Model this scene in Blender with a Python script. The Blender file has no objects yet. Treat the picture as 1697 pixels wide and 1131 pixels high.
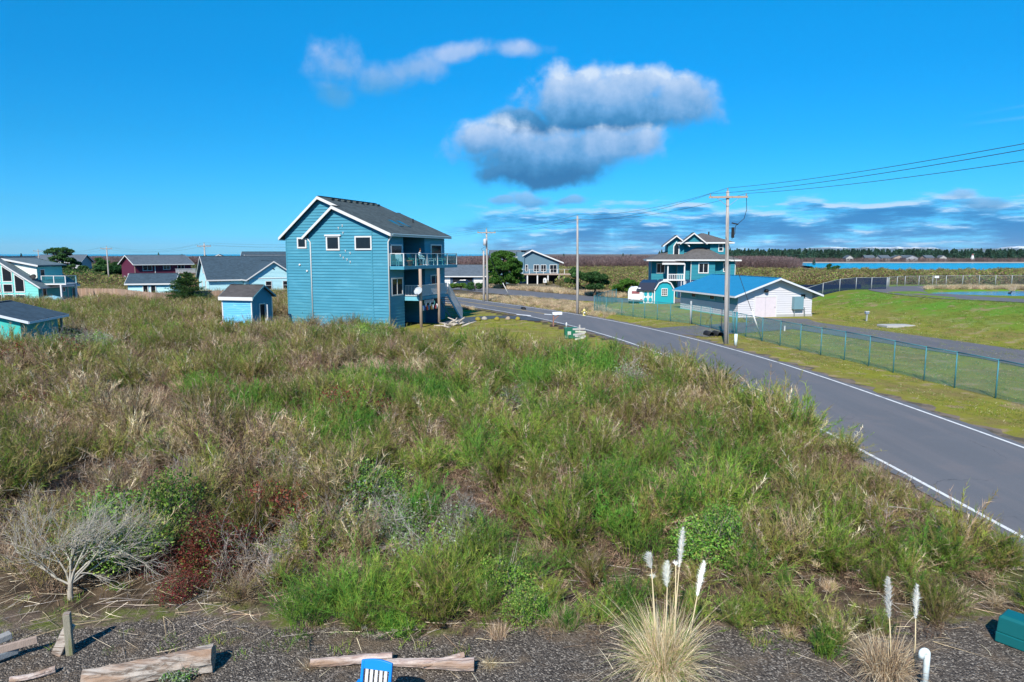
import bpy, math, random
import numpy as np
from mathutils import Matrix, Vector

rng = np.random.default_rng(7)
random.seed(7)
S = bpy.context.scene
COL = S.collection
R = math.radians

# ------------------------------------------------------------------ camera
F_PX, CXP, CYP, CAM_H, HORIZON = 1131.0, 848.5, 565.5, 6.2, 421.5
PITCH = math.atan((CYP - HORIZON) / F_PX)
cam = bpy.data.cameras.new('camera')
cam.sensor_width = 36.0
cam.lens = 36.0 * F_PX / 1697.0
cam.clip_start = 0.1
cam.clip_end = 120000.0
camo = bpy.data.objects.new('camera', cam)
camo.location = (0, 0, CAM_H)
camo.rotation_euler = (math.pi / 2 - PITCH, 0, 0)
COL.objects.link(camo)
S.camera = camo

# ------------------------------------------------------------------ light
SUN_EL = 41.0
SUN_DIR = Vector((0.29, 1.0, 0.0)).normalized()          # shadows run this way on the ground
sun = bpy.data.lights.new('sun', 'SUN')
sun.energy = 5.0
sun.angle = R(0.53)
sun.color = (1.0, 0.95, 0.86)
suno = bpy.data.objects.new('sun', sun)
d = Vector((SUN_DIR.x * math.cos(R(SUN_EL)), SUN_DIR.y * math.cos(R(SUN_EL)), -math.sin(R(SUN_EL))))
suno.rotation_euler = d.to_track_quat('-Z', 'Y').to_euler()
suno.location = (0, -20, 30)
COL.objects.link(suno)
S.view_settings.view_transform = 'Standard'
S.view_settings.look = 'None'
S.view_settings.exposure = 0.3
S.view_settings.gamma = 1.0
S.view_settings.use_curve_mapping = False
S.cycles.use_denoising = True
S.cycles.max_bounces = 5
S.cycles.diffuse_bounces = 2
S.cycles.transparent_max_bounces = 24
S.cycles.volume_bounces = 0

# ------------------------------------------------------------------ pixel helpers (photo pixel -> direction -> point on a known surface)
_c, _s = math.cos(PITCH), math.sin(PITCH)
def ray(px, py):
    a = (px - CXP) / F_PX; b = (CYP - py) / F_PX
    return np.array([a, _c + b * _s, -_s + b * _c])
def G(px, py, z=0.0):
    r = ray(px, py); t = (z - CAM_H) / r[2]
    return np.array([r[0] * t, r[1] * t, z])
def AY(px, py, Y):
    r = ray(px, py); t = Y / r[1]
    return np.array([r[0] * t, Y, CAM_H + r[2] * t])
class Frame:
    """local frame of a thing: origin on the ground, x axis turned by angle a"""
    def __init__(s, x, y, a, z=0.0):
        s.o = np.array([x, y, z]); s.a = a
        s.x = np.array([math.cos(a), math.sin(a), 0]); s.y = np.array([-math.sin(a), math.cos(a), 0])
    def on(s, px, py, x=None, y=None):
        r = ray(px, py); c0 = np.array([0, 0, CAM_H]) - s.o
        ax = s.x if x is not None else s.y; v = x if x is not None else y
        t = (v - c0 @ ax) / (r @ ax); p = c0 + r * t
        return (p @ s.x, p @ s.y, p[2])

# ------------------------------------------------------------------ node helpers
class NT:
    def __init__(s, tree): s.t = tree; s.n = tree.nodes; s.l = tree.links
    def new(s, typ, **kw):
        n = s.n.new(typ)
        for k, v in kw.items(): setattr(n, k, v)
        return n
    def put(s, sock, v):
        if isinstance(v, bpy.types.NodeSocket): s.l.new(v, sock)
        elif v is not None:
            if sock.type == 'RGBA' and not hasattr(v, '__len__'): v = (v, v, v, 1)
            if sock.type == 'RGBA' and len(v) == 3: v = (*v, 1)
            sock.default_value = v
    def math(s, op, a, b=None, c=None, clamp=False):
        n = s.new('ShaderNodeMath', operation=op, use_clamp=clamp)
        for i, v in enumerate((a, b, c)):
            if v is not None: s.put(n.inputs[i], v)
        return n.outputs[0]
    def vm(s, op, a, b=None, out=0):
        n = s.new('ShaderNodeVectorMath', operation=op)
        s.put(n.inputs[0], a)
        if b is not None: s.put(n.inputs['Scale'] if op == 'SCALE' else n.inputs[1], b)
        return n.outputs[out]
    def sep(s, v):
        n = s.new('ShaderNodeSeparateXYZ'); s.put(n.inputs[0], v); return n.outputs
    def comb(s, x, y, z):
        n = s.new('ShaderNodeCombineXYZ')
        for i, v in enumerate((x, y, z)): s.put(n.inputs[i], v)
        return n.outputs[0]
    def noise(s, vec, scale, detail=4, rough=0.55, dim='3D', dist=0.0):
        n = s.new('ShaderNodeTexNoise', noise_dimensions=dim)
        s.put(n.inputs['Vector'], vec); n.inputs['Scale'].default_value = scale
        n.inputs['Detail'].default_value = detail; n.inputs['Roughness'].default_value = rough
        n.inputs['Distortion'].default_value = dist
        return n.outputs[0]
    def mix(s, f, a, b, mode='MIX'):
        n = s.new('ShaderNodeMix', data_type='RGBA', blend_type=mode)
        s.put(n.inputs[0], f); s.put(n.inputs[6], a); s.put(n.inputs[7], b)
        return n.outputs[2]
    def sstep(s, v, lo, hi, a=0.0, b=1.0):
        n = s.new('ShaderNodeMapRange', interpolation_type='SMOOTHSTEP')
        s.put(n.inputs[0], v)
        for i, x in enumerate((lo, hi, a, b)): s.put(n.inputs[i + 1], x)
        return n.outputs[0]
    def ramp(s, v, stops):
        n = s.new('ShaderNodeValToRGB'); s.put(n.inputs[0], v)
        e = n.color_ramp.elements
        while len(e) < len(stops): e.new(0.5)
        for el, (p, c) in zip(e, stops): el.position = p; el.color = (*c, 1) if len(c) == 3 else c
        return n.outputs[0]

# ------------------------------------------------------------------ world: Nishita sky with cumulus and a bank of cloud along the horizon
W = bpy.data.worlds.new('World'); S.world = W; W.use_nodes = True
def build_world():
    T = NT(W.node_tree); T.n.clear()
    out = T.new('ShaderNodeOutputWorld'); bg = T.new('ShaderNodeBackground')
    sky = T.new('ShaderNodeTexSky', sky_type='NISHITA')
    sky.sun_disc = False; sky.sun_elevation = R(SUN_EL)
    sky.sun_rotation = math.atan2(-SUN_DIR.x, -SUN_DIR.y)
    sky.altitude = 0; sky.air_density = 1.0; sky.dust_density = 0.0; sky.ozone_density = 1.6
    hs = T.new('ShaderNodeHueSaturation'); hs.inputs['Saturation'].default_value = 1.25; hs.inputs['Value'].default_value = 1.0
    hs.inputs['Hue'].default_value = 0.49
    T.put(hs.inputs['Color'], sky.outputs[0])
    tc = T.new('ShaderNodeTexCoord'); dirv = tc.outputs['Generated']
    # the clear polarised azure of the photograph, the same all round the horizon
    el0 = T.sep(dirv)[2]
    tint = T.ramp(el0, [(p, tuple(x / 1.4 for x in c)) for p, c in ((0.0, (.55, .60, 1.33)), (.063, (.56, .61, .99)), (.15, (.28, .68, .95)), (.235, (.11, .79, 1.05)), (.333, (.065, .98, 1.19)), (1.0, (.065, 1.0, 1.2)))])
    skyc = T.mix(1.0, T.mix(1.0, hs.outputs[0], (0.40, 0.98, 1.30), 'MULTIPLY'), T.vm('MULTIPLY', tint, (0.80, 1.70, 1.52)), 'MULTIPLY')
    def uv(px, py):
        r = ray(px, py); return r[0] / r[1], r[2] / r[1]
    def group(name, blobs, nscale, amp, lo, hi, det=7):
        """cumulus for a direction: soft blobs at bearings torn by fractal noise; gives density and billow"""
        g = bpy.data.node_groups.new(name, 'ShaderNodeTree')
        g.interface.new_socket('Vector', in_out='INPUT', socket_type='NodeSocketVector')
        for nm in ('Density', 'Billow', 'Depth'): g.interface.new_socket(nm, in_out='OUTPUT', socket_type='NodeSocketFloat')
        N = NT(g); gi = N.new('NodeGroupInput'); go = N.new('NodeGroupOutput')
        v = gi.outputs[0]; m = None
        n2 = N.noise(v, nscale * 0.35, 2, 0.5)
        vv = N.vm('ADD', v, N.vm('SCALE', N.comb(N.math('SUBTRACT', n2, 0.5), 0.0, N.math('SUBTRACT', n2, 0.5)), 0.07))
        for px, py, rx, ry in blobs:
            u, w = uv(px, py)
            q = N.vm('MULTIPLY', N.vm('SUBTRACT', vv, (u, 0, w)), (F_PX / rx, 0, F_PX / ry))
            e = N.math('SUBTRACT', 1.0, N.vm('LENGTH', q, out=1))
            m = e if m is None else N.math('SMOOTH_MAX', m, e, 0.12)
        n = N.noise(v, nscale, det, 0.60)
        bil = N.math('SUBTRACT', 1.0, N.math('MULTIPLY', N.math('ABSOLUTE', N.math('SUBTRACT', n, 0.5)), 4.0))
        t = N.math('ADD', m, N.math('MULTIPLY', N.math('SUBTRACT', n, 0.5), amp))
        N.put(go.inputs[0], N.sstep(t, lo, hi)); N.put(go.inputs[1], N.math('SUBTRACT', n, 0.5)); N.put(go.inputs[2], t)
        return g
    xyz = T.sep(dirv)
    ysafe = T.math('MAXIMUM', xyz[1], 0.02)
    u = T.math('DIVIDE', xyz[0], ysafe); w = T.math('DIVIDE', xyz[2], ysafe)
    front = T.sstep(xyz[1], 0.15, 0.35); uvw = T.comb(u, 0.0, w)
    def cloud(g, ytop, ybase, stops, nk=1.1, slope=0.0):
        """density and colour: bright billowing top, blue grey flat base"""
        n = T.new('ShaderNodeGroup'); n.node_tree = g; T.put(n.inputs[0], uvw)
        w0, w1 = uv(848, ybase)[1], uv(848, ytop)[1]
        ws = T.math('SUBTRACT', w, T.math('MULTIPLY', u, slope)) if slope else w
        h = T.math('DIVIDE', T.math('SUBTRACT', ws, w0), w1 - w0)
        tone = T.math('ADD', T.math('SUBTRACT', h, 0.09), T.math('MULTIPLY', n.outputs[1], nk))
        tone = T.math('ADD', tone, T.sstep(n.outputs[2], 0.0, 0.35, 0.16, 0.0), clamp=True)
        return n.outputs[0], T.ramp(tone, stops)
    CU = [(0.0, (0.032, 0.20, 0.46)), (0.25, (0.062, 0.28, 0.58)), (0.45, (0.14, 0.39, 0.74)), (0.72, (0.33, 0.54, 0.86)), (0.95, (0.50, 0.67, 0.93)), (1.0, (0.64, 0.78, 0.97))]
    upper = group('cumulus_upper', [(1010, 185, 165, 44), (945, 160, 80, 52), (1040, 150, 80, 34), (1120, 172, 66, 38), (870, 208, 75, 22), (968, 132, 30, 22)], 19.0, 1.45, -0.12, 0.46)
    lower = group('cumulus_lower', [(905, 252, 165, 40), (985, 238, 110, 34), (900, 284, 125, 31), (805, 232, 62, 30), (1040, 240, 60, 26)], 19.0, 1.45, -0.12, 0.48)
    wisp = group('wisp', [(565, 108, 58, 46), (635, 128, 62, 36), (690, 110, 60, 30), (760, 94, 80, 22), (850, 92, 70, 18), (555, 150, 42, 30)], 15.0, 2.1, -0.02, 0.95)
    fl = group('small_clouds', [(880, 330, 60, 15), (945, 333, 34, 11), (835, 333, 30, 9), (1585, 330, 34, 14), (1620, 345, 70, 14)], 24.0, 1.2, 0.05, 0.6, 5)
    ud, ucol = cloud(upper, 135, 228, CU); ld, lcol = cloud(lower, 208, 300, CU)
    wd, wcol = cloud(wisp, 70, 160, [(0.0, (0.10, 0.38, 0.72)), (0.5, (0.34, 0.53, 0.84)), (1.0, (0.60, 0.71, 0.95))]); wd = T.math('MULTIPLY', wd, 0.70)
    fd, fcol = cloud(fl, 318, 345, [(0.0, (0.10, 0.34, 0.66)), (1.0, (0.36, 0.60, 0.90))]); fd = T.math('MULTIPLY', fd, 0.75)
    # bank along the horizon
    az = T.math('ARCTAN2', xyz[0], xyz[1])
    hor = T.math('SQRT', T.math('ADD', T.math('MULTIPLY', xyz[0], xyz[0]), T.math('MULTIPLY', xyz[1], xyz[1])))
    el = T.math('DIVIDE', xyz[2], T.math('MAXIMUM', hor, 0.01)); sa, ca = T.math('SINE', az), T.math('COSINE', az)
    nlow = T.noise(T.comb(sa, ca, 0.0), 9.0, 2, 0.5)
    def bank(de, det):
        e = T.math('ADD', el, de)
        n = T.noise(T.comb(sa, ca, T.math('MULTIPLY', e, 7.0)), 12.0, det, 0.62)
        top = T.math('ADD', 0.084, T.math('MULTIPLY', T.math('SUBTRACT', nlow, 0.5), 0.05))
        edge = T.sstep(T.math('SUBTRACT', e, top), -0.03, 0.012, 0.10, -0.45)
        return T.sstep(T.math('ADD', n, edge), 0.40, 0.66)
    azm = T.sstep(T.math('ADD', az, T.math('MULTIPLY', T.math('SUBTRACT', T.noise(T.comb(sa, ca, T.math('MULTIPLY', el, 4.0)), 11.0, 3), 0.5), 0.35)), -0.10, 0.06)
    azm2 = T.sstep(T.math('ABSOLUTE', T.math('SUBTRACT', az, 0.95)), 1.0, 1.5, 1.0, 0.0)
    b0 = bank(0.0, 6)
    bd = T.math('MULTIPLY', T.math('MULTIPLY', b0, azm), azm2)
    bl = T.math('SUBTRACT', 1.0, T.math('MULTIPLY', bank(0.006, 5), 1.0), clamp=True)
    bcol = T.ramp(bl, [(0.0, (0.018, 0.22, 0.56)), (0.35, (0.055, 0.33, 0.70)), (0.62, (0.20, 0.50, 0.87)), (0.9, (0.55, 0.76, 0.98))])
    K = 10.0
    def over(base, f, col, fr=True):
        f = T.math('MULTIPLY', f, front) if fr else f
        return T.mix(f, base, T.vm('SCALE', col, K))
    c1 = over(skyc, T.math('MULTIPLY', bd, 0.92), bcol, False)
    c1 = over(c1, fd, fcol)
    c1 = over(c1, wd, wcol)
    # two thin high streaks
    st = T.math('MULTIPLY', T.sstep(T.math('ABSOLUTE', T.math('SUBTRACT', w, T.math('ADD', 0.105, T.math('MULTIPLY', u, 0.12)))), 0.0, 0.004, 1.0, 0.0), T.sstep(u, 0.60, 0.80))
    st2 = T.math('MULTIPLY', T.sstep(T.math('ABSOLUTE', T.math('SUBTRACT', w, T.math('ADD', 0.078, T.math('MULTIPLY', u, 0.18)))), 0.0, 0.0035, 1.0, 0.0), T.sstep(u, 0.62, 0.85))
    c1 = over(c1, T.math('MULTIPLY', T.math('ADD', st, st2, clamp=True), 0.10), (0.75, 0.86, 1.0))
    c1 = over(c1, ud, ucol)
    c1 = over(c1, ld, lcol)
    T.put(bg.inputs['Color'], c1); bg.inputs['Strength'].default_value = 0.082
    T.l.new(bg.outputs[0], out.inputs[0])
build_world()
W.cycles.sampling_method = 'MANUAL'
W.cycles.sample_map_resolution = 512

# ------------------------------------------------------------------ materials
MATS = {}
def mat(name, col, rough=0.6, var=0.12, scale=3.0, bump=0.0, bscale=30.0, spec=0.3, metal=0.0, col2=None, f2=(0.5, 0.65), s2=0.8, stretch=(1, 1, 1)):
    if name in MATS: return MATS[name]
    m = bpy.data.materials.new(name); m.use_nodes = True
    T = NT(m.node_tree); p = T.n['Principled BSDF']
    tc = T.new('ShaderNodeTexCoord'); v = T.vm('MULTIPLY', tc.outputs['Object'], stretch)
    n = T.noise(v, scale, 5, 0.6)
    c = T.mix(n, tuple(x * (1 - var) for x in col), tuple(min(1, x * (1 + var)) for x in col))
    if col2 is not None:
        c = T.mix(T.sstep(T.noise(v, s2, 6, 0.65), f2[0], f2[1]), c, col2)
    T.put(p.inputs['Base Color'], c)
    p.inputs['Roughness'].default_value = rough; p.inputs['Metallic'].default_value = metal
    p.inputs['Specular IOR Level'].default_value = spec
    if bump:
        b = T.new('ShaderNodeBump'); b.inputs['Strength'].default_value = bump; b.inputs['Distance'].default_value = 0.02
        T.put(b.inputs['Height'], T.noise(v, bscale, 5, 0.6)); T.l.new(b.outputs[0], p.inputs['Normal'])
    MATS[name] = m
    return m
def shingle(name, col, var=0.3):
    if name in MATS: return MATS[name]
    m = bpy.data.materials.new(name); m.use_nodes = True
    T = NT(m.node_tree); p = T.n['Principled BSDF']
    tc = T.new('ShaderNodeTexCoord'); v = tc.outputs['Object']
    vo = T.new('ShaderNodeTexVoronoi'); vo.inputs['Scale'].default_value = 3.2; T.put(vo.inputs['Vector'], T.vm('MULTIPLY', v, (1, 1, 2.5)))
    g = T.sep(vo.outputs['Color'])[0]
    n = T.noise(v, 0.6, 4, 0.6)
    f = T.math('ADD', T.math('MULTIPLY', g, 0.55), T.math('MULTIPLY', n, 0.45))
    T.put(p.inputs['Base Color'], T.mix(f, tuple(x * (1 - var) for x in col), tuple(x * (1 + var) for x in col)))
    p.inputs['Roughness'].default_value = 0.85; p.inputs['Specular IOR Level'].default_value = 0.25
    b = T.new('ShaderNodeBump'); b.inputs['Strength'].default_value = 0.6; b.inputs['Distance'].default_value = 0.02
    T.put(b.inputs['Height'], vo.outputs['Distance']); T.l.new(b.outputs[0], p.inputs['Normal'])
    MATS[name] = m; return m
def glass(name='window_glass', col=(0.012, 0.016, 0.022)):
    return mat(name, col, rough=0.06, var=0.3, scale=1.5, spec=0.4)
WHITE = mat('white_paint', (0.66, 0.65, 0.63), 0.5, 0.05, 2.0)
GLASS = glass()
M_BLUE = mat('blue_siding_paint', (0.056, 0.255, 0.350), 0.55, 0.10, 1.2, stretch=(.6, .6, 3), col2=(0.085, 0.315, 0.415), f2=(0.46, 0.72), s2=0.9)
M_SHED = mat('weathered_blue_siding', (0.13, 0.46, 0.68), 0.7, 0.12, 1.5, stretch=(.5, .5, 4), col2=(0.45, 0.70, 0.84), f2=(0.52, 0.70), s2=1.6)
M_ROOF = shingle('charcoal_shingle', (0.066, 0.086, 0.088), .42)
M_WOOD = mat('weathered_wood', (0.40, 0.30, 0.24), 0.8, 0.25, 4.0, 0.5, 40, stretch=(3, 3, .4))
M_POLE = mat('pole_wood', (0.42, 0.38, 0.35), 0.85, 0.25, 6.0, 0.5, 50, stretch=(3, 3, .25), col2=(0.22, 0.18, 0.15), f2=(0.5, 0.7), s2=2.0)
M_DARK = mat('interior_shade_black', (0.012, 0.014, 0.018), 0.9, 0.2)  # near-black base colour that carries the shade of open interiors
M_METAL = mat('galvanised_metal', (0.42, 0.44, 0.45), 0.4, 0.1, 4, metal=0.8)
M_BLACK = mat('black_rubber', (0.015, 0.015, 0.016), 0.6, 0.2)

# ------------------------------------------------------------------ mesh builder
def clip_z(poly, z, keep_above):
    o = []
    for i in range(len(poly)):
        a, b = poly[i], poly[(i + 1) % len(poly)]
        ia = (a[1] >= z) if keep_above else (a[1] <= z); ib = (b[1] >= z) if keep_above else (b[1] <= z)
        if ia: o.append(a)
        if ia != ib:
            t = (z - a[1]) / (b[1] - a[1]); o.append((a[0] + t * (b[0] - a[0]), z))
    return o
class MB:
    def __init__(s): s.v = []; s.f = []; s.uv = None
    def poly(s, pts):
        i = len(s.v); s.v += [tuple(map(float, p)) for p in pts]; s.f.append(tuple(range(i, i + len(pts)))); return s
    def box(s, x0, x1, y0, y1, z0, z1):
        i = len(s.v)
        s.v += [(x, y, z) for z in (z0, z1) for x, y in ((x0, y0), (x1, y0), (x1, y1), (x0, y1))]
        s.f += [tuple(i + k for k in q) for q in ((3, 2, 1, 0), (4, 5, 6, 7), (0, 1, 5, 4), (1, 2, 6, 5), (2, 3, 7, 6), (3, 0, 4, 7))]
        return s
    def beam(s, p0, p1, w, h, up=(0, 0, 1)):
        p0, p1 = np.array(p0, float), np.array(p1, float); d = p1 - p0; d /= np.linalg.norm(d)
        x = np.cross(d, up); 
        if np.linalg.norm(x) < 1e-4: x = np.cross(d, (0, 1, 0))
        x /= np.linalg.norm(x); z = np.cross(x, d); i = len(s.v)
        for p in (p0, p1):
            for a, b in ((-1, -1), (1, -1), (1, 1), (-1, 1)): s.v.append(tuple(p + x * a * w / 2 + z * b * h / 2))
        s.f += [tuple(i + k for k in q) for q in ((0, 1, 2, 3), (7, 6, 5, 4), (0, 4, 5, 1), (1, 5, 6, 2), (2, 6, 7, 3), (3, 7, 4, 0))]
        return s
    def tube(s, pts, rad, n=8):
        pts = [np.array(p, float) for p in pts]
        if not hasattr(rad, '__len__'): rad = [rad] * len(pts)
        base = len(s.v); prev = None
        for k, p in enumerate(pts):
            d = pts[min(k + 1, len(pts) - 1)] - pts[max(k - 1, 0)]; d = d / (np.linalg.norm(d) + 1e-9)
            x = np.cross(d, (0, 0, 1)) if prev is None else prev - d * (prev @ d)
            if np.linalg.norm(x) < 1e-3: x = np.cross(d, (0, 1, 0))
            x /= np.linalg.norm(x); prev = x; y = np.cross(d, x)
            for j in range(n):
                a = 2 * math.pi * j / n; s.v.append(tuple(p + (x * math.cos(a) + y * math.sin(a)) * rad[k]))
        for k in range(len(pts) - 1):
            for j in range(n):
                a = base + k * n + j; b = base + k * n + (j + 1) % n; s.f.append((a, b, b + n, a + n))
        s.f.append(tuple(base + j for j in reversed(range(n)))); e = base + (len(pts) - 1) * n; s.f.append(tuple(e + j for j in range(n)))
        return s
    def lathe(s, prof, c=(0, 0, 0), n=16, ax=None):
        base = len(s.v)
        for r, z in prof:
            for j in range(n):
                a = 2 * math.pi * j / n; p = (r * math.cos(a), r * math.sin(a), z)
                if ax is not None: p = ax(p)
                s.v.append((p[0] + c[0], p[1] + c[1], p[2] + c[2]))
        for k in range(len(prof) - 1):
            for j in range(n):
                a = base + k * n + j; b = base + k * n + (j + 1) % n; s.f.append((a, b, b + n, a + n))
        s.f.append(tuple(base + j for j in reversed(range(n)))); e = base + (len(prof) - 1) * n; s.f.append(tuple(e + j for j in range(n)))
        return s
    def prism(s, poly, m, d0, d1):
        """extrude a 2-D polygon (a, b) between depths d0 and d1 through the mapping m(a, b, d)"""
        i = len(s.v); n = len(poly)
        s.v += [tuple(m(a, b, d0)) for a, b in poly] + [tuple(m(a, b, d1)) for a, b in poly]
        s.f.append(tuple(i + k for k in range(n))); s.f.append(tuple(i + n + k for k in reversed(range(n))))
        for k in range(n): s.f.append((i + k, i + n + k, i + n + (k + 1) % n, i + (k + 1) % n))
        return s
    def laps(s, poly, m, lap=0.19, out=0.045):
        """lapped siding over a convex polygon (a, z): every board leans out at its lower edge; m(a, z, outward)"""
        z0 = min(p[1] for p in poly); z1 = max(p[1] for p in poly); z = z0
        while z < z1 - 1e-4:
            zt = min(z + lap, z1); q = clip_z(clip_z(poly, z, True), zt, False)
            if len(q) >= 3:
                s.poly([m(a, b, out * (1 - (b - z) / lap)) for a, b in q])
                low = sorted(p[0] for p in q if abs(p[1] - z) < 1e-6)
                if len(low) >= 2: s.poly([m(low[0], z, 0), m(low[-1], z, 0), m(low[-1], z, out), m(low[0], z, out)])
            z = zt
        return s
    def build(s, name, material, parent=None, smooth=False, bevel=0.0, loc=None):
        me = bpy.data.meshes.new(name); me.from_pydata(s.v, [], s.f); me.update()
        import bmesh
        bm = bmesh.new(); bm.from_mesh(me); bmesh.ops.recalc_face_normals(bm, faces=bm.faces); bm.to_mesh(me); bm.free()
        me.materials.append(material)
        if smooth: me.polygons.foreach_set('use_smooth', [True] * len(me.polygons))
        o = bpy.data.objects.new(name, me); COL.objects.link(o)
        if parent: o.parent = parent
        if loc is not None: o.location = loc
        if bevel:
            b = o.modifiers.new('bevel', 'BEVEL'); b.width = bevel; b.segments = 2; b.limit_method = 'ANGLE'
        return o
def empty(name, loc, rz, label, cat, group=None):
    o = bpy.data.objects.new(name, None); COL.objects.link(o); o.location = loc; o.rotation_euler = (0, 0, rz); o.empty_display_size = 0.2
    return tag(o, label, cat, group)
def tag(o, label=None, cat=None, group=None, kind=None):
    for k, v in (('label', label), ('category', cat), ('group', group), ('kind', kind)):
        if v: o[k] = v
    return o
def copy_tree(o, parent=None):
    c = o.copy(); COL.objects.link(c); c.parent = parent
    for ch in o.children: copy_tree(ch, c)
    return c
def smoothstep(a, b, x):
    t = np.clip((np.asarray(x, float) - a) / (b - a), 0, 1); return t * t * (3 - 2 * t)

# ================================================================== terrain
def catmull(pts, n=8):
    P = np.array(pts, float); P = np.vstack([2 * P[0] - P[1], P, 2 * P[-1] - P[-2]]); o = []
    for i in range(1, len(P) - 2):
        for k in range(n):
            t = k / n
            o.append(0.5 * ((2 * P[i]) + (-P[i - 1] + P[i + 1]) * t + (2 * P[i - 1] - 5 * P[i] + 4 * P[i + 1] - P[i + 2]) * t * t + (-P[i - 1] + 3 * P[i] - 3 * P[i + 1] + P[i + 2]) * t ** 3))
    o.append(P[-2]); return np.array(o)
ROAD = catmull([(13.9, -60), (13.9, -20), (13.95, 5), (13.9, 14), (13.6, 25), (12.75, 37), (11.3, 46), (9.7, 53), (7.3, 61), (4.0, 69.5), (-0.4, 78.5), (-5, 87), (-12.5, 101), (-26, 124)])
SIDE = catmull([(75, 70), (40, 83), (24, 91), (11.5, 95), (-8, 124), (-16, 137), (-40, 175)])
def pdist(line, x, y):
    x = np.asarray(x, float); y = np.asarray(y, float); best = np.full(x.shape, 1e9)
    for a, b in zip(line[:-1], line[1:]):
        dx, dy = b - a; L2 = dx * dx + dy * dy + 1e-9
        t = np.clip(((x - a[0]) * dx + (y - a[1]) * dy) / L2, 0, 1)
        best = np.minimum(best, np.hypot(x - a[0] - t * dx, y - a[1] - t * dy))
    return best
def road_x(y): return np.interp(y, ROAD[:, 1], ROAD[:, 0])
def wob(x, y, s=1.0, ph=0.0):
    return (np.sin(x * .9 * s + ph) * np.cos(y * .7 * s + 1.3 * ph) + np.sin((x + y) * .53 * s + 2 + ph) + .6 * np.sin((x * 1.7 - y * 1.3) * s + ph)) / 2.6
PONDC = (66.0, 77.0)
def inside(poly, x, y):
    x = np.asarray(x, float); y = np.asarray(y, float); r = np.zeros(x.shape, bool); n = len(poly); j = n - 1
    for i in range(n):
        xi, yi = poly[i]; xj, yj = poly[j]
        c = ((yi > y) != (yj > y)) & (x < (xj - xi) * (y - yi) / (yj - yi + 1e-12) + xi); r ^= c; j = i
    return r
def height(x, y):
    x = np.asarray(x, float); y = np.asarray(y, float)
    brush = smoothstep(12.5, 18, y) * smoothstep(50, 42, y) * smoothstep(9, 5, x)
    z = brush * (0.22 * wob(x, y, .35) + 0.12)
    toe = 33.6 - (y - 45) * .13
    m = smoothstep(0, 13, x - toe) * smoothstep(125, 96, y) * smoothstep(10, 34, y)
    z = z + 1.9 * m
    pond = smoothstep(1.12, .85, np.hypot((x - PONDC[0]) / 17.5, (y - PONDC[1]) / 6.8))
    z = z - 1.3 * pond
    # shallow ditch along the far side of the road
    z = z - 0.28 * np.exp(-((x - road_x(y) - 4.6) / .9) ** 2) * smoothstep(56, 66, y) * smoothstep(95, 80, y)
    bay = smoothstep(225, 245, y + 0.04 * (x - 120)) * smoothstep(560, 540, y) * smoothstep(105, 122, x - (y - 243) * .30)
    z = z - 2.2 * bay
    sea = smoothstep(1500, 1620, y) * smoothstep(-100, -180, x)
    return z - 4.0 * sea
LOT = [(-15, 13.5), (-11, 12.7), (-9.6, 12.5), (-7.4, 12.0), (-5.5, 11.7), (-4, 10.55), (-2, 10.4), (0, 10.4), (2, 10.25), (4.6, 10.15), (7.0, 10.35), (9.2, 10.6), (10.55, 12.0), (10.55, 15), (10.3, 22), (9.2, 34.5),
       (7.4, 41), (4.5, 42.6), (0, 44.5), (-5, 46.5), (-8, 50.5), (-9.6, 53.6), (-19, 56.6), (-20.2, 54.6), (-25, 54.8), (-26, 60), (-24, 66), (-30, 84), (-46, 84), (-52, 80), (-62, 74), (-62, 60), (-40, 36)]
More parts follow.
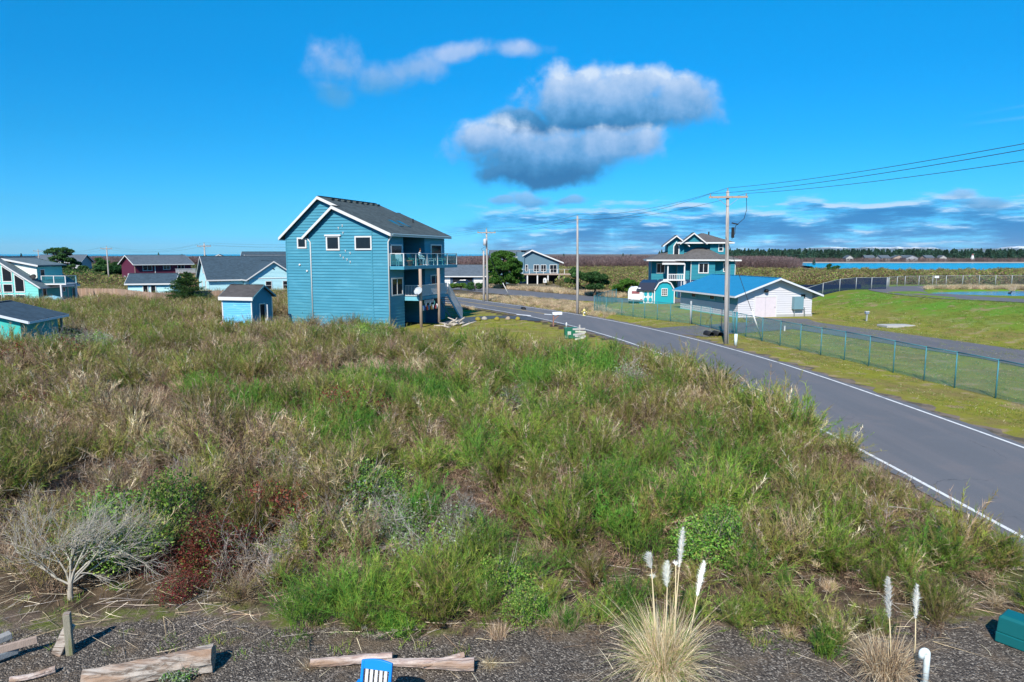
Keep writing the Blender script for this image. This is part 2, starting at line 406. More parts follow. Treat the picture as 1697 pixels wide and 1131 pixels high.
def ground():
    def axis(lo, hi, step, far, back):
        a = list(np.arange(lo, hi + 1e-6, step)); s = step
        while a[-1] < far: s *= 1.22; a.append(a[-1] + s)
        s = step; b = [lo]
        while b[-1] > back: s *= 1.22; b.append(b[-1] - s)
        return np.array(b[::-1][:-1] + a)
    xs = axis(-46, 78, .62, 46000, -46000); ys = axis(6, 104, .62, 46000, -46000)
    X, Y = np.meshgrid(xs, ys); Z = height(X, Y) - 0.012
    n, m = X.shape
    V = np.stack([X, Y, Z], -1).reshape(-1, 3)
    I = np.arange(n * m).reshape(n, m)
    Q = np.stack([I[:-1, :-1], I[:-1, 1:], I[1:, 1:], I[1:, :-1]], -1).reshape(-1, 4)
    me = bpy.data.meshes.new('ground')
    me.vertices.add(len(V)); me.vertices.foreach_set('co', V.ravel())
    me.loops.add(Q.size); me.loops.foreach_set('vertex_index', Q.ravel().astype(np.int32))
    me.polygons.add(len(Q)); me.polygons.foreach_set('loop_start', np.arange(0, Q.size, 4, dtype=np.int32))
    me.update()
    x, y = V[:, 0], V[:, 1]
    gravel = smoothstep(11.6, 10.0, y + .5 * wob(x, y, 1.1)) * smoothstep(12.5, 9.5, x)
    dr = pdist(ROAD, x, y)
    right = smoothstep(-.3, .5, x - road_x(np.clip(y, -60, 120)) - 2.7)
    verge = np.maximum(right * smoothstep(110, 92, y), smoothstep(3.9, 3.2, dr))
    lawn = inside([(-10, 52), (-5, 47), (4, 43.5), (7.2, 42.5), (6.8, 49), (2, 63), (-3, 74), (-9, 84), (-14, 80), (-8, 66)], x, y).astype(float)
    lawn = np.maximum(lawn, inside([(-27, 53), (-18, 53), (-17, 60), (-20, 63), (-27, 60)], x, y))
    green = np.maximum(verge, lawn)
    mound = smoothstep(2, 8, x - (33.6 - (y - 45) * .13)) * right
    far = smoothstep(100, 135, y)
    C = np.stack([gravel, np.clip(green, 0, 1) * (1 - far), mound * (1 - far), np.ones_like(x)], -1).astype(np.float32)
    at = me.color_attributes.new('zone', 'FLOAT_COLOR', 'POINT'); at.data.foreach_set('color', C.ravel())
    me.polygons.foreach_set('use_smooth', [True] * len(Q))
    mt = bpy.data.materials.new('ground'); mt.use_nodes = True
    T = NT(mt.node_tree); p = T.n['Principled BSDF']
    geo = T.new('ShaderNodeNewGeometry'); v = geo.outputs['Position']
    za = T.new('ShaderNodeVertexColor'); za.layer_name = 'zone'; z = T.sep(za.outputs[0])
    n1 = T.noise(v, .35, 6, .62); n2 = T.noise(v, 2.2, 6, .65); n3 = T.noise(v, 14, 5, .7); n4 = T.noise(v, .11, 4, .55)
    litter = T.mix(T.sstep(n2, .40, .66), (0.050, 0.036, 0.024), (0.15, 0.105, 0.065))
    litter = T.mix(T.sstep(n1, .52, .66), litter, (0.10, 0.115, 0.03))
    litter = T.mix(T.sstep(n3, .58, .78), litter, (0.22, 0.165, 0.11))
    moss = T.mix(T.sstep(n1, .36, .60), (0.235, 0.18, 0.062), (0.25, 0.25, 0.025))
    moss = T.mix(T.sstep(n2, .54, .70), moss, (0.15, 0.225, 0.024))
    moss = T.mix(T.sstep(T.noise(v, .7, 6, .6), .53, .64), moss, (0.34, 0.255, 0.13))
    moss = T.mix(T.math('MULTIPLY', T.sstep(n3, .45, .7), .5), moss, (0.10, 0.085, 0.025))
    mnd = T.mix(T.sstep(n1, .40, .58), (0.165, 0.205, 0.028), (0.110, 0.250, 0.022))
    mnd = T.mix(T.sstep(T.noise(v, .55, 6, .65), .54, .66), mnd, (0.30, 0.22, 0.12))
    mnd = T.mix(T.math('MULTIPLY', T.sstep(n3, .45, .7), .45), mnd, (0.09, 0.10, 0.02))
    grn = T.mix(z[2], moss, mnd)
    edge = T.math('ADD', z[1], T.math('MULTIPLY', T.math('SUBTRACT', n2, .5), .5))
    c = T.mix(T.sstep(edge, .35, .6), litter, grn)
    # loose gravel of the foreground yard
    vo = T.new('ShaderNodeTexVoronoi'); vo.inputs['Scale'].default_value = 42; T.put(vo.inputs['Vector'], v)
    g1 = T.sep(vo.outputs['Color'])
    st = T.ramp(g1[0], [(0, (0.045, 0.038, 0.033)), (.45, (0.115, 0.096, 0.080)), (.8, (0.19, 0.16, 0.13)), (1, (0.45, 0.39, 0.32))])
    st = T.mix(T.sstep(T.noise(v, 1.1, 6, .65), .48, .70), st, (0.19, 0.14, 0.095))
    ge = T.math('ADD', z[0], T.math('MULTIPLY', T.math('SUBTRACT', T.noise(v, 1.5, 6, .7), .5), .9))
    gm = T.sstep(ge, .42, .62)
    dirt = T.mix(T.sstep(n2, .42, .62), (0.13, 0.095, 0.07), (0.11, 0.135, 0.025))
    dirt = T.mix(T.sstep(n3, .5, .72), dirt, (0.30, 0.23, 0.16))
    near = T.sstep(z[0], .02, .3)
    c = T.mix(near, c, dirt)
    c = T.mix(gm, c, st)
    py = T.sep(v)[1]
    farc = T.mix(T.sstep(n4, .42, .60), (0.125, 0.095, 0.058), (0.20, 0.17, 0.12))
    farc = T.mix(T.sstep(n1, .50, .66), farc, (0.075, 0.085, 0.03))
    c = T.mix(T.sstep(py, 95, 130), c, farc)
    c = T.mix(T.sstep(py, 250, 420), c, T.mix(n4, (0.20, 0.16, 0.13), (0.10, 0.085, 0.075)))
    T.put(p.inputs['Base Color'], c); p.inputs['Roughness'].default_value = .95; p.inputs['Specular IOR Level'].default_value = .15
    b = T.new('ShaderNodeBump'); b.inputs['Strength'].default_value = .8; b.inputs['Distance'].default_value = .05
    T.put(b.inputs['Height'], T.math('ADD', T.math('ADD', n3, n2), T.math('MULTIPLY', vo.outputs['Distance'], T.math('MULTIPLY', gm, -.8)))); T.l.new(b.outputs[0], p.inputs['Normal'])
    me.materials.append(mt)
    o = bpy.data.objects.new('ground', me); COL.objects.link(o); tag(o, 'sandy ground sheet with gravel yard, litter and mossy verges', 'ground', kind='structure')
ground()

def asphalt(name, base, seed=0.0):
    m = bpy.data.materials.new(name); m.use_nodes = True
    T = NT(m.node_tree); p = T.n['Principled BSDF']
    v = T.new('ShaderNodeNewGeometry').outputs['Position']
    n = T.noise(v, .25, 5, .6); n2 = T.noise(v, 40, 3, .7); n3 = T.noise(T.vm('MULTIPLY', v, (1.1, .06, 1)), 1.0, 3, .6)
    c = T.mix(n, tuple(x * .86 for x in base), tuple(x * 1.14 for x in base))
    c = T.mix(T.math('MULTIPLY', T.sstep(n3, .40, .65), .55), c, tuple(x * y for x, y in zip(base, (1.3, 1.2, 1.15))))
    c = T.mix(T.math('MULTIPLY', T.sstep(n2, .5, .8), .6), c, tuple(x * 1.7 for x in base))
    nd = T.new('ShaderNodeTexNoise'); nd.inputs['Scale'].default_value = .9; nd.inputs['Detail'].default_value = 4; T.put(nd.inputs['Vector'], v)
    cr = T.new('ShaderNodeTexVoronoi', feature='DISTANCE_TO_EDGE'); cr.inputs['Scale'].default_value = .21
    T.put(cr.inputs['Vector'], T.vm('ADD', v, T.vm('SCALE', nd.outputs['Color'], 1.6)))
    crack = T.math('MULTIPLY', T.sstep(cr.outputs['Distance'], .001, .006, 1.0, 0.0), T.sstep(T.noise(v, .13, 2), .45, .62))
    c = T.mix(T.math('MULTIPLY', crack, .8), c, tuple(x * .45 for x in base))
    c = T.mix(T.math('MULTIPLY', T.sstep(T.noise(v, .5, 5, .6), .56, .66), .22), c, (0.20, 0.165, 0.155))
    T.put(p.inputs['Base Color'], c); p.inputs['Roughness'].default_value = .78; p.inputs['Specular IOR Level'].default_value = .35
    b = T.new('ShaderNodeBump'); b.inputs['Strength'].default_value = .35; b.inputs['Distance'].default_value = .01
    T.put(b.inputs['Height'], n2); T.l.new(b.outputs[0], p.inputs['Normal'])
    MATS[name] = m; return m
A_ROAD = asphalt('road_asphalt', (0.128, 0.130, 0.138)); A_DRIVE = asphalt('drive_asphalt', (0.125, 0.122, 0.130)); A_DARK = asphalt('dark_drive_asphalt', (0.055, 0.070, 0.085))
LINE_W = mat('road_line_white', (0.72, 0.72, 0.70), .7, .1, 3, col2=(0.34, 0.34, 0.34), f2=(.52, .70), s2=2.6)
LINE_Y = mat('road_line_yellow', (0.48, 0.34, 0.10), .7, .15, 2, col2=(0.22, 0.20, 0.17), f2=(.5, .7), s2=1.5)
def offset(line, o):
    t = np.gradient(line, axis=0); t /= np.linalg.norm(t, axis=1)[:, None]; nrm = np.stack([t[:, 1], -t[:, 0]], -1)
    return line + nrm * np.asarray(o).reshape(-1, 1)
def strip(name, line, o0, o1, z, m, thick=0.0, follow=False):
    a, b = offset(line, o0), offset(line, o1); B = MB()
    zz = (lambda p: float(height(p[0], p[1])) + z) if follow else (lambda p: z)
    for i in range(len(line) - 1):
        B.poly([(*a[i], zz(a[i])), (*b[i], zz(b[i])), (*b[i + 1], zz(b[i + 1])), (*a[i + 1], zz(a[i + 1]))])
    return tag(B.build(name, m, smooth=True), kind='structure')
fine = catmull(ROAD, 3)
wig = 3.05 + .10 * np.sin(np.arange(len(fine)) * .9) + .06 * np.sin(np.arange(len(fine)) * 2.3)
wg = .28 * np.sin(np.arange(len(fine)) * 1.7) + .18 * np.sin(np.arange(len(fine)) * .63 + 1)
M_SHOULDER = mat('sandy_shoulder', (0.20, 0.155, 0.115), .95, .35, 3.0, .6, 60, col2=(0.10, 0.085, 0.06), f2=(.45, .6), s2=1.2)
strip('road_shoulder', fine, 2.9, 3.5 + wg, .010, M_SHOULDER); strip('road_shoulder', fine, -3.45 - wg[::-1], -2.9, .010, M_SHOULDER)
strip('road', fine, -wig, wig[::-1], .035, A_ROAD)
tag(strip('road_edge_line', fine, 2.62, 2.74, .041, LINE_W)); tag(strip('road_edge_line', fine, -2.74, -2.62, .041, LINE_W))
mid = fine[(fine[:, 1] > 70.5) & (fine[:, 1] < 112)]
strip('road_centre_line', mid, -.17, -.06, .041, LINE_Y); strip('road_centre_line', mid, .06, .17, .041, LINE_Y)
for a, b in (((856, 521.5), (880, 523.5)), ((902, 521), (922, 522.2))):
    p0, p1 = G(*a, .045), G(*b, .045); B = MB(); B.poly([p0 + (0, -.45, 0), p1 + (0, -.45, 0), p1 + (0, .45, 0), p0 + (0, .45, 0)])
    tag(B.build('road_stop_line', LINE_W), kind='structure')
strip('side_road', SIDE, -4.2, 4.2, .027, A_ROAD)
strip('service_drive', catmull([(29.5, -10), (30.5, 20), (31.2, 38), (29.8, 45), (27.0, 55), (25.0, 61.5), (25.5, 66)]), -3.0, 3.0, .020, A_DRIVE, follow=True)
strip('gate_drive', catmull([(12.6, 53.5), (15, 55.5), (18, 57), (22, 59.3), (26, 60)]), -3.0, 3.2, .014, A_DRIVE)
drv = [G(*p)[:2] for p in ((905, 531), (880, 529), (845, 526), (810, 526.5), (775, 530), (745, 537))]
strip('house_driveway', catmull(drv), -1.35, 1.35, .022, A_DARK)
PATH = catmull([(95, 40), (70, 46), (54, 57.5), (46.8, 64), (44.5, 72), (46, 82), (53, 89), (66, 91.5), (95, 92)])
strip('pond_path', PATH, -2.9, 2.9, .03, A_DRIVE, follow=True)

# water
def water_mat(name, col, rough, sc):
    m = bpy.data.materials.new(name); m.use_nodes = True; T = NT(m.node_tree); p = T.n['Principled BSDF']
    v = T.new('ShaderNodeNewGeometry').outputs['Position']
    T.put(p.inputs['Base Color'], T.mix(T.noise(T.vm('MULTIPLY', v, (.15, 1, 1)), sc * .3, 4, .6), tuple(x * .8 for x in col), tuple(x * 1.2 for x in col)))
    p.inputs['Roughness'].default_value = rough; p.inputs['IOR'].default_value = 1.33
    b = T.new('ShaderNodeBump'); b.inputs['Strength'].default_value = .5; b.inputs['Distance'].default_value = .1
    T.put(b.inputs['Height'], T.noise(v, sc, 4, .6)); T.l.new(b.outputs[0], p.inputs['Normal']); return m
M_BAY = water_mat('bay_water', (0.010, 0.30, 0.44), .25, .5)
B = MB(); n = 40
B.poly([(PONDC[0] + 18.2 * (1 + .05 * math.sin(3 * a) + .03 * math.sin(7 * a)) * math.cos(a), PONDC[1] + 7.1 * (1 + .06 * math.sin(4 * a)) * math.sin(a), 1.70) for a in np.linspace(0, 2 * math.pi, n, endpoint=False)])
tag(B.build('pond_water', water_mat('pond_water', (0.02, 0.22, 0.42), .12, 2.5)), kind='structure')
B = MB(); B.poly([(122, 230, -.9), (1500, 170, -.9), (6000, 200, -.9), (6000, 552, -.9), (900, 552, -.9), (212, 548, -.9), (175, 400, -.9), (118, 262, -.9)])
tag(B.build('bay_water', M_BAY), kind='structure')
B = MB(); B.poly([(-46000, 1550, -1.5), (-150, 1550, -1.5), (-150, 46000, -1.5), (-46000, 46000, -1.5)])
tag(B.build('ocean_water', M_BAY), kind='structure')
M_SAND = mat('beach_sand', (0.42, 0.36, 0.30), .9, .15, .1)
B = MB(); B.poly([(200, 550, -.85), (6000, 551, -.85), (6000, 572, -.3), (200, 572, -.3)])
tag(B.build('beach_strip', M_SAND), kind='structure')
# flats of grey sand and pale marsh grass before the thicket
B = MB(); B.poly([(40, 150, .05), (140, 150, .05), (150, 215, .05), (118, 240, .05), (60, 225, .05), (35, 180, .05)])
tag(B.build('sand_flat', mat('marsh_flat', (0.24, 0.21, 0.18), .9, .3, .08, col2=(0.40, 0.35, 0.27), f2=(.5, .6), s2=.05)), kind='structure')
# far mountains with snow
def mountains():
    m = bpy.data.materials.new('mountain_rock_and_snow'); m.use_nodes = True; T = NT(m.node_tree); p = T.n['Principled BSDF']
    v = T.new('ShaderNodeNewGeometry').outputs['Position']; z = T.sep(v)[2]
    f = T.sstep(T.math('ADD', z, T.math('MULTIPLY', T.math('SUBTRACT', T.noise(v, .002, 5, .6), .5), 400)), 320, 430)
    T.put(p.inputs['Base Color'], T.mix(f, (0.05, 0.09, 0.10), (0.85, 0.88, 0.9))); p.inputs['Roughness'].default_value = .9
    rs = np.random.default_rng(3); N, M = 220, 26
    B = MB(); X = np.linspace(6000, 60000, N); Yd = np.linspace(0, 9000, M)
    amp = np.zeros((M, N))
    for k, (fr, a) in enumerate(((.00022, .5), (.0005, .35), (.0011, .25), (.0024, .16), (.005, .09))):
        ph, ph2 = rs.uniform(0, 6, 2); amp += a * np.abs(np.sin(X[None] * fr + ph + .6 * np.sin(Yd[:, None] * fr * 1.7 + ph2)))
    prof = np.sin(np.linspace(0, math.pi, M))[:, None] ** .8
    Z = 560 * (amp / amp.max() * .85 + .1) * prof * smoothstep(8000, 22000, X)[None] - 5
    I = len(B.v)
    for i in range(M):
        for j in range(N): B.v.append((X[j], 36000 + Yd[i], Z[i, j]))
    for i in range(M - 1):
        for j in range(N - 1): a = i * N + j; B.f.append((a, a + 1, a + N + 1, a + N))
    tag(B.build('mountains', m, smooth=True), 'snow streaked mountain range far behind the bay', 'mountains', kind='structure')
mountains()

# ================================================================== building kit (local coordinates of the thing's empty)
EXCL = []          # (Frame, x0, x1, y0, y1) keep plants out
def keepout(fr, x0, x1, y0, y1): EXCL.append((fr, x0, x1, y0, y1))
def blocked(x, y, pad=0.0):
    r = np.zeros(np.shape(x), bool)
    for fr, x0, x1, y0, y1 in EXCL:
        dx, dy = x - fr.o[0], y - fr.o[1]; lx = dx * fr.x[0] + dy * fr.x[1]; ly = dx * fr.y[0] + dy * fr.y[1]
        r |= (lx > x0 - pad) & (lx < x1 + pad) & (ly > y0 - pad) & (ly < y1 + pad)
    return r
def rect(a0, a1, b0, b1): return [(a0, b0), (a1, b0), (a1, b1), (a0, b1)]
def fy(y, sgn=-1): return lambda a, z, o: (a, y + sgn * o, z)        # wall facing -y (sgn -1) or +y
def fx(x, sgn=1): return lambda a, z, o: (x + sgn * o, a, z)         # wall facing +x (sgn 1) or -x
def wall(par, poly, m, material, lap=.19, name='wall'):
    B = MB()
    if lap: B.laps(poly, m, lap)
    else: B.prism(poly, m, -.08, 0)
    return B.build(name, material, par)
def window(par, m, a0, a1, z0, z1, cols=1, rows=1, fw=.09, frame=None, pane=None, name='window', out=.10):
    frame = frame or WHITE; B = MB()
    for q in (rect(a0, a1, z0 - 0, z0 + fw), rect(a0, a1, z1 - fw, z1), rect(a0, a0 + fw, z0 + fw, z1 - fw), rect(a1 - fw, a1, z0 + fw, z1 - fw)):
        B.prism(q, m, -.02, out)
    mw = fw * .6
    for k in range(1, cols):
        c = a0 + fw + (a1 - a0 - 2 * fw) * k / cols; B.prism(rect(c - mw / 2, c + mw / 2, z0 + fw, z1 - fw), m, -.02, out - .015)
    for k in range(1, rows):
        c = z0 + fw + (z1 - z0 - 2 * fw) * k / rows; B.prism(rect(a0 + fw, a1 - fw, c - mw / 2, c + mw / 2), m, -.02, out - .02)
    w = B.build(name, frame, par)
    for i in range(cols):
        for j in range(rows):
            x0 = a0 + fw + (a1 - a0 - 2 * fw) * i / cols; x1 = a0 + fw + (a1 - a0 - 2 * fw) * (i + 1) / cols
            y0 = z0 + fw + (z1 - z0 - 2 * fw) * j / rows; y1 = z0 + fw + (z1 - z0 - 2 * fw) * (j + 1) / rows
            P = MB(); P.prism(rect(x0, x1, y0, y1), m, .048, .058); P.build('pane', pane or GLASS, w)
    return w
def door(par, m, a0, a1, z0, z1, material, name='door', frame=None):
    B = MB()
    for q in (rect(a0 - .1, a0, z0, z1 + .1), rect(a1, a1 + .1, z0, z1 + .1), rect(a0, a1, z1, z1 + .1)): B.prism(q, m, -.02, .085)
    B.build('door_frame', frame or WHITE, par)
    B = MB(); B.prism(rect(a0, a1, z0, z1), m, 0, .06)
    d = B.build(name, material, par)
    B = MB(); B.prism(rect(a1 - .14, a1 - .08, z0 + .95, z0 + 1.05), m, .06, .11); B.build('handle', M_METAL, d)
    return d
def roof_gable(par, m, prof, b0, b1, material, trim=None, t=.16, board=.22):
    """chevron roof: prof = [(aL,zL),(ar,zr),(aR,zR)] under side, between depths b0 and b1 through m(a,z,b); rake boards and fascias"""
    (aL, zL), (ar, zr), (aR, zR) = prof
    B = MB(); B.prism([(aL, zL), (ar, zr), (aR, zR), (aR, zR + t), (ar, zr + t), (aL, zL + t)], m, b0, b1); r = B.build('roof', material, par)
    B = MB(); k = .06
    B.prism([(ar - k * 2, zr + t + .012), (ar + k * 2, zr + t + .012), (ar + k * 2, zr + t + .03), (ar - k * 2, zr + t + .03)], m, b0 + .1, b1 - .1); B.build('ridge_cap', material, r)
    if trim:
        for s, bb in ((-1, b0), (1, b1)):
            for (ae, ze) in ((aL, zL), (aR, zR)):
                B = MB(); q = [(ar, zr + t - .02), (ae, ze + t - .02), (ae, ze + t - board), (ar, zr + t - board)]
                B.prism(q, m, bb + s * .003, bb + s * .045); B.build('rake_board', trim, par)
        for (ae, ze, s) in ((aL, zL, -1), (aR, zR, 1)):
            B = MB(); B.prism(rect(min(ae, ae + s * .04), max(ae, ae + s * .04), ze + t - board, ze + t - .03), m, b0 + .01, b1 - .01); B.build('fascia', trim, par)
    return r
def my(a, z, b): return (a, b, z)      # ridge along local y
def mx(a, z, b): return (b, a, z)      # ridge along local x
def slab(a0, a1, ar, ze0, ze1, zr, over):
    """roof profile through wall tops, continued past the eaves"""
    s0 = (zr - ze0) / (ar - a0); s1 = (zr - ze1) / (a1 - ar)
    return [(a0 - over, ze0 - s0 * over), (ar, zr), (a1 + over, ze1 - s1 * over)]
def gable_house(par, x0, x1, y0, y1, ze, zr, axis, wm, rm, trim=None, over=.4, rake=.4, lap=.19, ar=None, z0=0.0, t=.16):
    if axis == 'y':
        ar = (x0 + x1) / 2 if ar is None else ar; g = [(x0, z0), (x1, z0), (x1, ze), (ar, zr), (x0, ze)]
        wall(par, g, fy(y0, -1), wm, lap); wall(par, g, fy(y1, 1), wm, lap)
        wall(par, rect(y0, y1, z0, ze), fx(x0, -1), wm, lap); wall(par, rect(y0, y1, z0, ze), fx(x1, 1), wm, lap)
        roof_gable(par, my, slab(x0, x1, ar, ze, ze, zr, over), y0 - rake, y1 + rake, rm, trim, t)
    else:
        ar = (y0 + y1) / 2 if ar is None else ar; g = [(y0, z0), (y1, z0), (y1, ze), (ar, zr), (y0, ze)]
        wall(par, g, fx(x0, -1), wm, lap); wall(par, g, fx(x1, 1), wm, lap)
        wall(par, rect(x0, x1, z0, ze), fy(y0, -1), wm, lap); wall(par, rect(x0, x1, z0, ze), fy(y1, 1), wm, lap)
        roof_gable(par, mx, slab(y0, y1, ar, ze, ze, zr, over), x0 - rake, x1 + rake, rm, trim, t)
def hip_roof(par, x0, x1, y0, y1, ze, zr, rm, trim, t=.14):
    h = min(x1 - x0, y1 - y0) / 2; B = MB()
    if x1 - x0 >= y1 - y0: r0, r1 = (x0 + h, (y0 + y1) / 2, zr), (x1 - h + 1e-3, (y0 + y1) / 2, zr)
    else: r0, r1 = ((x0 + x1) / 2, y0 + h, zr), ((x0 + x1) / 2, y1 - h + 1e-3, zr)
    c = [(x0, y0, ze), (x1, y0, ze), (x1, y1, ze), (x0, y1, ze)]
    if x1 - x0 >= y1 - y0: fs = [(c[0], c[1], r1, r0), (c[1], c[2], r1), (c[2], c[3], r0, r1), (c[3], c[0], r0)]
    else: fs = [(c[0], c[1], r0), (c[1], c[2], r1, r0), (c[2], c[3], r1), (c[3], c[0], r0, r1)]
    for f in fs: B.poly(f)
    B.poly(c[::-1]); r = B.build('roof', rm, par)
    for a, b in ((c[0], c[1]), (c[1], c[2]), (c[2], c[3]), (c[3], c[0])):
        B = MB(); B.beam(np.array(a) - (0, 0, .10), np.array(b) - (0, 0, .10), .05, .2); B.build('fascia', trim, par)
    return r
def thing(name, fr, label, cat, group=None): return empty(name, tuple(fr.o), fr.a, label, cat, group)
def sheet(par, pts, th, material, name):
    """flat plate from its top outline, th thick"""
    B = MB(); n = len(pts); B.v = [tuple(p) for p in pts] + [(p[0], p[1], p[2] - th) for p in pts]
    B.f = [tuple(range(n)), tuple(reversed(range(n, 2 * n)))] + [(k, n + k, n + (k + 1) % n, (k + 1) % n) for k in range(n)]
    return B.build(name, material, par)

# ================================================================== the large blue house
def blue_house():
    yaw = .344; fr = Frame(-9.792, 55.543, -yaw); keepout(fr, -12.2, 2.4, 0.2, 12.5)
    H = thing('blue_house', fr, 'large three storey blue lap sided house with double gable and covered decks', 'house')
    front, main = fy(.4, -1), fy(1.65, -1); NAVY = M_BLUE
    zR = lambda x: 7.76 - .419 * x
    wall(H, [(-8.04, 0), (-.45, 0), (-.45, 7.93), (-5.469, 10.03), (-8.04, 7.89)], front, M_BLUE, .25)
    wall(H, [(-11.38, 0), (-.45, 0), (-.45, 7.90), (-7.719, 10.96), (-11.38, 7.92)], main, M_BLUE, .25)
    wall(H, [(-11.38, 0), (-.45, 0), (-.45, 7.90), (-7.719, 10.96), (-11.38, 7.92)], fy(11.0, 1), M_BLUE, .25)
    wall(H, rect(.4, 1.65, 0, 7.87), fx(-8.04, -1), M_BLUE, .25)
    wall(H, rect(1.65, 11.0, 0, 7.90), fx(-11.38, -1), M_BLUE, .25)
    # right side: near wing, recessed middle, far wing
    side = fx(-.45, 1)
    wall(H, rect(.4, 2.9, -.3, 7.92), side, NAVY, .25)
    wall(H, rect(2.9, 6.8, 0, 7.9), fx(-4.4, 1), NAVY, .25)
    wall(H, rect(6.8, 11.0, -.3, 7.92), side, NAVY, .25)
    wall(H, rect(-4.4, -.45, 0, 7.9), fy(6.8, -1), NAVY, .25)
    wall(H, rect(-4.4, -.45, 0, 7.9), fy(2.9, 1), NAVY, .25)
    for a, b, nm in (((-.45, .4), (-.45, .4), 'corner_board'), ((-8.04, .4), (-8.04, .4), 'corner_board'), ((-11.38, 1.65), (-11.38, 1.65), 'corner_board')):
        B = MB(); B.box(a[0] - .055, a[0] + .045, a[1] - .05, a[1] + .05, 0, 7.8); B.build(nm, M_BLUE, H)
    B = MB(); B.box(-2.02, -1.90, .335, .40, 0, 8.45); B.build('batten', M_BLUE, H)
    # roofs
    roof_gable(H, my, [(-8.49, 7.54), (-5.469, 10.05), (0, 7.76)], 0, 1.243, M_ROOF, WHITE, .14, .27)
    roof_gable(H, my, [(-11.879, 7.53), (-7.719, 10.99), (0, 7.76)], 1.248, 10.97, M_ROOF, WHITE, .14, .27)
    roof_gable(H, my, [(-8.49, 7.54), (-5.469, 10.05), (0, 7.76)], 10.975, 11.66, M_ROOF, WHITE, .14, .27)
    for x0, y0 in ((-2.9, 4.6), (-2.9, 6.0)):
        B = MB(); p = [(x0 + dx, y0 + dy, zR(x0 + dx) + .16) for dx, dy in ((0, 0), (1.25, 0), (1.25, .7), (0, .7))]
        s = sheet(H, [(a, b, c + .05) for a, b, c in p], .06, mat('skylight_frame', (0.05, 0.10, 0.12), .4), 'skylight')
        sheet(s, [(a * .86 + .14 * (x0 + .6), b * .86 + .14 * (y0 + .35), c + .06) for a, b, c in p], .008, glass('skylight_glass', (0.02, 0.10, 0.13)), 'pane')
    for y in np.arange(2.2, 10.4, .95): MB().box(-7.3, -6.9, y, y + .45, zR(-7.1) + .13, zR(-7.1) + .25).build('ridge_vent', M_ROOF, H)
    B = MB(); B.tube([(-3.0, 9.6, zR(-3) + .1), (-3.0, 9.6, zR(-3) + .5)], .06); B.build('vent_pipe', M_BLACK, H)
    B = MB(); B.tube([(.04, .3, 7.80), (.04, 11.5, 7.80)], .065); B.build('gutter', mat('gutter_metal', (0.28, 0.40, 0.44), .4), H)
    # windows of the gable
    def wpx(m, y, a, b, **k):
        p, q = fr.on(a[0], a[1], y=y), fr.on(b[0], b[1], y=y); return window(H, m, p[0], q[0], q[2], p[2], **k)
    wpx(main, 1.65, (492.8, 394), (509, 412), fw=.13)
    wpx(front, .4, (540.7, 391), (564, 415.3), fw=.13)
    wpx(front, .4, (588.3, 391.6), (617, 414.6), fw=.12)
    for q in ((563, 391), (588, 392)): pass
    p, q = fr.on(539, 389.2, y=.4), fr.on(566, 391.5, y=.4)
    B = MB(); B.prism(rect(p[0], q[0], q[2], p[2]), front, .03, .17); B.build('window_hood', WHITE, H)
    dp = fr.on(516.8, 470, y=.35)[0]
    B = MB(); B.tube([(dp - .5, .2, 7.55), (dp - .25, .30, 7.5), (dp, .33, 7.2), (dp, .33, .15)], .055); B.build('downspout', WHITE, H, smooth=True)
    B = MB(); B.tube([(.0, .3, 7.72), (-.25, .36, 7.45), (-.40, .33, 7.2), (-.40, .33, .1)], .055); B.build('downspout', WHITE, H, smooth=True)
    for c in ((555, 280), (527, 298), (560, 332), (578, 462), (612, 478), (542, 495), (563, 512), (590, 525), (613, 542)):
        p = fr.on(440 + c[0] / 4.349, 310 + c[1] / 4.349, y=.36); B = MB()
        B.beam((p[0] - .03, .345, p[2] - .10), (p[0] + .035, .345, p[2] + .10), .03, .055, up=(0, 1, 0)); B.beam((p[0] - .1, .345, p[2] + .08), (p[0] + .03, .345, p[2] + .02), .025, .05, up=(0, 1, 0))
        B.build('wall_ornament', WHITE, H)
    for c in ((247, 562), (300, 607)):
        p = fr.on(440 + c[0] / 4.349, 310 + c[1] / 4.349, y=(1.6 if c[0] < 290 else 1.6)); B = MB()
        B.lathe([(.09, 0), (.1, .05), (.06, .1)], (p[0], 1.62, p[2]), 12, ax=lambda q: (q[0], -q[2], q[1])); B.build('vent_cap', WHITE, H)
    # side windows, near wing and far wing
    for z0, z1, c in ((5.55, 7.0, 1), (2.75, 4.25, 2)):
        window(H, side, .7, 2.6, z0, z1, cols=c, fw=.11)
    window(H, side, 8.0, 10.3, 5.6, 7.1, cols=1, fw=.11); window(H, side, 7.9, 9.9, 2.9, 4.3, cols=2, fw=.1)
    window(H, fx(-4.4, 1), 4.6, 6.4, 5.25, 7.25, cols=2, fw=.08); window(H, fx(-4.4, 1), 4.2, 6.0, 2.65, 4.6, cols=2, fw=.08)
    # upper deck
    GL = bpy.data.materials.new('deck_glass'); GL.use_nodes = True; T = NT(GL.node_tree); pz = T.n['Principled BSDF']
    tr = T.new('ShaderNodeBsdfTransparent'); tr.inputs[0].default_value = (.62, .86, .88, 1); ms = T.new('ShaderNodeMixShader'); ms.inputs[0].default_value = .18
    pz.inputs['Base Color'].default_value = (.1, .35, .4, 1); pz.inputs['Roughness'].default_value = .05
    T.l.new(tr.outputs[0], ms.inputs[1]); T.l.new(pz.outputs[0], ms.inputs[2]); T.l.new(ms.outputs[0], T.n['Material Output'].inputs[0]); MATS['deck_glass'] = GL
    d1 = MB().box(-4.3, .95, .45, 10.9, 4.95, 5.22).build('upper_deck', M_BLUE, H)
    posts = [(-.35, .5), (.9, .5)] + [(.9, .5 + k * 2.07) for k in range(1, 6)]
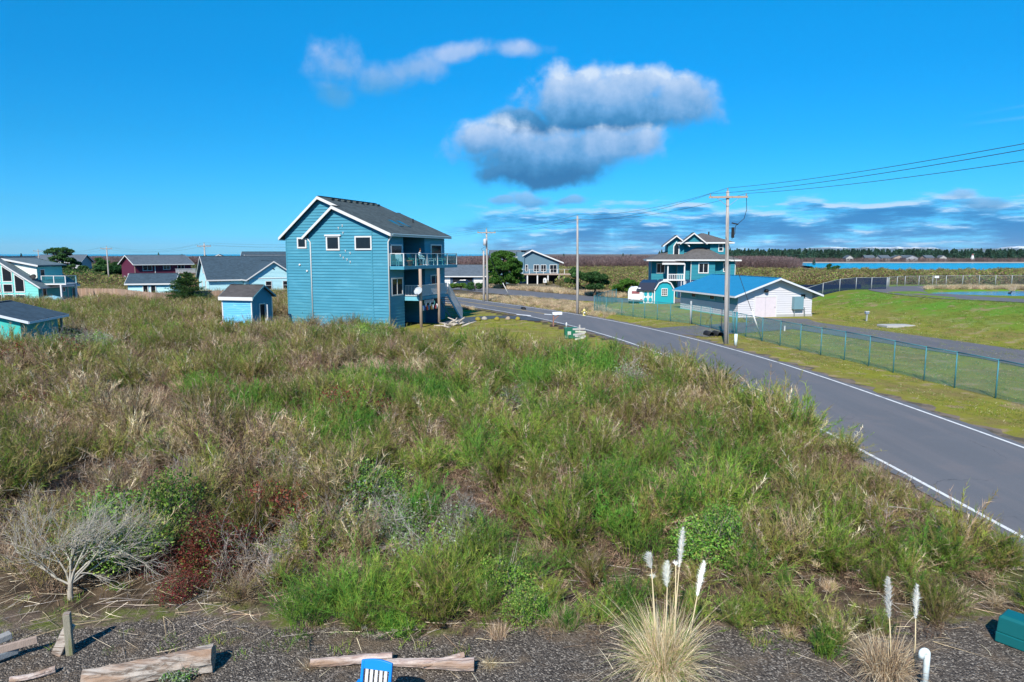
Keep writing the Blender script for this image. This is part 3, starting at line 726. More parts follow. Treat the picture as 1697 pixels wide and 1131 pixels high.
    for i, (x, y) in enumerate(posts):
        MB().box(x - .04, x + .04, y - .04, y + .04, 5.2, 6.24).build('rail_post', WHITE, d1)
        if i:
            a, b = posts[i - 1], (x, y); B = MB(); B.beam((*a, 6.25), (*b, 6.25), .08, .05); B.build('top_rail', WHITE, d1)
            B = MB(); B.beam((*a, 5.75), (*b, 5.75), .012, .85); B.build('glass_panel', GL, d1)
    # lower deck with its own posts, railing, sign and stair
    d2 = MB().box(-4.3, 1.0, 2.95, 8.6, 2.30, 2.58).build('lower_deck', M_BLUE, H)
    MB().box(-.4, 1.02, 2.9, 2.95, 2.26, 2.6).build('deck_fascia', mat('deck_fascia_paint', (.16, .45, .55), .6), d2)
    M_RAIL = mat('grey_white_rail', (.62, .63, .63), .6, .08)
    for (a, b) in (((-.35, 2.98), (.95, 2.98)), ((.95, 3.05), (.95, 8.5))):
        L = math.hypot(b[0] - a[0], b[1] - a[1]); n = int(L / .13)
        B = MB(); B.beam((*a, 3.55), (*b, 3.55), .08, .06); B.beam((*a, 2.68), (*b, 2.68), .06, .05); B.build('hand_rail', M_RAIL, d2)
        for k in range(n + 1):
            t = k / n; x, y = a[0] + (b[0] - a[0]) * t, a[1] + (b[1] - a[1]) * t
            MB().box(x - .02, x + .02, y - .02, y + .02, 2.68, 3.54).build('baluster', M_RAIL, d2)
    for y in (2.98, 6.5):
        B = MB(); B.tube([(1.1, y, -.5), (1.1, y, 2.5), (1.08, y, 4.96)], .13, 10); B.build('deck_post', M_WOOD, H, smooth=True)
    MB().box(-2.5, 0.9, 6.9, 7.0, -.2, 2.28).build('store_wall', mat('navy_paint', (.025, .10, .19), .6), H)
    st = MB(); rs = MB()
    for k in range(12):
        z = 2.4 - k * .215; y = 8.7 + k * .26; st.box(-.1, 1.0, y, y + .27, z - .05, z)
    st.build('stair', M_WOOD, H)
    for x in (-.1, 1.0):
        B = MB(); B.beam((x, 8.6, 2.4), (x, 11.9, -.3), .06, .24); B.build('stair_stringer', M_BLUE, H)
    B = MB(); B.beam((1.03, 8.6, 3.55), (1.03, 11.8, .9), .06, .07)
    for k in range(22):
        t = k / 21; y = 8.6 + 3.2 * t; zb = 2.5 - 2.65 * t; B.box(1.01, 1.05, y - .02, y + .02, zb, zb + 1.02)
    B.build('stair_railing', M_RAIL, H)
    # things on and about the decks
    def put(name, p, label, cat, group=None):
        q = fr.o + fr.x * p[0] + fr.y * p[1]; return empty(name, (q[0], q[1], p[2]), fr.a, label, cat, group)
    D = put('satellite_dish', (1.15, 2.9, 3.05), 'pale satellite dish fixed to the lower deck post of the blue house', 'dish')
    tilt = Matrix.Rotation(R(-62), 3, 'X') @ Matrix.Rotation(R(12), 3, 'Z')
    B = MB(); B.lathe([(.02, .08), (.15, .09), (.32, .14), (.37, .18), (.36, .165), (.23, .10), (.04, .055)], (0, -.35, 0), 20, ax=lambda q: tuple(Matrix.Rotation(R(58), 3, 'X') @ Vector(q))); B.build('reflector', mat('dish_shaded_grey', (.42, .46, .50), .4), D, smooth=True)  # whitish dish toned down to grey, shade put into the base colour
    B = MB(); B.tube([(-.05, .12, -.05), (0, -.15, -.25), (0, -.75, -.15)], .025); B.build('feed_arm', M_BLACK, D)
    colors = [(.7, .06, .05), (.8, .8, .78), (.05, .15, .5), (.8, .75, .7), (.65, .10, .08), (.1, .3, .5), (.85, .83, .8), (.7, .35, .1), (.8, .8, .8), (.1, .35, .3), (.75, .1, .1), (.82, .8, .75)]
    for k, cc in enumerate(colors):
        y = 3.25 + k * .27; z = 1.95 - .38 * abs(math.sin(k * 2.1)); b = put('fishing_float', (1.02, y, z), 'small painted fishing float in the row hung under the lower deck', 'float', 'fishing floats under the deck')
        B = MB(); B.lathe([(.02, -.26), (.07, -.22), (.085, -.05), (.085, .06), (.06, .17), (.02, .2)], n=10); B.build('buoy', mat('float_%d' % k, cc, .5), b, smooth=True)
        B = MB(); B.tube([(0, 0, .19), (0, 0, 2.30 - z)], .012, 5); B.build('cord', M_BLACK, b)
    sg = put('name_board', (1.06, 4.6, 2.12), 'small grey plank sign hung over the row of fishing floats', 'sign')
    MB().box(-.02, .02, -.9, .9, -.14, .14).build('board', mat('grey_plank', (.42, .38, .36), .8, .2, 4, .4), sg)
    for y in (-.7, .7): MB().tube([(0, y, .14), (0, y, .32)], .012, 5).build('hook', M_BLACK, sg)
    # chairs and flower pot on the upper deck
    def deck_chair(x, y, rz, label):
        e = put('deck_chair', (x, y, 5.225), label, 'chair', 'chairs on the upper deck'); e.rotation_euler[2] += rz; m = mat('chair_' + label[:6].strip(), (.10, .33, .34) if 'teal' in label else (.45, .47, .5), .5)
        for k in range(5): B = MB(); B.beam((-.22 + k * .11, .22, .35), (-.22 + k * .11, .5, 1.0), .09, .02, up=(0, 1, 0)); B.build('back_slat', m, e)
        B = MB(); B.box(-.27, .27, -.3, .24, .36, .40); B.build('seat', m, e)
        for sx in (-.26, .26):
            for sy in (-.27, .2): MB().box(sx - .025, sx + .025, sy - .025, sy + .025, 0, .57 if sy < 0 else .40).build('leg', m, e)
            MB().box(sx - .05, sx + .05, -.32, .28, .57, .60).build('armrest', m, e)
    deck_chair(.2, 1.2, .9, 'grey slatted chair at the near corner of the upper deck')
    deck_chair(.25, 3.3, 1.4, 'teal slatted chair beside the orange pot on the upper deck')
    deck_chair(.2, 7.0, 1.7, 'grey slatted chair right of the person on the upper deck'); deck_chair(.2, 9.0, 1.5, 'teal slatted chair at the far end of the upper deck')
    pt = put('flower_pot', (.45, 2.35, 5.225), 'orange clay pot standing by the glass railing of the upper deck', 'pot')
    B = MB(); B.lathe([(.16, 0), (.25, .38), (.28, .40), (.28, .46), (.23, .46), (.2, .36)], n=16); B.build('pot', mat('terracotta', (.55, .16, .07), .7), pt, smooth=True)
    B = MB()
    for k in range(60):
        a = random.uniform(0, 6.28); r = random.uniform(0, .3); z = .42 + random.uniform(0, .25); p = np.array((r * math.cos(a), r * math.sin(a), z)); q = np.array([random.gauss(0, .05) for _ in range(3)]); w = np.array([random.gauss(0, .05) for _ in range(3)]); B.poly([p, p + q, p + w])
    B.build('plant', mat('pot_plant', (.08, .2, .05), .6), pt)
    # person sitting sideways on a stool behind the glass, white shirt
    P = put('person', (-.05, 5.1, 5.225), 'person in a white shirt sitting on the upper deck behind the glass railing', 'person')
    skin = mat('skin', (.45, .25, .17), .5); shirt = mat('white_shirt', (.78, .78, .77), .8); trouser = mat('pale_trousers', (.45, .48, .55), .8); hair = mat('brown_hair', (.05, .03, .02), .7)
    V = [(0, 0, .62), (0, -.01, .85), (.02, -.02, 1.05), (.05, -.02, 1.17), (.08, -.02, 1.28), (.10, -.02, 1.40),
         (0.02, -.19, 1.08), (.10, -.26, .83), (.32, -.2, .78), (.44, -.17, .80), (0.02, .17, 1.08), (.10, .24, .83), (.30, .2, .76), (.42, .17, .76),
         (.05, -.10, .60), (.45, -.12, .60), (.42, -.12, .20), (.40, -.12, .06), (.55, -.12, .04), (.05, .10, .60), (.43, .14, .59), (.50, .14, .20), (.49, .14, .06), (.63, .14, .04)]
    E_ = [(0, 1), (1, 2), (2, 3), (3, 4), (4, 5), (2, 6), (6, 7), (7, 8), (8, 9), (2, 10), (10, 11), (11, 12), (12, 13), (0, 14), (14, 15), (15, 16), (16, 17), (17, 18), (0, 19), (19, 20), (20, 21), (21, 22), (22, 23)]
    rad = [.15, .15, .16, .06, .095, .085, .075, .05, .04, .035, .075, .05, .04, .035, .095, .075, .055, .045, .04, .095, .075, .055, .045, .04]
    me = bpy.data.meshes.new('body'); me.from_pydata(V, E_, []); o = bpy.data.objects.new('body', me); COL.objects.link(o); o.parent = P
    sm = o.modifiers.new('skin', 'SKIN'); sm.use_smooth_shade = True
    for i, sv in enumerate(me.skin_vertices[0].data): sv.radius = (rad[i], rad[i]); sv.use_root = (i == 0)
    su = o.modifiers.new('sub', 'SUBSURF'); su.levels = su.render_levels = 2
    m = bpy.data.materials.new('person_clothes'); m.use_nodes = True; T = NT(m.node_tree); pb = T.n['Principled BSDF']
    tc = T.new('ShaderNodeTexCoord'); zz = T.sep(tc.outputs['Object'])
    c = T.mix(T.math('GREATER_THAN', zz[2], .70), (.45, .48, .55), (.78, .78, .77)); c = T.mix(T.math('GREATER_THAN', zz[2], 1.15), c, (.45, .25, .17))
    c = T.mix(T.math('MULTIPLY', T.math('GREATER_THAN', zz[0], .36), T.math('GREATER_THAN', zz[2], .70)), c, (.45, .25, .17))
    T.put(pb.inputs['Base Color'], c); pb.inputs['Roughness'].default_value = .8; me.materials.append(m)
    B = MB(); B.lathe([(.02, .0), (.085, .02), (.11, .08), (.10, .15), (.05, .2), (.01, .21)], (.07, -.02, 1.29), 14); B.build('hair', hair, P, smooth=True)
    sl = put('bar_stool', (-.05, 5.1, 5.225), 'stool under the person in a white shirt on the upper deck', 'stool')
    MB().lathe([(.17, .50), (.18, .53), (.17, .55)], n=14).build('seat', M_WOOD, sl)
    for a in range(4): MB().tube([(.19 * math.cos(a * 1.57 + .8), .19 * math.sin(a * 1.57 + .8), 0), (.11 * math.cos(a * 1.57 + .8), .11 * math.sin(a * 1.57 + .8), .5)], .018, 6).build('leg', M_WOOD, sl)
    # driftwood heap by the stair foot
    for k in range(16):
        q = G(752 + random.uniform(-14, 20), 541 + random.uniform(-4, 4)); L = random.uniform(.5, 1.3); a = random.uniform(0, 6.28); zt = random.uniform(.15, .75)
        pts = [(0, 0, .04), (math.cos(a) * L * .5, math.sin(a) * L * .5, .1 + zt * .4), (math.cos(a + .4) * L, math.sin(a + .4) * L, zt)]
        B = MB(); B.tube(pts, [.09, .07, .03], 7); b = B.build('driftwood_piece', mat('driftwood', (.52, .46, .40), .85, .2, 4, .4), smooth=True); b.location = (q[0], q[1], 0)
        tag(b, 'bleached driftwood piece in the heap at the foot of the house stair', 'driftwood', 'driftwood heap by the stair')
blue_house()

# ================================================================== the small blue shed
def blue_shed():
    fr = Frame(-21.4, 56.0, -.25); keepout(fr, -3.2, .4, -.9, 3.2)
    s = thing('garden_shed', fr, 'small weathered pale blue shed with dark shingle roof and open door', 'shed')
    wall(s, rect(-2.75, 0, 0, 2.72), fy(0, -1), M_SHED, .15); wall(s, rect(-2.75, 0, 0, 2.72), fy(2.8, 1), M_SHED, .15)
    g = [(0, 0), (2.8, 0), (2.8, 2.72), (1.4, 3.55), (0, 2.72)]; shade_blue = mat('shed_end_shade', (.06, .24, .36), .6)  # gable end in a darker copy of the blue, its shade in the colour
    wall(s, g, fx(0, 1), shade_blue, .17); wall(s, g, fx(-2.75, -1), M_SHED, .15)
    roof_gable(s, mx, slab(0, 2.8, 1.4, 2.75, 2.75, 3.57, .22), -2.95, .32, shingle('shed_shingle', (.075, .07, .068)), mat('shed_trim', (.10, .26, .32), .6), .09, .16)
    MB().box(-2.95, .30, -.27, -.235, 2.42, 2.70).build('eave_board', WHITE, s)
    for x, y in ((0, 0), (-2.75, 0), (0, 2.8)): MB().box(x - .05, x + .05, y - .05, y + .05, 0, 2.6).build('corner_board', WHITE, s)
    f = fx(0, 1)
    B = MB()
    for q in (rect(.95, 1.03, .15, 2.1), rect(1.7, 1.78, .15, 2.1), rect(1.03, 1.7, 2.03, 2.1)): B.prism(q, f, 0, .09)
    B.build('door_frame', WHITE, s)
    B = MB(); B.prism(rect(1.03, 1.7, .15, 2.03), f, .048, .058); B.build('doorway_shade_panel', M_DARK, s)  # flat panel in the door frame, the shade inside put into its colour
    B = MB(); B.beam((.05, 1.68, 1.08), (.5, 1.45, 1.08), .04, 1.85); d = B.build('door', mat('door_white', (.7, .72, .75), .5), s)
    B = MB(); B.beam((.47, 1.40, 1.0), (.47, 1.50, 1.0), .03, .03); B.build('handle', M_METAL, d)
    sheet(s, [(0.05, .3, .08), (1.0, .3, .08), (1.0, 2.5, .08), (.05, 2.5, .08)], .1, mat('ramp_wood', (.2, .3, .36), .7, .2, 3), 'ramp')
    # crate-like hutch and striped float by the wall
    q = fr.o + fr.x * -1.2 + fr.y * -.55
    h = empty('red_hutch', (q[0], q[1], 0), fr.a, 'small red and white wooden hutch against the pale blue shed', 'hutch'); red = mat('hutch_red', (.35, .03, .03), .6)
    B = MB(); B.box(-.5, .5, -.3, .3, .08, .16); B.build('floor', WHITE, h)
    for x in (-.48, .12, .48): MB().box(x - .04, x + .04, -.32, -.25, .16, .66).build('post', WHITE, h)
    MB().box(.16, .44, -.3, -.26, .16, .64).build('side_panel', red, h); MB().box(-.5, .5, .2, .28, .16, .66).build('back_panel', M_DARK, h)
    MB().box(-.52, .52, -.36, .34, .66, .72).build('lid', mat('hutch_lid', (.2, .3, .34), .6), h)
    q = fr.o + fr.x * -2.35 + fr.y * -.6
    b = empty('striped_buoy', (q[0], q[1], 0), 0, 'red and white striped buoy lying beside the pale blue shed', 'buoy')
    m = bpy.data.materials.new('stripes'); m.use_nodes = True; T = NT(m.node_tree); pb = T.n['Principled BSDF']; tc = T.new('ShaderNodeTexCoord'); x = T.sep(tc.outputs['Object'])
    a = T.math('ARCTAN2', x[1], x[0]); T.put(pb.inputs['Base Color'], T.mix(T.math('GREATER_THAN', T.math('SINE', T.math('MULTIPLY', a, 6)), 0), (.55, .03, .04), (.8, .78, .76)))
    B = MB(); B.lathe([(.03, 0), (.28, .1), (.4, .32), (.33, .55), (.08, .7), (.05, .74)], n=20); B.build('float_body', m, b, smooth=True)
    B = MB(); B.tube([(0, 0, .72), (.08, 0, 1.0), (.12, 0, 1.15)], [.03, .03, .02], 6); B.build('stem', M_METAL, b)
blue_shed()

# ================================================================== houses on the left
MINT = mat('mint_paint', (.20, .62, .56), .6, .06); MINT_D = mat('side_shade_mint', (.075, .46, .42), .6, .06); CREAM = mat('cream_siding', (.70, .74, .68), .6, .05)
ROOF_G = shingle('grey_green_shingle', (.12, .165, .18)); ROOF_B = shingle('slate_blue_shingle', (.045, .075, .100)); ROOF_S = shingle('steel_grey_shingle', (.10, .125, .15))
def mint_house():
    fr = Frame(-69.2, 85.0, 0.0); keepout(fr, -1, 15, -1, 9)
    h = thing('mint_house', fr, 'mint green house with tall gable windows, shed dormer and side balcony', 'house')
    W_, D_, ze, zr = 10.3, 7.0, 2.35, 5.75; f = fy(0, -1)
    gable_house(h, 0, W_, 0, D_, ze, zr, 'y', MINT, ROOF_G, WHITE, .5, .45, .2, t=.14)
    wall(h, rect(0, D_, 0, ze - .05), fx(W_ + .03, 1), MINT_D, .2)  # right wall overlaid in darker mint, side shade put into the colour
    # dormer to the right
    wall(h, [(6.3, 3.9), (9.5, 2.6), (9.5, 4.6), (5.5, 5.3)], fy(1.2, -1), CREAM, .16)
    wall(h, rect(1.2, 6.0, 2.6, 4.6), fx(9.5, 1), MINT, .2); window(h, fx(9.5, 1), 1.6, 2.5, 2.7, 4.3, name='balcony_door')
    sheet(h, [(5.3, .75, 5.72), (9.95, .75, 4.83), (9.95, 6.4, 4.83), (5.3, 6.4, 5.72)], .14, ROOF_G, 'dormer_roof')
    B = MB(); B.beam((5.3, .73, 5.62), (9.97, .73, 4.73), .04, .22); B.build('rake_board', WHITE, h)
    # balcony
    b = MB().box(9.9, 13.0, 1.2, 3.4, 2.35, 2.52).build('balcony', WHITE, h); GL = MATS['deck_glass']
    pts = [(9.95, 1.25), (11.5, 1.25), (12.95, 1.25), (12.95, 3.35)]
    for i, p in enumerate(pts):
        MB().box(p[0] - .05, p[0] + .05, p[1] - .05, p[1] + .05, 2.5, 3.5).build('rail_post', WHITE, b)
        if i: B = MB(); B.beam((*pts[i - 1], 3.48), (*p, 3.48), .07, .06); B.build('top_rail', WHITE, b); B = MB(); B.beam((*pts[i - 1], 3.0), (*p, 3.0), .015, .85); B.build('glass_panel', GL, b)
    for p in ((12.3, 1.3), (12.9, 3.3)): MB().box(p[0] - .09, p[0] + .09, p[1] - .09, p[1] + .09, 0, 2.36).build('balcony_post', WHITE, h)
    # gable glazing
    c = W_ / 2; slope = (zr - ze) / c; pane2 = glass('green_glass', (.02, .05, .05))
    for k in range(-2, 3):
        x0 = c + k * 1.45 - .62; x1 = x0 + 1.24
        window(h, f, x0, x1, .15, 1.25, fw=.1, pane=pane2); 
        if abs(k) < 2: window(h, f, x0, x1, 1.45, 2.55, fw=.1)
        zt = lambda x: zr - abs(x - c) * slope - .35
        lo = 2.75 if abs(k) < 2 else 1.45
        q = [(x0, lo), (x1, lo), (x1, max(zt(x1), lo + .15)), (x0, max(zt(x0), lo + .15))]
        if k == 0: q = [(x0, lo), (x1, lo), (x1, zt(x1)), (c, zt(c)), (x0, zt(x0))]
        B = MB(); B.prism(q, f, 0, .075); w = B.build('window', WHITE, h)
        cx, cz = np.mean([p[0] for p in q]), np.mean([p[1] for p in q]); B = MB(); B.prism([(cx + (a - cx) * .84, cz + (b_ - cz) * .84) for a, b_ in q], f, .077, .085); B.build('pane', GLASS, w)
    window(h, fx(W_ + .06, 1), .5, 1.3, .9, 2.0); window(h, fx(W_ + .06, 1), 4.4, 4.9, 1.3, 2.0); door(h, fx(W_ + .06, 1), 5.5, 6.3, .1, 2.0, MINT_D)
    B = MB(); B.lathe([(.02, .1), (.3, .14), (.45, .24), (.44, .22), (.2, .1)], (9.4, .6, 3.2), 14, ax=lambda q: tuple(Matrix.Rotation(R(50), 3, 'X') @ Vector(q))); B.tube([(9.4, .6, 2.5), (9.4, .6, 3.2)], .03); B.build('roof_dish', M_BLACK, h)
    bt = empty('covered_boat', (-56.6, 84.2, 0), .2, 'low pale blue tarpaulin covered boat beside the mint house', 'boat')
    B = MB()
    for k in range(9): pass
    B.tube([(-1.5, 0, .45), (-.8, 0, .55), (0, 0, .6), (.8, 0, .5), (1.4, 0, .42)], [.1, .5, .55, .45, .08], 12); B.build('tarpaulin', mat('tarp_blue', (.2, .42, .5), .6), bt, smooth=True)
    fr2 = Frame(-30.9, 41.6, .18); keepout(fr2, -6, 1, -.5, 6)
    s = thing('mint_shed', fr2, 'low mint green shed with slate blue roof at the left edge', 'shed')
    wall(s, [(-5, 0), (0.6, 0), (.6, 2.2), (-2.2, 2.95), (-5, 2.2)], fy(.2, -1), mat('mint_bright', (.06, .52, .45), .6), .0); wall(s, rect(.2, 5.0, 0, 2.2), fx(.6, 1), MINT_D, .2); wall(s, rect(.2, 5.0, 0, 2.2), fx(-5, -1), MINT_D, .2)
    roof_gable(s, my, [(-5.9, 1.95), (-2.2, 2.98), (1.25, 2.02)], -.15, 5.2, ROOF_B, mat('pale_trim', (.62, .66, .70), .5), .1, .18)
    for x in (1.0,): MB().box(x - .06, x + .06, 4.6, 4.72, 0, 2.0).build('porch_post', M_WOOD, s)
    p = G(112, 552); tr = empty('red_trough', (-31.5, 47.6, 0), .5, 'dark red wooden planter box behind the mint shed', 'planter'); red = mat('dark_red_wood', (.16, .03, .025), .7, .2)
    for a in ((-1.4, 1.4, -.5, -.44, 0, .95), (-1.4, 1.4, .44, .5, 0, .95), (-1.4, -1.34, -.44, .44, 0, .95), (1.34, 1.4, -.44, .44, 0, .95)): MB().box(*a).build('board', red, tr)
    MB().box(-1.33, 1.33, -.43, .43, 0, .85).build('soil', mat('soil', (.05, .035, .025), .9, .3, 9, .5), tr)
mint_house()

def red_house():
    fr = Frame(-78.6, 143.0, R(48)); keepout(fr, -1, 14, -1, 9)
    h = thing('maroon_house', fr, 'two storey maroon house with grey roof and white railed balcony', 'house'); RED = mat('maroon_siding', (.115, .018, .04), .6, .1)
    gable_house(h, 0, 11.5, 0, 7.5, 4.25, 5.85, 'x', RED, ROOF_S, WHITE, .7, .5, .2)
    f = fy(0, -1)
    for a, b, z0, z1, c in ((1.5, 3.4, 2.7, 4.0, 2), (5.6, 7.1, 2.9, 4.0, 2), (8.6, 10.1, 2.2, 3.95, 2)): window(h, f, a, b, z0, z1, c)
    for a in (1.5, 3.4): pass
    g = fx(0, -1)
    window(h, g, 1.0, 2.2, .5, 1.6, 2); window(h, g, 5.6, 6.3, .7, 1.6); door(h, g, 3.0, 3.9, .1, 2.0, RED)
    MB().box(-.05, .05, -.05, .05, 0, 4.2).build('corner_board', M_WOOD, h); MB().box(3.9, 4.05, -.1, -.02, .2, 4.2).build('downspout', WHITE, h)
    b = MB().box(7.6, 11.9, -1.5, -.02, 2.0, 2.16).build('balcony', M_WOOD, h)
    for x in np.linspace(7.7, 11.8, 24): MB().box(x - .05, x + .05, -1.46, -1.4, 2.16, 3.0).build('baluster', WHITE, b)
    MB().box(7.6, 11.9, -1.5, -1.36, 3.0, 3.08).build('top_rail', WHITE, b)
    for x in (7.8, 11.7): MB().box(x - .08, x + .08, -1.4, -1.24, 0, 2.0).build('balcony_post', M_WOOD, h)
red_house()

AQUA = mat('pale_aqua_siding', (.46, .74, .78), .6, .04)
def aqua_house():
    fr = Frame(-40.8, 103.4, R(33)); keepout(fr, -6, 14, -1, 14)
    h = thing('aqua_house', fr, 'single storey pale aqua house with navy roof and white trim', 'house')
    gable_house(h, -4.0, 13, 3.5, 13, 2.5, 5.75, 'x', AQUA, ROOF_B, WHITE, .45, .45, .2)
    gable_house(h, 1.0, 8.4, 0, 8.3, 2.52, 5.0, 'y', AQUA, ROOF_B, WHITE, .45, .45, .2)
    f = fy(0, -1)
    MB().box(1, 8.4, -.08, -.05, 2.48, 2.6).build('belly_band', WHITE, h)
    window(h, f, 3.4, 4.35, .75, 2.1, 1, 2, .08); window(h, f, 6.0, 6.95, .75, 2.1, 1, 2, .08)
    MB().box(.95, 8.45, -.03, 8, -.3, .45).build('foundation', mat('concrete', (.42, .41, .39), .9, .15, 2), h)
    g = fx(-4.0, -1); window(h, g, 6.0, 6.7, .5, 2.1); window(h, g, 9.4, 10.0, .9, 2.1)
    window(h, fx(-4.0, -1), 7.8, 8.6, 3.2, 4.0)
    B = MB(); B.beam((4.55, -.05, 4.05), (4.8, -.09, 3.92), .12, .12); B.build('flood_lamp', M_BLACK, h)
    # garage
    fr2 = Frame(-51.4, 91.5, R(14)); keepout(fr2, -1, 7, -1, 6)
    g = thing('aqua_garage', fr2, 'little pale aqua outbuilding with slate roof behind the board fence', 'outbuilding')
    gable_house(g, 0, 5.6, 0, 4.2, 2.35, 3.45, 'x', AQUA, ROOF_B, WHITE, .35, .3, .2)
    window(g, fy(0, -1), 1.8, 2.5, .6, 2.1); window(g, fy(0, -1), 2.75, 3.45, .6, 2.1)
    # houses behind
    fr3 = Frame(-75.5, 168, R(20)); keepout(fr3, -1, 9, 0, 9); h3 = thing('grey_house', fr3, 'narrow pale grey gabled house behind the utility pole', 'house'); GR = mat('pale_grey_siding', (.33, .34, .36), .6, .05)
    gable_house(h3, 0, 7.0, 0, 9, 4.4, 6.0, 'y', GR, ROOF_B, WHITE, .5, .4, .2)
    window(h3, fy(0, -1), 1.8, 2.8, 2.9, 4.3); window(h3, fy(0, -1), 4.2, 5.2, 2.9, 4.3)
    fr4 = Frame(-68, 172, R(12)); keepout(fr4, -1, 18, 0, 12); h4 = thing('navy_roof_house', fr4, 'wide house with steep navy roof peaking behind the pale aqua house', 'house')
    gable_house(h4, 0, 16, 0, 11, 3.6, 6.7, 'x', GR, ROOF_B, WHITE, .6, .5, .2); window(h4, fy(0, -1), 3, 4.4, 1.2, 2.6, 2); window(h4, fy(0, -1), 8, 9.4, 1.2, 2.6, 2)
    fr5 = Frame(-52, 133, R(12)); keepout(fr5, -1, 15, 0, 10); h5 = thing('white_gable_house', fr5, 'house with grey roof and small white gable behind the pale aqua house', 'house')
    gable_house(h5, 0, 13, 0, 8, 3.2, 5.95, 'x', AQUA, ROOF_S, WHITE, .5, .4, .2); wall(h5, [(-.0, 3.2), (3.4, 3.2), (1.7, 5.6)], fy(-.3, -1), AQUA, .2)
    roof_gable(h5, my, slab(0, 3.4, 1.7, 3.2, 3.2, 5.55, .3), -.7, 3, ROOF_S, WHITE); window(h5, fy(0, -1), 6, 7.4, 1, 2.4, 2)
aqua_house()
fr = Frame(-142, 205, R(10)); h6 = thing('hillside_house', fr, 'distant pale house with grey roof among dark trees at left', 'house'); keepout(fr, -1, 16, -1, 10)
gable_house(h6, 0, 12, 0, 8, 4.0, 5.9, 'x', mat('pale_grey_siding', (.33, .34, .36)), ROOF_S, WHITE, .7, .5, .3)
window(h6, fy(0, -1), 2, 4.5, 2.3, 3.6, 2); window(h6, fy(0, -1), 7, 9, 2.3, 3.6, 2); MB().box(9.0, 14, -2.5, 0, 1.9, 2.1).build('deck', WHITE, h6)
for x in (9.3, 13.7): MB().box(x - .1, x + .1, -2.4, -2.2, 0, 1.9).build('deck_post', WHITE, h6)

def board_fence():
    pts = [(-61, 92), (-52.0, 90.0), (-42.3, 80.8), (-37.6, 85.2), (-33, 88)]
    e = empty('board_fence', (*pts[0], 0), 0, 'tan wooden board fence before the pale aqua outbuilding', 'fence'); o = np.array([*pts[0], 0])
    ms = [mat('fence_wood_%d' % k, c, .8, .2, 3, .4) for k, c in enumerate(((.36, .235, .165), (.42, .29, .21), (.30, .21, .155)))]
    me = MB().box(-.075, .075, -.012, .012, 0, 1).build('picket', ms[0], e); me.scale = (1, 1, .001); first = True
    bpy.data.objects.remove(me); meshes = []
    for m in ms: t = MB().box(-.075, .075, -.012, .012, 0, 1).build('picket', m, e); meshes.append(t.data); bpy.data.objects.remove(t)
    for a, b in zip(pts[:-1], pts[1:]):
        a, b = np.array(a), np.array(b); L = np.linalg.norm(b - a); n = int(L / .165); ang = math.atan2(b[1] - a[1], b[0] - a[0])
        for k in range(n):
            p = a + (b - a) * (k + .5) / n; q = bpy.data.objects.new('picket', random.choice(meshes)); COL.objects.link(q); q.parent = e
            q.location = (p[0] - o[0], p[1] - o[1], 0); q.rotation_euler = (0, 0, ang); q.scale = (1, 1, 1.68 + random.uniform(-.03, .04))
        for z in (.5, 1.3): B = MB(); B.beam((a[0] - o[0], a[1] - o[1] + .05, z), (b[0] - o[0], b[1] - o[1] + .05, z), .04, .09); B.build('rail', ms[0], e)
board_fence()

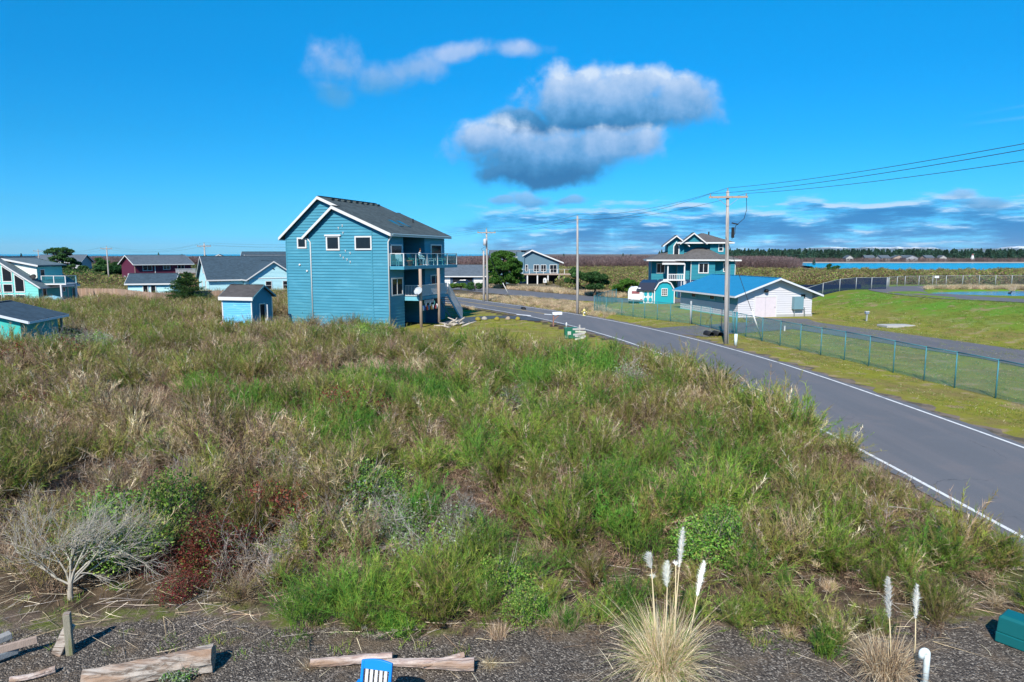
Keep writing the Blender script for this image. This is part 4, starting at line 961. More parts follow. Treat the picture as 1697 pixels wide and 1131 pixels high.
# ================================================================== houses in the middle distance
def middle():
    NV = mat('navy_siding', (.03, .07, .13), .6, .1)
    fr = Frame(-22.5, 131.5, R(-3)); keepout(fr, -1, 18, -2, 9); h = thing('carport_house', fr, 'low dark navy house with grey roof, white garage doors and open carport', 'house')
    gable_house(h, 0, 17.5, 0, 8, 2.2, 4.0, 'x', NV, ROOF_S, WHITE, .6, .5, .2)
    f = fy(0, -1)
    for a, b in ((8.0, 10.6), (15.3, 17.0)):
        d = door(h, f, a, b, .02, 1.85, WHITE, 'garage_door')
        for z in (.5, .95, 1.4): B = MB(); B.prism(rect(a + .05, b - .05, z, z + .03), f, .06, .07); B.build('panel_joint', M_METAL, d)
    B = MB(); B.prism(rect(11.2, 14.9, .02, 2.05), f, .05, .065); B.build('carport_shade_panel', M_DARK, h)  # flat near-black panel on the wall, painted as the shade inside the carport
    # parked car in the carport
    q = fr.o + fr.x * 13.4 + fr.y * -1.6; c = empty('parked_car', (q[0], q[1], 0), fr.a, 'dark blue car parked in front of the navy carport', 'car'); cm = mat('car_blue', (.02, .04, .09), .25, .05, spec=.6)
    side = [(-.0, .35), (.0, .75), (.35, .85), (.9, .95), (1.45, 1.38), (2.7, 1.42), (3.5, 1.0), (4.1, .92), (4.2, .4), (3.9, .3), (.3, .3)]
    B = MB(); B.prism([(a - 2.1, b) for a, b in side], lambda a, b, d: (a, d, b), -.85, .85); B.build('body', cm, c, bevel=.06)
    for sx in (-1.3, 1.25):
        for sy in (-.8, .8):
            B = MB(); B.lathe([(.05, -.1), (.3, -.1), (.33, -.05), (.33, .05), (.3, .1), (.05, .1)], (sx, sy, .33), 16, ax=lambda p: (p[0], p[2], p[1])); w = B.build('wheel', M_BLACK, c, smooth=True)
            B = MB(); B.lathe([(.02, -.112), (.19, -.115), (.19, .115), (.02, .112)], (sx, sy, .33), 12, ax=lambda p: (p[0], p[2], p[1])); B.build('rim', M_METAL, w)
    B = MB(); B.poly([(-1.12, -.76, .97), (-.72, -.74, 1.34), (.52, -.74, 1.36), (1.25, -.76, 1.0)]); 
    B.v = [(x, y - .13, z) for x, y, z in B.v]; B.build('side_window', GLASS, c)
    B = MB(); B.box(-2.13, -2.08, -.7, -.45, .6, .74); B.build('headlight', WHITE, c); B = MB(); B.box(-2.13, -2.08, .45, .7, .6, .74); B.build('headlight', WHITE, c)
    # grey-blue house with deck
    GB = mat('slate_siding', (.10, .19, .25), .6, .08); fr = Frame(-3.0, 145, R(4)); keepout(fr, -1, 14, -4, 12); h = thing('slate_house', fr, 'slate blue house with long sloping gable and raised white posted deck', 'house')
    f = fy(0, -1)
    wall(h, [(5.6, 0), (13, 0), (13, 4.4), (7.3, 6.75), (5.6, 5.9)], f, GB, .2); wall(h, rect(0, 10, 0, 4.3), fx(13, 1), GB, .2)
    roof_gable(h, my, [(5.2, 5.85), (7.2, 7.0), (13.9, 4.35)], -.6, 10, ROOF_S, WHITE, .15, .3)
    wall(h, rect(-1, 5.6, 0, 4.4), fy(.5, -1), GB, .2); wall(h, [(.5, 0), (10, 0), (10, 4.4), (5.2, 7), (.5, 4.4)], fx(-1, -1), GB, .2)
    sheet(h, [(-1.6, -.1, 4.35), (5.35, -.1, 4.35), (5.35, 5.2, 7.1), (-1.6, 5.2, 7.1)], .15, ROOF_S, 'roof'); sheet(h, [(-1.6, 5.2, 7.1), (7.2, 5.2, 7.1), (7.2, 10.5, 4.35), (-1.6, 10.5, 4.35)], .15, ROOF_S, 'roof')
    MB().box(4.1, 5.6, -.4, 5.0, 0, 6.6).build('chimney_block', GB, h)
    B = MB(); B.beam((1.6, -.3, 4.1), (4.1, -.45, 5.6), .05, .25); B.build('rake_board', WHITE, h)
    fc = fy(-.42, -1); window(h, fc, 4.3 - 1.9, 4.3 - .9, 2.6, 4.0, 1, 2); window(h, f, 5.8, 6.4, 2.6, 4.0, 1, 2)
    window(h, f, 7.6, 8.8, 2.5, 4.0, 2); window(h, f, 9.1, 10.3, 2.5, 4.0, 2); window(h, f, 11.0, 12.6, 2.2, 4.0, 2, name='glass_door')
    dk = MB().box(1.8, 15.4, -3.2, -.05, 1.9, 2.12).build('deck', M_WOOD, h)
    for x in np.linspace(2.0, 15.2, 10): MB().box(x - .05, x + .05, -3.15, -3.05, 2.1, 3.1).build('rail_post', WHITE, dk)
    B = MB(); B.beam((1.9, -3.1, 3.08), (15.3, -3.1, 3.08), .08, .06); B.build('top_rail', mat('rail_grey', (.45, .42, .4)), dk)
    for x in (4.1, 6.0, 8.1, 10.3, 12.6): MB().box(x - .13, x + .13, -3.1, -2.84, -.1, 1.9).build('deck_post', WHITE if x > 5 else M_WOOD, h)
    B = MB(); B.prism(rect(6.3, 12.8, .02, 1.8), f, .05, .065); B.build('undercroft_shade', M_DARK, h)  # near-black sheet on the wall, painting the shade under the deck
    w = G(903, 473); wb = empty('white_notice', (w[0], w[1], 0), 0, 'white arched board standing below the deck of the slate house', 'board')
    B = MB(); B.prism([(-.35, .5), (.35, .5), (.35, 1.2), (.2, 1.45), (-.2, 1.45), (-.35, 1.2)], lambda a, b, d: (a, d, b), -.03, .03); B.build('panel', WHITE, wb); MB().box(-.04, .04, .035, .1, 0, 1.2).build('stake', M_WOOD, wb)
    B = MB(); B.box(-.18, .05, -.05, -.032, .75, 1.1); B.build('emblem', M_METAL, wb)
middle()

# ================================================================== teal tower house, barn shed, trailer, pump house
TEAL = mat('teal_siding', (.004, .195, .255), .6, .08); ROOF_W = shingle('weathered_grey_shingle', (.115, .108, .104), .3); NAVYD = mat('deep_navy_paint', (.012, .045, .10), .6)
def tower_house():
    fr = Frame(20.2, 99.0, -.15); keepout(fr, -1, 15, -1, 12)
    h = thing('teal_tower_house', fr, 'three storey teal house with stacked hip roofs and white trimmed windows', 'house'); h.scale = (.885, 1, 1)
    f0 = fy(0, -1)
    wall(h, rect(4.0, 13.0, 0, 5.35), f0, TEAL, .2); wall(h, rect(0, 4.0, 0, 5.35), fy(1.6, -1), TEAL, .2); wall(h, rect(0, 1.6, 0, 5.35), fx(4.0, -1), TEAL, .2)
    wall(h, rect(0, 10, 0, 5.35), fx(13, 1), TEAL, .2); wall(h, rect(1.6, 10, 0, 5.35), fx(0, -1), TEAL, .2)
    wall(h, rect(6.0, 9.8, 0, 5.35), fy(-1.0, -1), TEAL, .2)
    wall(h, rect(-1, 0, 0, 5.35), fx(6.0, -1), TEAL, .2); wall(h, rect(-1, 0, 0, 5.35), fx(9.8, 1), TEAL, .2)
    B = MB(); B.prism(rect(4.05, 9.75, 0, 2.6), fy(-1.02, -1), .05, .065); B.build('dark_ground_floor', NAVYD, h)
    hip_roof(h, -.9, 13.9, -.5, 10.8, 5.42, 7.3, ROOF_W, WHITE)
    # bay roof (half pyramid) in front
    B = MB(); ap = (7.9, 3.2, 7.55); b = [(3.6, -.7, 5.44), (5.2, -1.6, 5.44), (10.4, -1.6, 5.44), (12.2, -.7, 5.44)]
    for p, q in zip(b[:-1], b[1:]): B.poly([p, q, ap])
    B.poly([b[0], ap, (3.6, 3.2, 5.44)]); B.poly([b[-1], (12.2, 3.2, 5.44), ap]); B.poly(b[::-1]); B.build('bay_roof', ROOF_W, h)
    for p, q in zip(b[:-1], b[1:]): B = MB(); B.beam((p[0], p[1] - .03, 5.36), (q[0], q[1] - .03, 5.36), .05, .2); B.build('fascia', WHITE, h)
    # upper storey
    u = fy(2.4, -1); wall(h, rect(2.7, 12.2, 5.4, 7.85), u, TEAL, .2); wall(h, rect(2.4, 9, 5.4, 7.85), fx(12.2, 1), TEAL, .2); wall(h, rect(2.4, 9, 5.4, 7.85), fx(2.7, -1), TEAL, .2)
    wall(h, rect(9.3, 12.2, 5.4, 7.85), fy(1.7, -1), TEAL, .2); wall(h, rect(1.7, 2.4, 5.4, 7.85), fx(9.3, -1), TEAL, .2); wall(h, rect(1.7, 2.4, 5.4, 7.85), fx(12.2, 1), TEAL, .2)
    wall(h, [(2.6, 5.4), (5.2, 5.4), (5.2, 7.9), (3.9, 8.75), (2.6, 7.9)], fy(1.9, -1), TEAL, .2)
    roof_gable(h, my, slab(2.6, 5.2, 3.9, 7.9, 7.9, 8.8, .8), 1.3, 6, ROOF_W, WHITE, .12, .22)
    hip_roof(h, 4.0, 13.0, 1.0, 9.6, 7.9, 9.3, ROOF_W, WHITE)
    wall(h, [(4.9, 7.9), (8.3, 7.9), (6.6, 9.1)], fy(1.2, -1), TEAL, .2); roof_gable(h, my, slab(4.9, 8.3, 6.6, 7.95, 7.95, 9.15, .4), .7, 5, ROOF_W, WHITE, .12, .22)
    q = [(3.45, 5.75), (4.45, 5.75), (4.45, 7.4), (3.95, 8.05), (3.45, 7.4)]; m = fy(1.88, -1)
    B = MB(); B.prism(q, m, 0, .08); w = B.build('arched_window', WHITE, h); B = MB(); B.prism([(3.95 + (a - 3.95) * .7, 6.8 + (z - 6.8) * .8) for a, z in q], m, .082, .09); B.build('pane', GLASS, w)
    window(h, fy(1.7, -1), 10.6, 11.4, 6.55, 7.75, 1, 2, .13); window(h, fx(12.2, 1), 2.1, 3.6, 6.4, 7.7, 1, 1, .14)
    window(h, fy(-1.0, -1), 7.2, 8.8, 3.5, 5.0, 2, 1, .14); window(h, f0, 11.2, 12.0, 3.7, 5.0, 1, 2, .12); window(h, fy(1.6, -1), .8, 2.2, 3.4, 4.9, 2, 1, .12)
    # porch on the left
    hip = sheet(h, [(1.6, -1.4, 4.9), (4.9, -1.4, 4.9), (4.9, 1.5, 6.0), (1.6, 1.5, 6.0)], .12, ROOF_W, 'porch_roof')
    B = MB(); B.beam((1.5, -1.42, 4.84), (5.0, -1.42, 4.84), .06, .22); B.build('fascia', WHITE, h)
    p = MB().box(2.3, 5.2, -1.2, 1.5, 2.45, 2.62).build('porch_floor', WHITE, h)
    for x in (2.45, 5.05): MB().box(x - .1, x + .1, -1.15, -.95, 0, 4.85).build('porch_post', WHITE, h)
    B = MB(); B.box(2.5, 5.0, -1.12, -1.02, 3.3, 3.4)
    B.build('hand_rail', WHITE, p)
    for x in np.linspace(2.65, 4.9, 9): MB().box(x - .04, x + .04, -1.1, -1.04, 2.62, 3.3).build('baluster', WHITE, p)
    for x in (13.0, 6.0): MB().tube([(x + .06, -.06 if x > 10 else -1.06, 0), (x + .06, -.06 if x > 10 else -1.06, 5.2)], .06).build('downspout', WHITE, h)
    for x in (4.6, 5.3, 6.3, 7.3, 8.3): MB().box(x - .05, x + .05, -1.12, -1.06, .1, 2.4).build('trim_post', WHITE, h)
    B = MB(); B.tube([(9.5, 5, 8.9), (9.5, 5, 9.5)], .12); B.build('vent_pipe', M_BLACK, h)
tower_house()
def barn():
    fr = Frame(17.9, 85.8, -.08); keepout(fr, -2, 3.5, -1, 5); h = thing('barn_shed', fr, 'bright teal barn shaped shed with gambrel roof and white trimmed doors', 'shed'); BT = mat('bright_teal', (.010, .33, .40), .6, .06)
    # gable face turned to the camera at right, long side with doors at left
    g = [(0, 0), (2.45, 0), (2.45, 1.75), (1.95, 2.6), (1.22, 2.95), (.5, 2.6), (0, 1.75)]
    wall(h, g, fy(0, -1), BT, 0); wall(h, g, fy(3.4, 1), BT, 0); wall(h, rect(0, 3.4, 0, 1.75), fx(0, -1), BT, 0); wall(h, rect(0, 3.4, 0, 1.75), fx(2.45, 1), BT, 0)
    # annex to the left with the dark roof and double doors
    wall(h, rect(-1.85, -.05, 0, 1.75), fy(.25, -1), BT, 0); wall(h, rect(.25, 3.2, 0, 1.75), fx(-1.85, -1), BT, 0)
    dk = mat('dark_metal_roof', (.035, .04, .06), .4)
    sheet(h, [(-2.3, -.1, 1.7), (-.1, -.1, 1.7), (.3, 1.2, 2.6), (-1.7, 1.2, 2.6)], .06, dk, 'annex_roof'); sheet(h, [(-1.7, 1.2, 2.62), (.3, 1.2, 2.62), (.6, 2.4, 2.95), (-1.2, 2.4, 2.95)], .06, NAVYD, 'annex_roof')
    for a, b in zip(g[2:-1], g[3:]):
        B = MB(); B.prism([a, b, (b[0] * 1.0, b[1] + .07), (a[0] + .0, a[1] + .07)], my_, -.2, 3.6); B.build('roof', dk, h)
        B = MB(); B.beam((a[0], -.22, a[1] + .02), (b[0], -.22, b[1] + .02), .05, .14); B.build('rake_board', WHITE, h)
    window(h, fy(0, -1), .85, 1.6, 1.0, 1.95, 3, 3, .09)
    for x in (.0, 2.45): MB().box(x - .06, x + .06, -.05, -.02, 0, 1.7).build('corner_board', WHITE, h)
    MB().box(-.25 + 1.25, .2 + 1.25, -.24, -.18, 2.75, 3.1).build('finial', WHITE, h)
    m = fy(.24, -1)
    for x0 in (-1.35, -.75):
        d = MB(); d.prism(rect(x0, x0 + .56, .05, 1.62), m, 0, .03); dd = d.build('door', WHITE, h)
        for z0, z1 in ((.12, .8), (.9, 1.55)):
            q = [(x0 + .28 + .21 * math.cos(t), (z0 + z1) / 2 + (z1 - z0) / 2 * math.sin(t)) for t in np.linspace(0, 2 * math.pi, 14, endpoint=False)]
            P = MB(); P.prism(q, m, .032, .04); P.build('door_panel', BT, dd)
    # travel trailer
    fr = Frame(15.6, 86.2, -.2); keepout(fr, -1.6, 1.6, -.6, 6); t = thing('travel_trailer', fr, 'small white rounded travel trailer with tinted rear window', 'trailer'); t.scale = (.88, .88, .88); wm = mat('trailer_white', (.78, .79, .80), .35, .04)
    prof = [(-1.0, .42), (1.0, .42), (1.1, .55), (1.12, 1.6), (1.0, 2.05), (.7, 2.3), (-.7, 2.3), (-1.0, 2.05), (-1.12, 1.6), (-1.1, .55)]
    B = MB(); n = len(prof)
    for sc, y in ((.82, 0), (.96, .12), (1, .4), (1, 3.6), (.96, 4.0), (.84, 4.2)): B.v += [(a * sc, y, 1.35 + (b - 1.35) * sc) for a, b in prof]
    for k in range(5):
        for j in range(n): a = k * n + j; b = k * n + (j + 1) % n; B.f.append((a, b, b + n, a + n))
    B.f += [tuple(range(n)), tuple(range(5 * n, 6 * n))]; B.build('shell', wm, t, bevel=.03)
    B = MB(); B.box(-.62, .62, -.03, .0, 1.35, 1.85); w = B.build('rear_window', WHITE, t); B = MB(); B.box(-.55, .55, -.045, -.03, 1.41, 1.79); B.build('pane', mat('tinted_pane', (.30, .10, .11), .2), w)
    B = MB(); B.box(-.25, .25, .8, 1.3, 2.28, 2.42); B.build('roof_vent', WHITE, t); B = MB(); B.box(-1.05, 1.05, -.1, .06, .34, .44); B.build('bumper', M_METAL, t)
    for x in (-.8, .8): MB().box(x - .1, x + .1, -.02, .04, .55, .68).build('tail_light', mat('tail_red', (.5, .02, .02), .3), t)
    for x in (-.95, .95):
        B = MB(); B.lathe([(.05, -.1), (.3, -.1), (.33, 0), (.3, .1), (.05, .1)], (x, 2.1, .33), 14, ax=lambda p: (p[2], p[0], p[1])); B.build('wheel', M_BLACK, t)
    # pump house
    fr = Frame(22.1, 66.8, R(13)); keepout(fr, -1, 9.5, -1, 12.5); h = thing('pump_house', fr, 'long white sided service building with bright blue metal roof', 'building'); PW = mat('white_siding', (.60, .58, .60), .55, .05)
    BM = bpy.data.materials.new('blue_metal_roof'); BM.use_nodes = True; T = NT(BM.node_tree); pb = T.n['Principled BSDF']; T.put(pb.inputs['Base Color'], T.mix(T.noise(T.vm('MULTIPLY', T.new('ShaderNodeTexCoord').outputs['Object'], (1, .5, 1)), 1.3, 6, .65), (.012, .17, .34), (.022, .25, .44))); pb.inputs['Roughness'].default_value = .5
    W_, D_ = 8.3, 12.0; g = [(0, -.2), (W_, -.2), (W_, 2.35), (W_ / 2, 3.80), (0, 2.35)]
    wall(h, g, fy(0, -1), PW, .22); wall(h, g, fy(D_, 1), PW, .22); wall(h, rect(0, D_, -.2, 1.25), fx(0, -1), PW, .22); wall(h, rect(0, D_, -.2, 2.35), fx(W_, 1), PW, .22)
    wall(h, rect(0, D_, 1.25, 2.35), fx(.02, -1), mat('eave_shade_panel', (.10, .30, .36), .6), 0)  # upper left wall coloured darker, painting the shade below the eaves
    pr = slab(0, W_, W_ / 2, 2.35, 2.35, 3.80, .75); r = roof_gable(h, my, pr, -.75, D_ + .6, BM, mat('trim_white', (.66, .66, .68), .5), .1, .2)
    (aL, zL), (ar, zr), (aR, zR) = pr
    for y in np.arange(-.5, D_ + .6, .61):
        for e in ((aL, zL), (aR, zR)):
            B = MB(); B.beam((e[0], y, e[1] + .115), (ar, y, zr + .115), .04, .035); B.build('roof_seam', BM, r)
    f = fy(0, -1); d = door(h, f, 1.9, 4.2, -.02, 2.0, mat('pinkish_white_door', (.66, .58, .61), .5), 'double_door')
    B = MB(); B.prism(rect(3.04, 3.06, 0, 2), f, .06, .066); B.build('door_gap', M_METAL, d)
    B = MB(); B.lathe([(.05, 0), (.2, .04), (.22, .2), (.12, .32)], (3.0, -.2, 2.45), 12); B.build('wall_lamp', M_BLACK, h, smooth=True)
    for a in (1.6, 4.2, 8.2): window(h, fx(-.02, -1), a, a + 1.1, 1.45, 2.15, frame=mat('aqua_frame', (.15, .4, .45)))
    window(h, fy(0, -1), 7.0, 7.45, 1.85, 2.2, frame=M_BLACK); B = MB(); B.box(4.3, 8.35, -.09, -.05, -.2, .25); B.build('foundation', mat('concrete', (.42, .41, .39)), h)
    B = MB(); B.box(-.07, -.05, 0, D_, -.2, .06); B.build('base_trim', mat('aqua_trim', (.10, .55, .50), .5), h)
    c = MB().box(6.0, 7.05, -.45, -.06, .75, 2.0).build('electric_cabinet', mat('cabinet_grey', (.16, .28, .33), .5), h); B = MB(); B.tube([(6.2, -.25, .75), (6.2, -.25, -.1)], .04); B.tube([(6.95, -.25, .9), (7.3, -.25, .85), (7.4, -.25, -.1)], .05); B.build('conduit', M_METAL, c)
def my_(a, z, b): return (a, b, z)
barn()

# ================================================================== poles and wires
INS = mat('insulator_grey', (.25, .28, .30), .3)
def pole(loc, h, label, lean=(0, 0), arm=None, arm_w=2.4, extras=True, r=.15, group='utility poles'):
    e = empty('utility_pole', (loc[0], loc[1], float(height(loc[0], loc[1]))), 0, label, 'utility pole', group)
    top = np.array([lean[0], lean[1], h]); B = MB(); B.tube([(0, 0, -.3), top * .33, top * .66, top], [r, r * .92, r * .8, r * .66], 12); B.build('shaft', M_POLE, e, smooth=True)
    tips = [tuple(np.array([*loc, 0]) + top + (0, 0, .12))]
    if arm is not None:
        a = np.array([math.cos(arm), math.sin(arm), 0]); z = h - .42; c = top * (z / h)
        B = MB(); B.beam(c - a * arm_w / 2 + (0, -.14, 0), c + a * arm_w / 2 + (0, -.14, 0), .10, .13); B.build('crossarm', M_WOOD, e)
        for s in (-1, 1):
            B = MB(); B.beam(c + a * s * .75 + (0, -.14, -.04), c + (0, -.1, -.62), .03, .03); B.build('brace', M_METAL, e)
        tips = []
        for s in (-.46, .46):
            p = c + a * arm_w * s + (0, -.14, .06); B = MB(); B.lathe([(.03, 0), (.06, .04), (.035, .07), (.06, .11), (.03, .17)], tuple(p), 10); B.build('insulator', INS, e, smooth=True); tips.append(tuple(np.array([*loc, 0]) + p + (0, 0, .17)))
        B = MB(); B.lathe([(.03, 0), (.06, .05), (.035, .09), (.06, .13), (.03, .2)], tuple(top), 10); B.build('insulator', INS, e, smooth=True); tips.append(tuple(np.array([*loc, 0]) + top + (0, 0, .2)))
    else:
        B = MB(); B.lathe([(.03, 0), (.06, .04), (.03, .1)], tuple(top), 10); B.build('insulator', INS, e, smooth=True)
        B = MB(); B.beam(top * .965 + (-.3, 0, 0), top * .965 + (.3, 0, 0), .05, .05); B.build('bracket', M_METAL, e)
    return e, tips
pr = G(1203, 570); pm = G(957, 521); pt = G(808, 500)
EP, tR = pole(pr[:2], 10.45, 'tall weathered utility pole with crossarm on the verge beside the chain link gate', (-.29, .0), R(-8), 2.55)
# jumper wires, dropout and bracket of the near pole
B = MB(); B.tube([(.95, -.15, 10.0), (1.0, -.15, 9.2), (.85, -.15, 8.6), (.3, -.1, 8.1)], .018, 6); B.tube([(.3, -.1, 8.1), (.25, -.2, 7.6), (.05, -.2, 7.2)], .018, 6); B.build('jumper_wire', M_BLACK, EP)
B = MB(); B.beam((0, -.2, 8.3), (.45, -.2, 8.2), .05, .08); B.box(.02, .18, -.3, -.14, 7.3, 8.0); B.build('switch', M_BLACK, EP)
B = MB(); B.beam((.14, -.02, .02), (.14 - .1, -.02, 5.5), .07, .05); B.build('cable_guard', M_METAL, EP)
EM, tM = pole(pm[:2], 10.1, 'slim grey utility pole standing beside the yellow hydrant', (-.12, 0), None, r=.14)
ET, tT = pole((pt[0], pt[1]), 9.4, 'right pole of the twin utility poles, carrying crossarm and transformer', (-.1, 0), R(0), 2.4)
B = MB(); B.lathe([(.05, 0), (.2, .02), (.22, .4), (.22, .8), (.1, .9)], (-.3, -.3, 7.3), 14); B.build('transformer', mat('transformer_grey', (.5, .52, .54), .4), ET, smooth=True)
B = MB(); B.tube([(-.2, -.1, 7.2), (-.75, -.15, 6.9), (-.5, -.1, 6.3), (-.2, -.05, 6.0)], .02, 6); B.tube([(-.2, -.1, 7.0), (.3, -.12, 6.7), (.15, 0, 6.2)], .02, 6); B.build('jumper_wire', M_BLACK, ET)
E2, _ = pole((pt[0] - .48, pt[1] - .1), 6.6, 'shorter left pole of the twin utility poles', (0, 0), None)
p0 = G(847, 497); g = np.array([pt[0], pt[1], 6.4])
def wire(a, b, sag, label, r=.012, n=24, name='power_line', group='power lines'):
    a, b = np.array(a), np.array(b); t = np.linspace(0, 1, n + 1); P = a[None] + (b - a)[None] * t[:, None]; P[:, 2] -= sag * 4 * t * (1 - t)
    B = MB(); B.tube(list(P - a), r, 5); o = B.build(name, mat('wire_grey', (.06, .065, .07), .5), smooth=True); o.location = tuple(a); return tag(o, label, 'wire', group)
wire(g, (p0[0], p0[1], .05), .05, 'guy wire running down from the twin poles to the ditch', .02, group='guy wires')
B = MB(); d_ = np.array((p0[0], p0[1], .05)) - g; B.tube([(0, 0, 0), tuple(-d_ * .36)], .045, 8); o = B.build('guy_guard', mat('guard_white', (.75, .74, .72), .5), smooth=True); o.location = (p0[0], p0[1], .05); tag(o, 'pale sleeve on the guy wire beside the twin poles', 'guy guard')
# guy wire of the near pole, with white sleeve, anchored inside the fence
ga = G(1262, 562); gt = (pr[0] - .2, pr[1], 7.2)
wire(gt, (ga[0], ga[1], .0), .05, 'guy wire from the near pole to the grass behind the fence', .02, group='guy wires')
d_ = np.array(gt) - np.array((ga[0], ga[1], 0)); B = MB(); B.tube([tuple(d_ * .03), tuple(d_ * .30)], .05, 8); o = B.build('guy_guard', MATS['guard_white'], smooth=True); o.location = (ga[0], ga[1], 0); tag(o, 'white sleeve on the guy wire before the pump house door', 'guy guard')
EB, tB = pole((19.2, -10), 10.4, 'utility pole farther back along the road behind the viewpoint', (0, 0), R(-8), 2.55)
for k in range(3):
    wire(tR[k], tB[k], .9, ('left', 'right', 'middle')[k] + ' power line rising from the near pole to the upper right')
EX, tX = None, None
for k in range(3):
    m = (pm[0] - .12 + (-.25, .25, 0)[k], pm[1], 9.75 + (0, 0, .45)[k])
    wire(tR[k], m, .55, ('left', 'right', 'middle')[k] + ' power line between the near pole and the slim grey pole')
    wire(m, tT[k], .45, ('left', 'right', 'middle')[k] + ' power line between the slim grey pole and the twin poles')
lp = [(AY(342, 470, 118), 9.6, 'far utility pole with crossarm rising behind the pale aqua house'), (AY(181, 470, 150), 8.2, 'far utility pole left of the maroon house'), (AY(67, 460, 190), 8.0, 'farthest utility pole behind the mint house roof')]
prev = tT
for i, (p, h, lab) in enumerate(lp):
    top = {0: 404.5, 1: 409.5, 2: 414}[i]; hh = CAM_H + (HORIZON - top) * p[1] / F_PX
    e, tp = pole((p[0], p[1]), hh, lab, (0, 0), R(20), 2.2, r=.16)
    for k in range(3): wire(prev[k], tp[k], 1.1, ('left', 'right', 'middle')[k] + ' power line ' + ('from the twin poles to the pole behind the aqua house', 'between the two poles flanking the maroon house', 'to the farthest pole behind the mint house')[i], .009, 16)
    prev = tp

# ================================================================== chain link fences
def link_mat(name, col, cell, wirew):
    m = bpy.data.materials.new(name); m.use_nodes = True; T = NT(m.node_tree); p = T.n['Principled BSDF']
    uv = T.new('ShaderNodeUVMap'); x = T.sep(uv.outputs[0])
    def line(v):
        f = T.math('FRACT', T.math('DIVIDE', v, cell)); return T.math('LESS_THAN', f, wirew / cell)
    a = T.math('MAXIMUM', line(T.math('ADD', x[0], x[1])), line(T.math('SUBTRACT', T.math('ADD', x[0], 100.0), x[1])))
    p.inputs['Base Color'].default_value = (*col, 1); p.inputs['Roughness'].default_value = .5
    tr = T.new('ShaderNodeBsdfTransparent'); mx_ = T.new('ShaderNodeMixShader'); T.put(mx_.inputs[0], a)
    T.l.new(tr.outputs[0], mx_.inputs[1]); T.l.new(p.outputs[0], mx_.inputs[2]); T.l.new(mx_.outputs[0], T.n['Material Output'].inputs[0]); MATS[name] = m; return m
LINK = link_mat('green_chain_link', (.03, .30, .30), .07, .0105); LINK_G = link_mat('grey_chain_link', (.20, .22, .22), .06, .006); LINK_N = link_mat('screened_chain_link', (.010, .022, .06), .06, .034)
TPOST = mat('teal_post', (.055, .21, .245), .5, .15); GPOST = mat('galvanised_post', (.34, .36, .36), .45, .1)
def panel(a, b, h, m, par, o, lift=.03):
    me = bpy.data.meshes.new('mesh_panel'); za, zb = float(height(*a)), float(height(*b))
    me.from_pydata([(a[0] - o[0], a[1] - o[1], za + lift), (b[0] - o[0], b[1] - o[1], zb + lift), (b[0] - o[0], b[1] - o[1], zb + h), (a[0] - o[0], a[1] - o[1], za + h)], [], [(0, 1, 2, 3)])
    L = math.hypot(b[0] - a[0], b[1] - a[1]); u = me.uv_layers.new(name='UVMap')
    for i, q in enumerate(((0, 0), (L, 0), (L, h), (0, h))): u.data[i].uv = q
    me.materials.append(m); ob = bpy.data.objects.new('mesh_panel', me); COL.objects.link(ob); ob.parent = par; return ob
def link_fence(name, pts, h, label, m, pm_, postr=.032, end=.05, step=None):
    o = (*pts[0], 0); e = empty(name, o, 0, label, 'fence')
    if step:
        q = []
        for a, b in zip(pts[:-1], pts[1:]):
            a, b = np.array(a, float), np.array(b, float); n = max(1, round(np.linalg.norm(b - a) / step))
            q += [tuple(a + (b - a) * k / n) for k in range(n)]
        pts = q + [tuple(pts[-1])]
    for i, p in enumerate(pts):
        z = float(height(*p)); r = end if i in (0, len(pts) - 1) else postr
        B = MB(); B.tube([(p[0] - o[0], p[1] - o[1], z - .1), (p[0] - o[0], p[1] - o[1], z + h + .04)], r, 8); B.build('fence_post', pm_, e, smooth=True)
        if i:
            a = pts[i - 1]; za = float(height(*a)); panel(a, p, h, m, e, o)
            B = MB(); B.tube([(a[0] - o[0], a[1] - o[1], za + h), (p[0] - o[0], p[1] - o[1], z + h)], .024, 6); B.build('top_rail', pm_, e, smooth=True)
    return e
near = [(21.4, 24.0), (21.2, 26.6), (21.0, 29.1), (20.7, 31.4), (20.35, 33.2), (20.1, 35.5), (19.9, 37.6), (19.6, 39.8), (19.1, 41.8), (18.7, 43.9), (18.3, 46.2), (17.95, 48.6), (17.6, 51.0), (17.4, 53.3)]
link_fence('chain_link_fence', [(21.8, 4), (21.75, 8), (21.7, 12), (21.6, 16), (21.5, 20)] + near, 1.68, 'green chain link fence running along the right verge of the road', LINK, TPOST)
link_fence('chain_link_fence', [(16.0, 60.9), (14.7, 63.1), (12.9, 66.2), (11.2, 69.4), (9.9, 71.6), (8.9, 73.8), (10.2, 79), (11.8, 84), (13.5, 88.5)], 1.7, 'green chain link fence around the lawn of the travel trailer', LINK, TPOST, step=2.3)
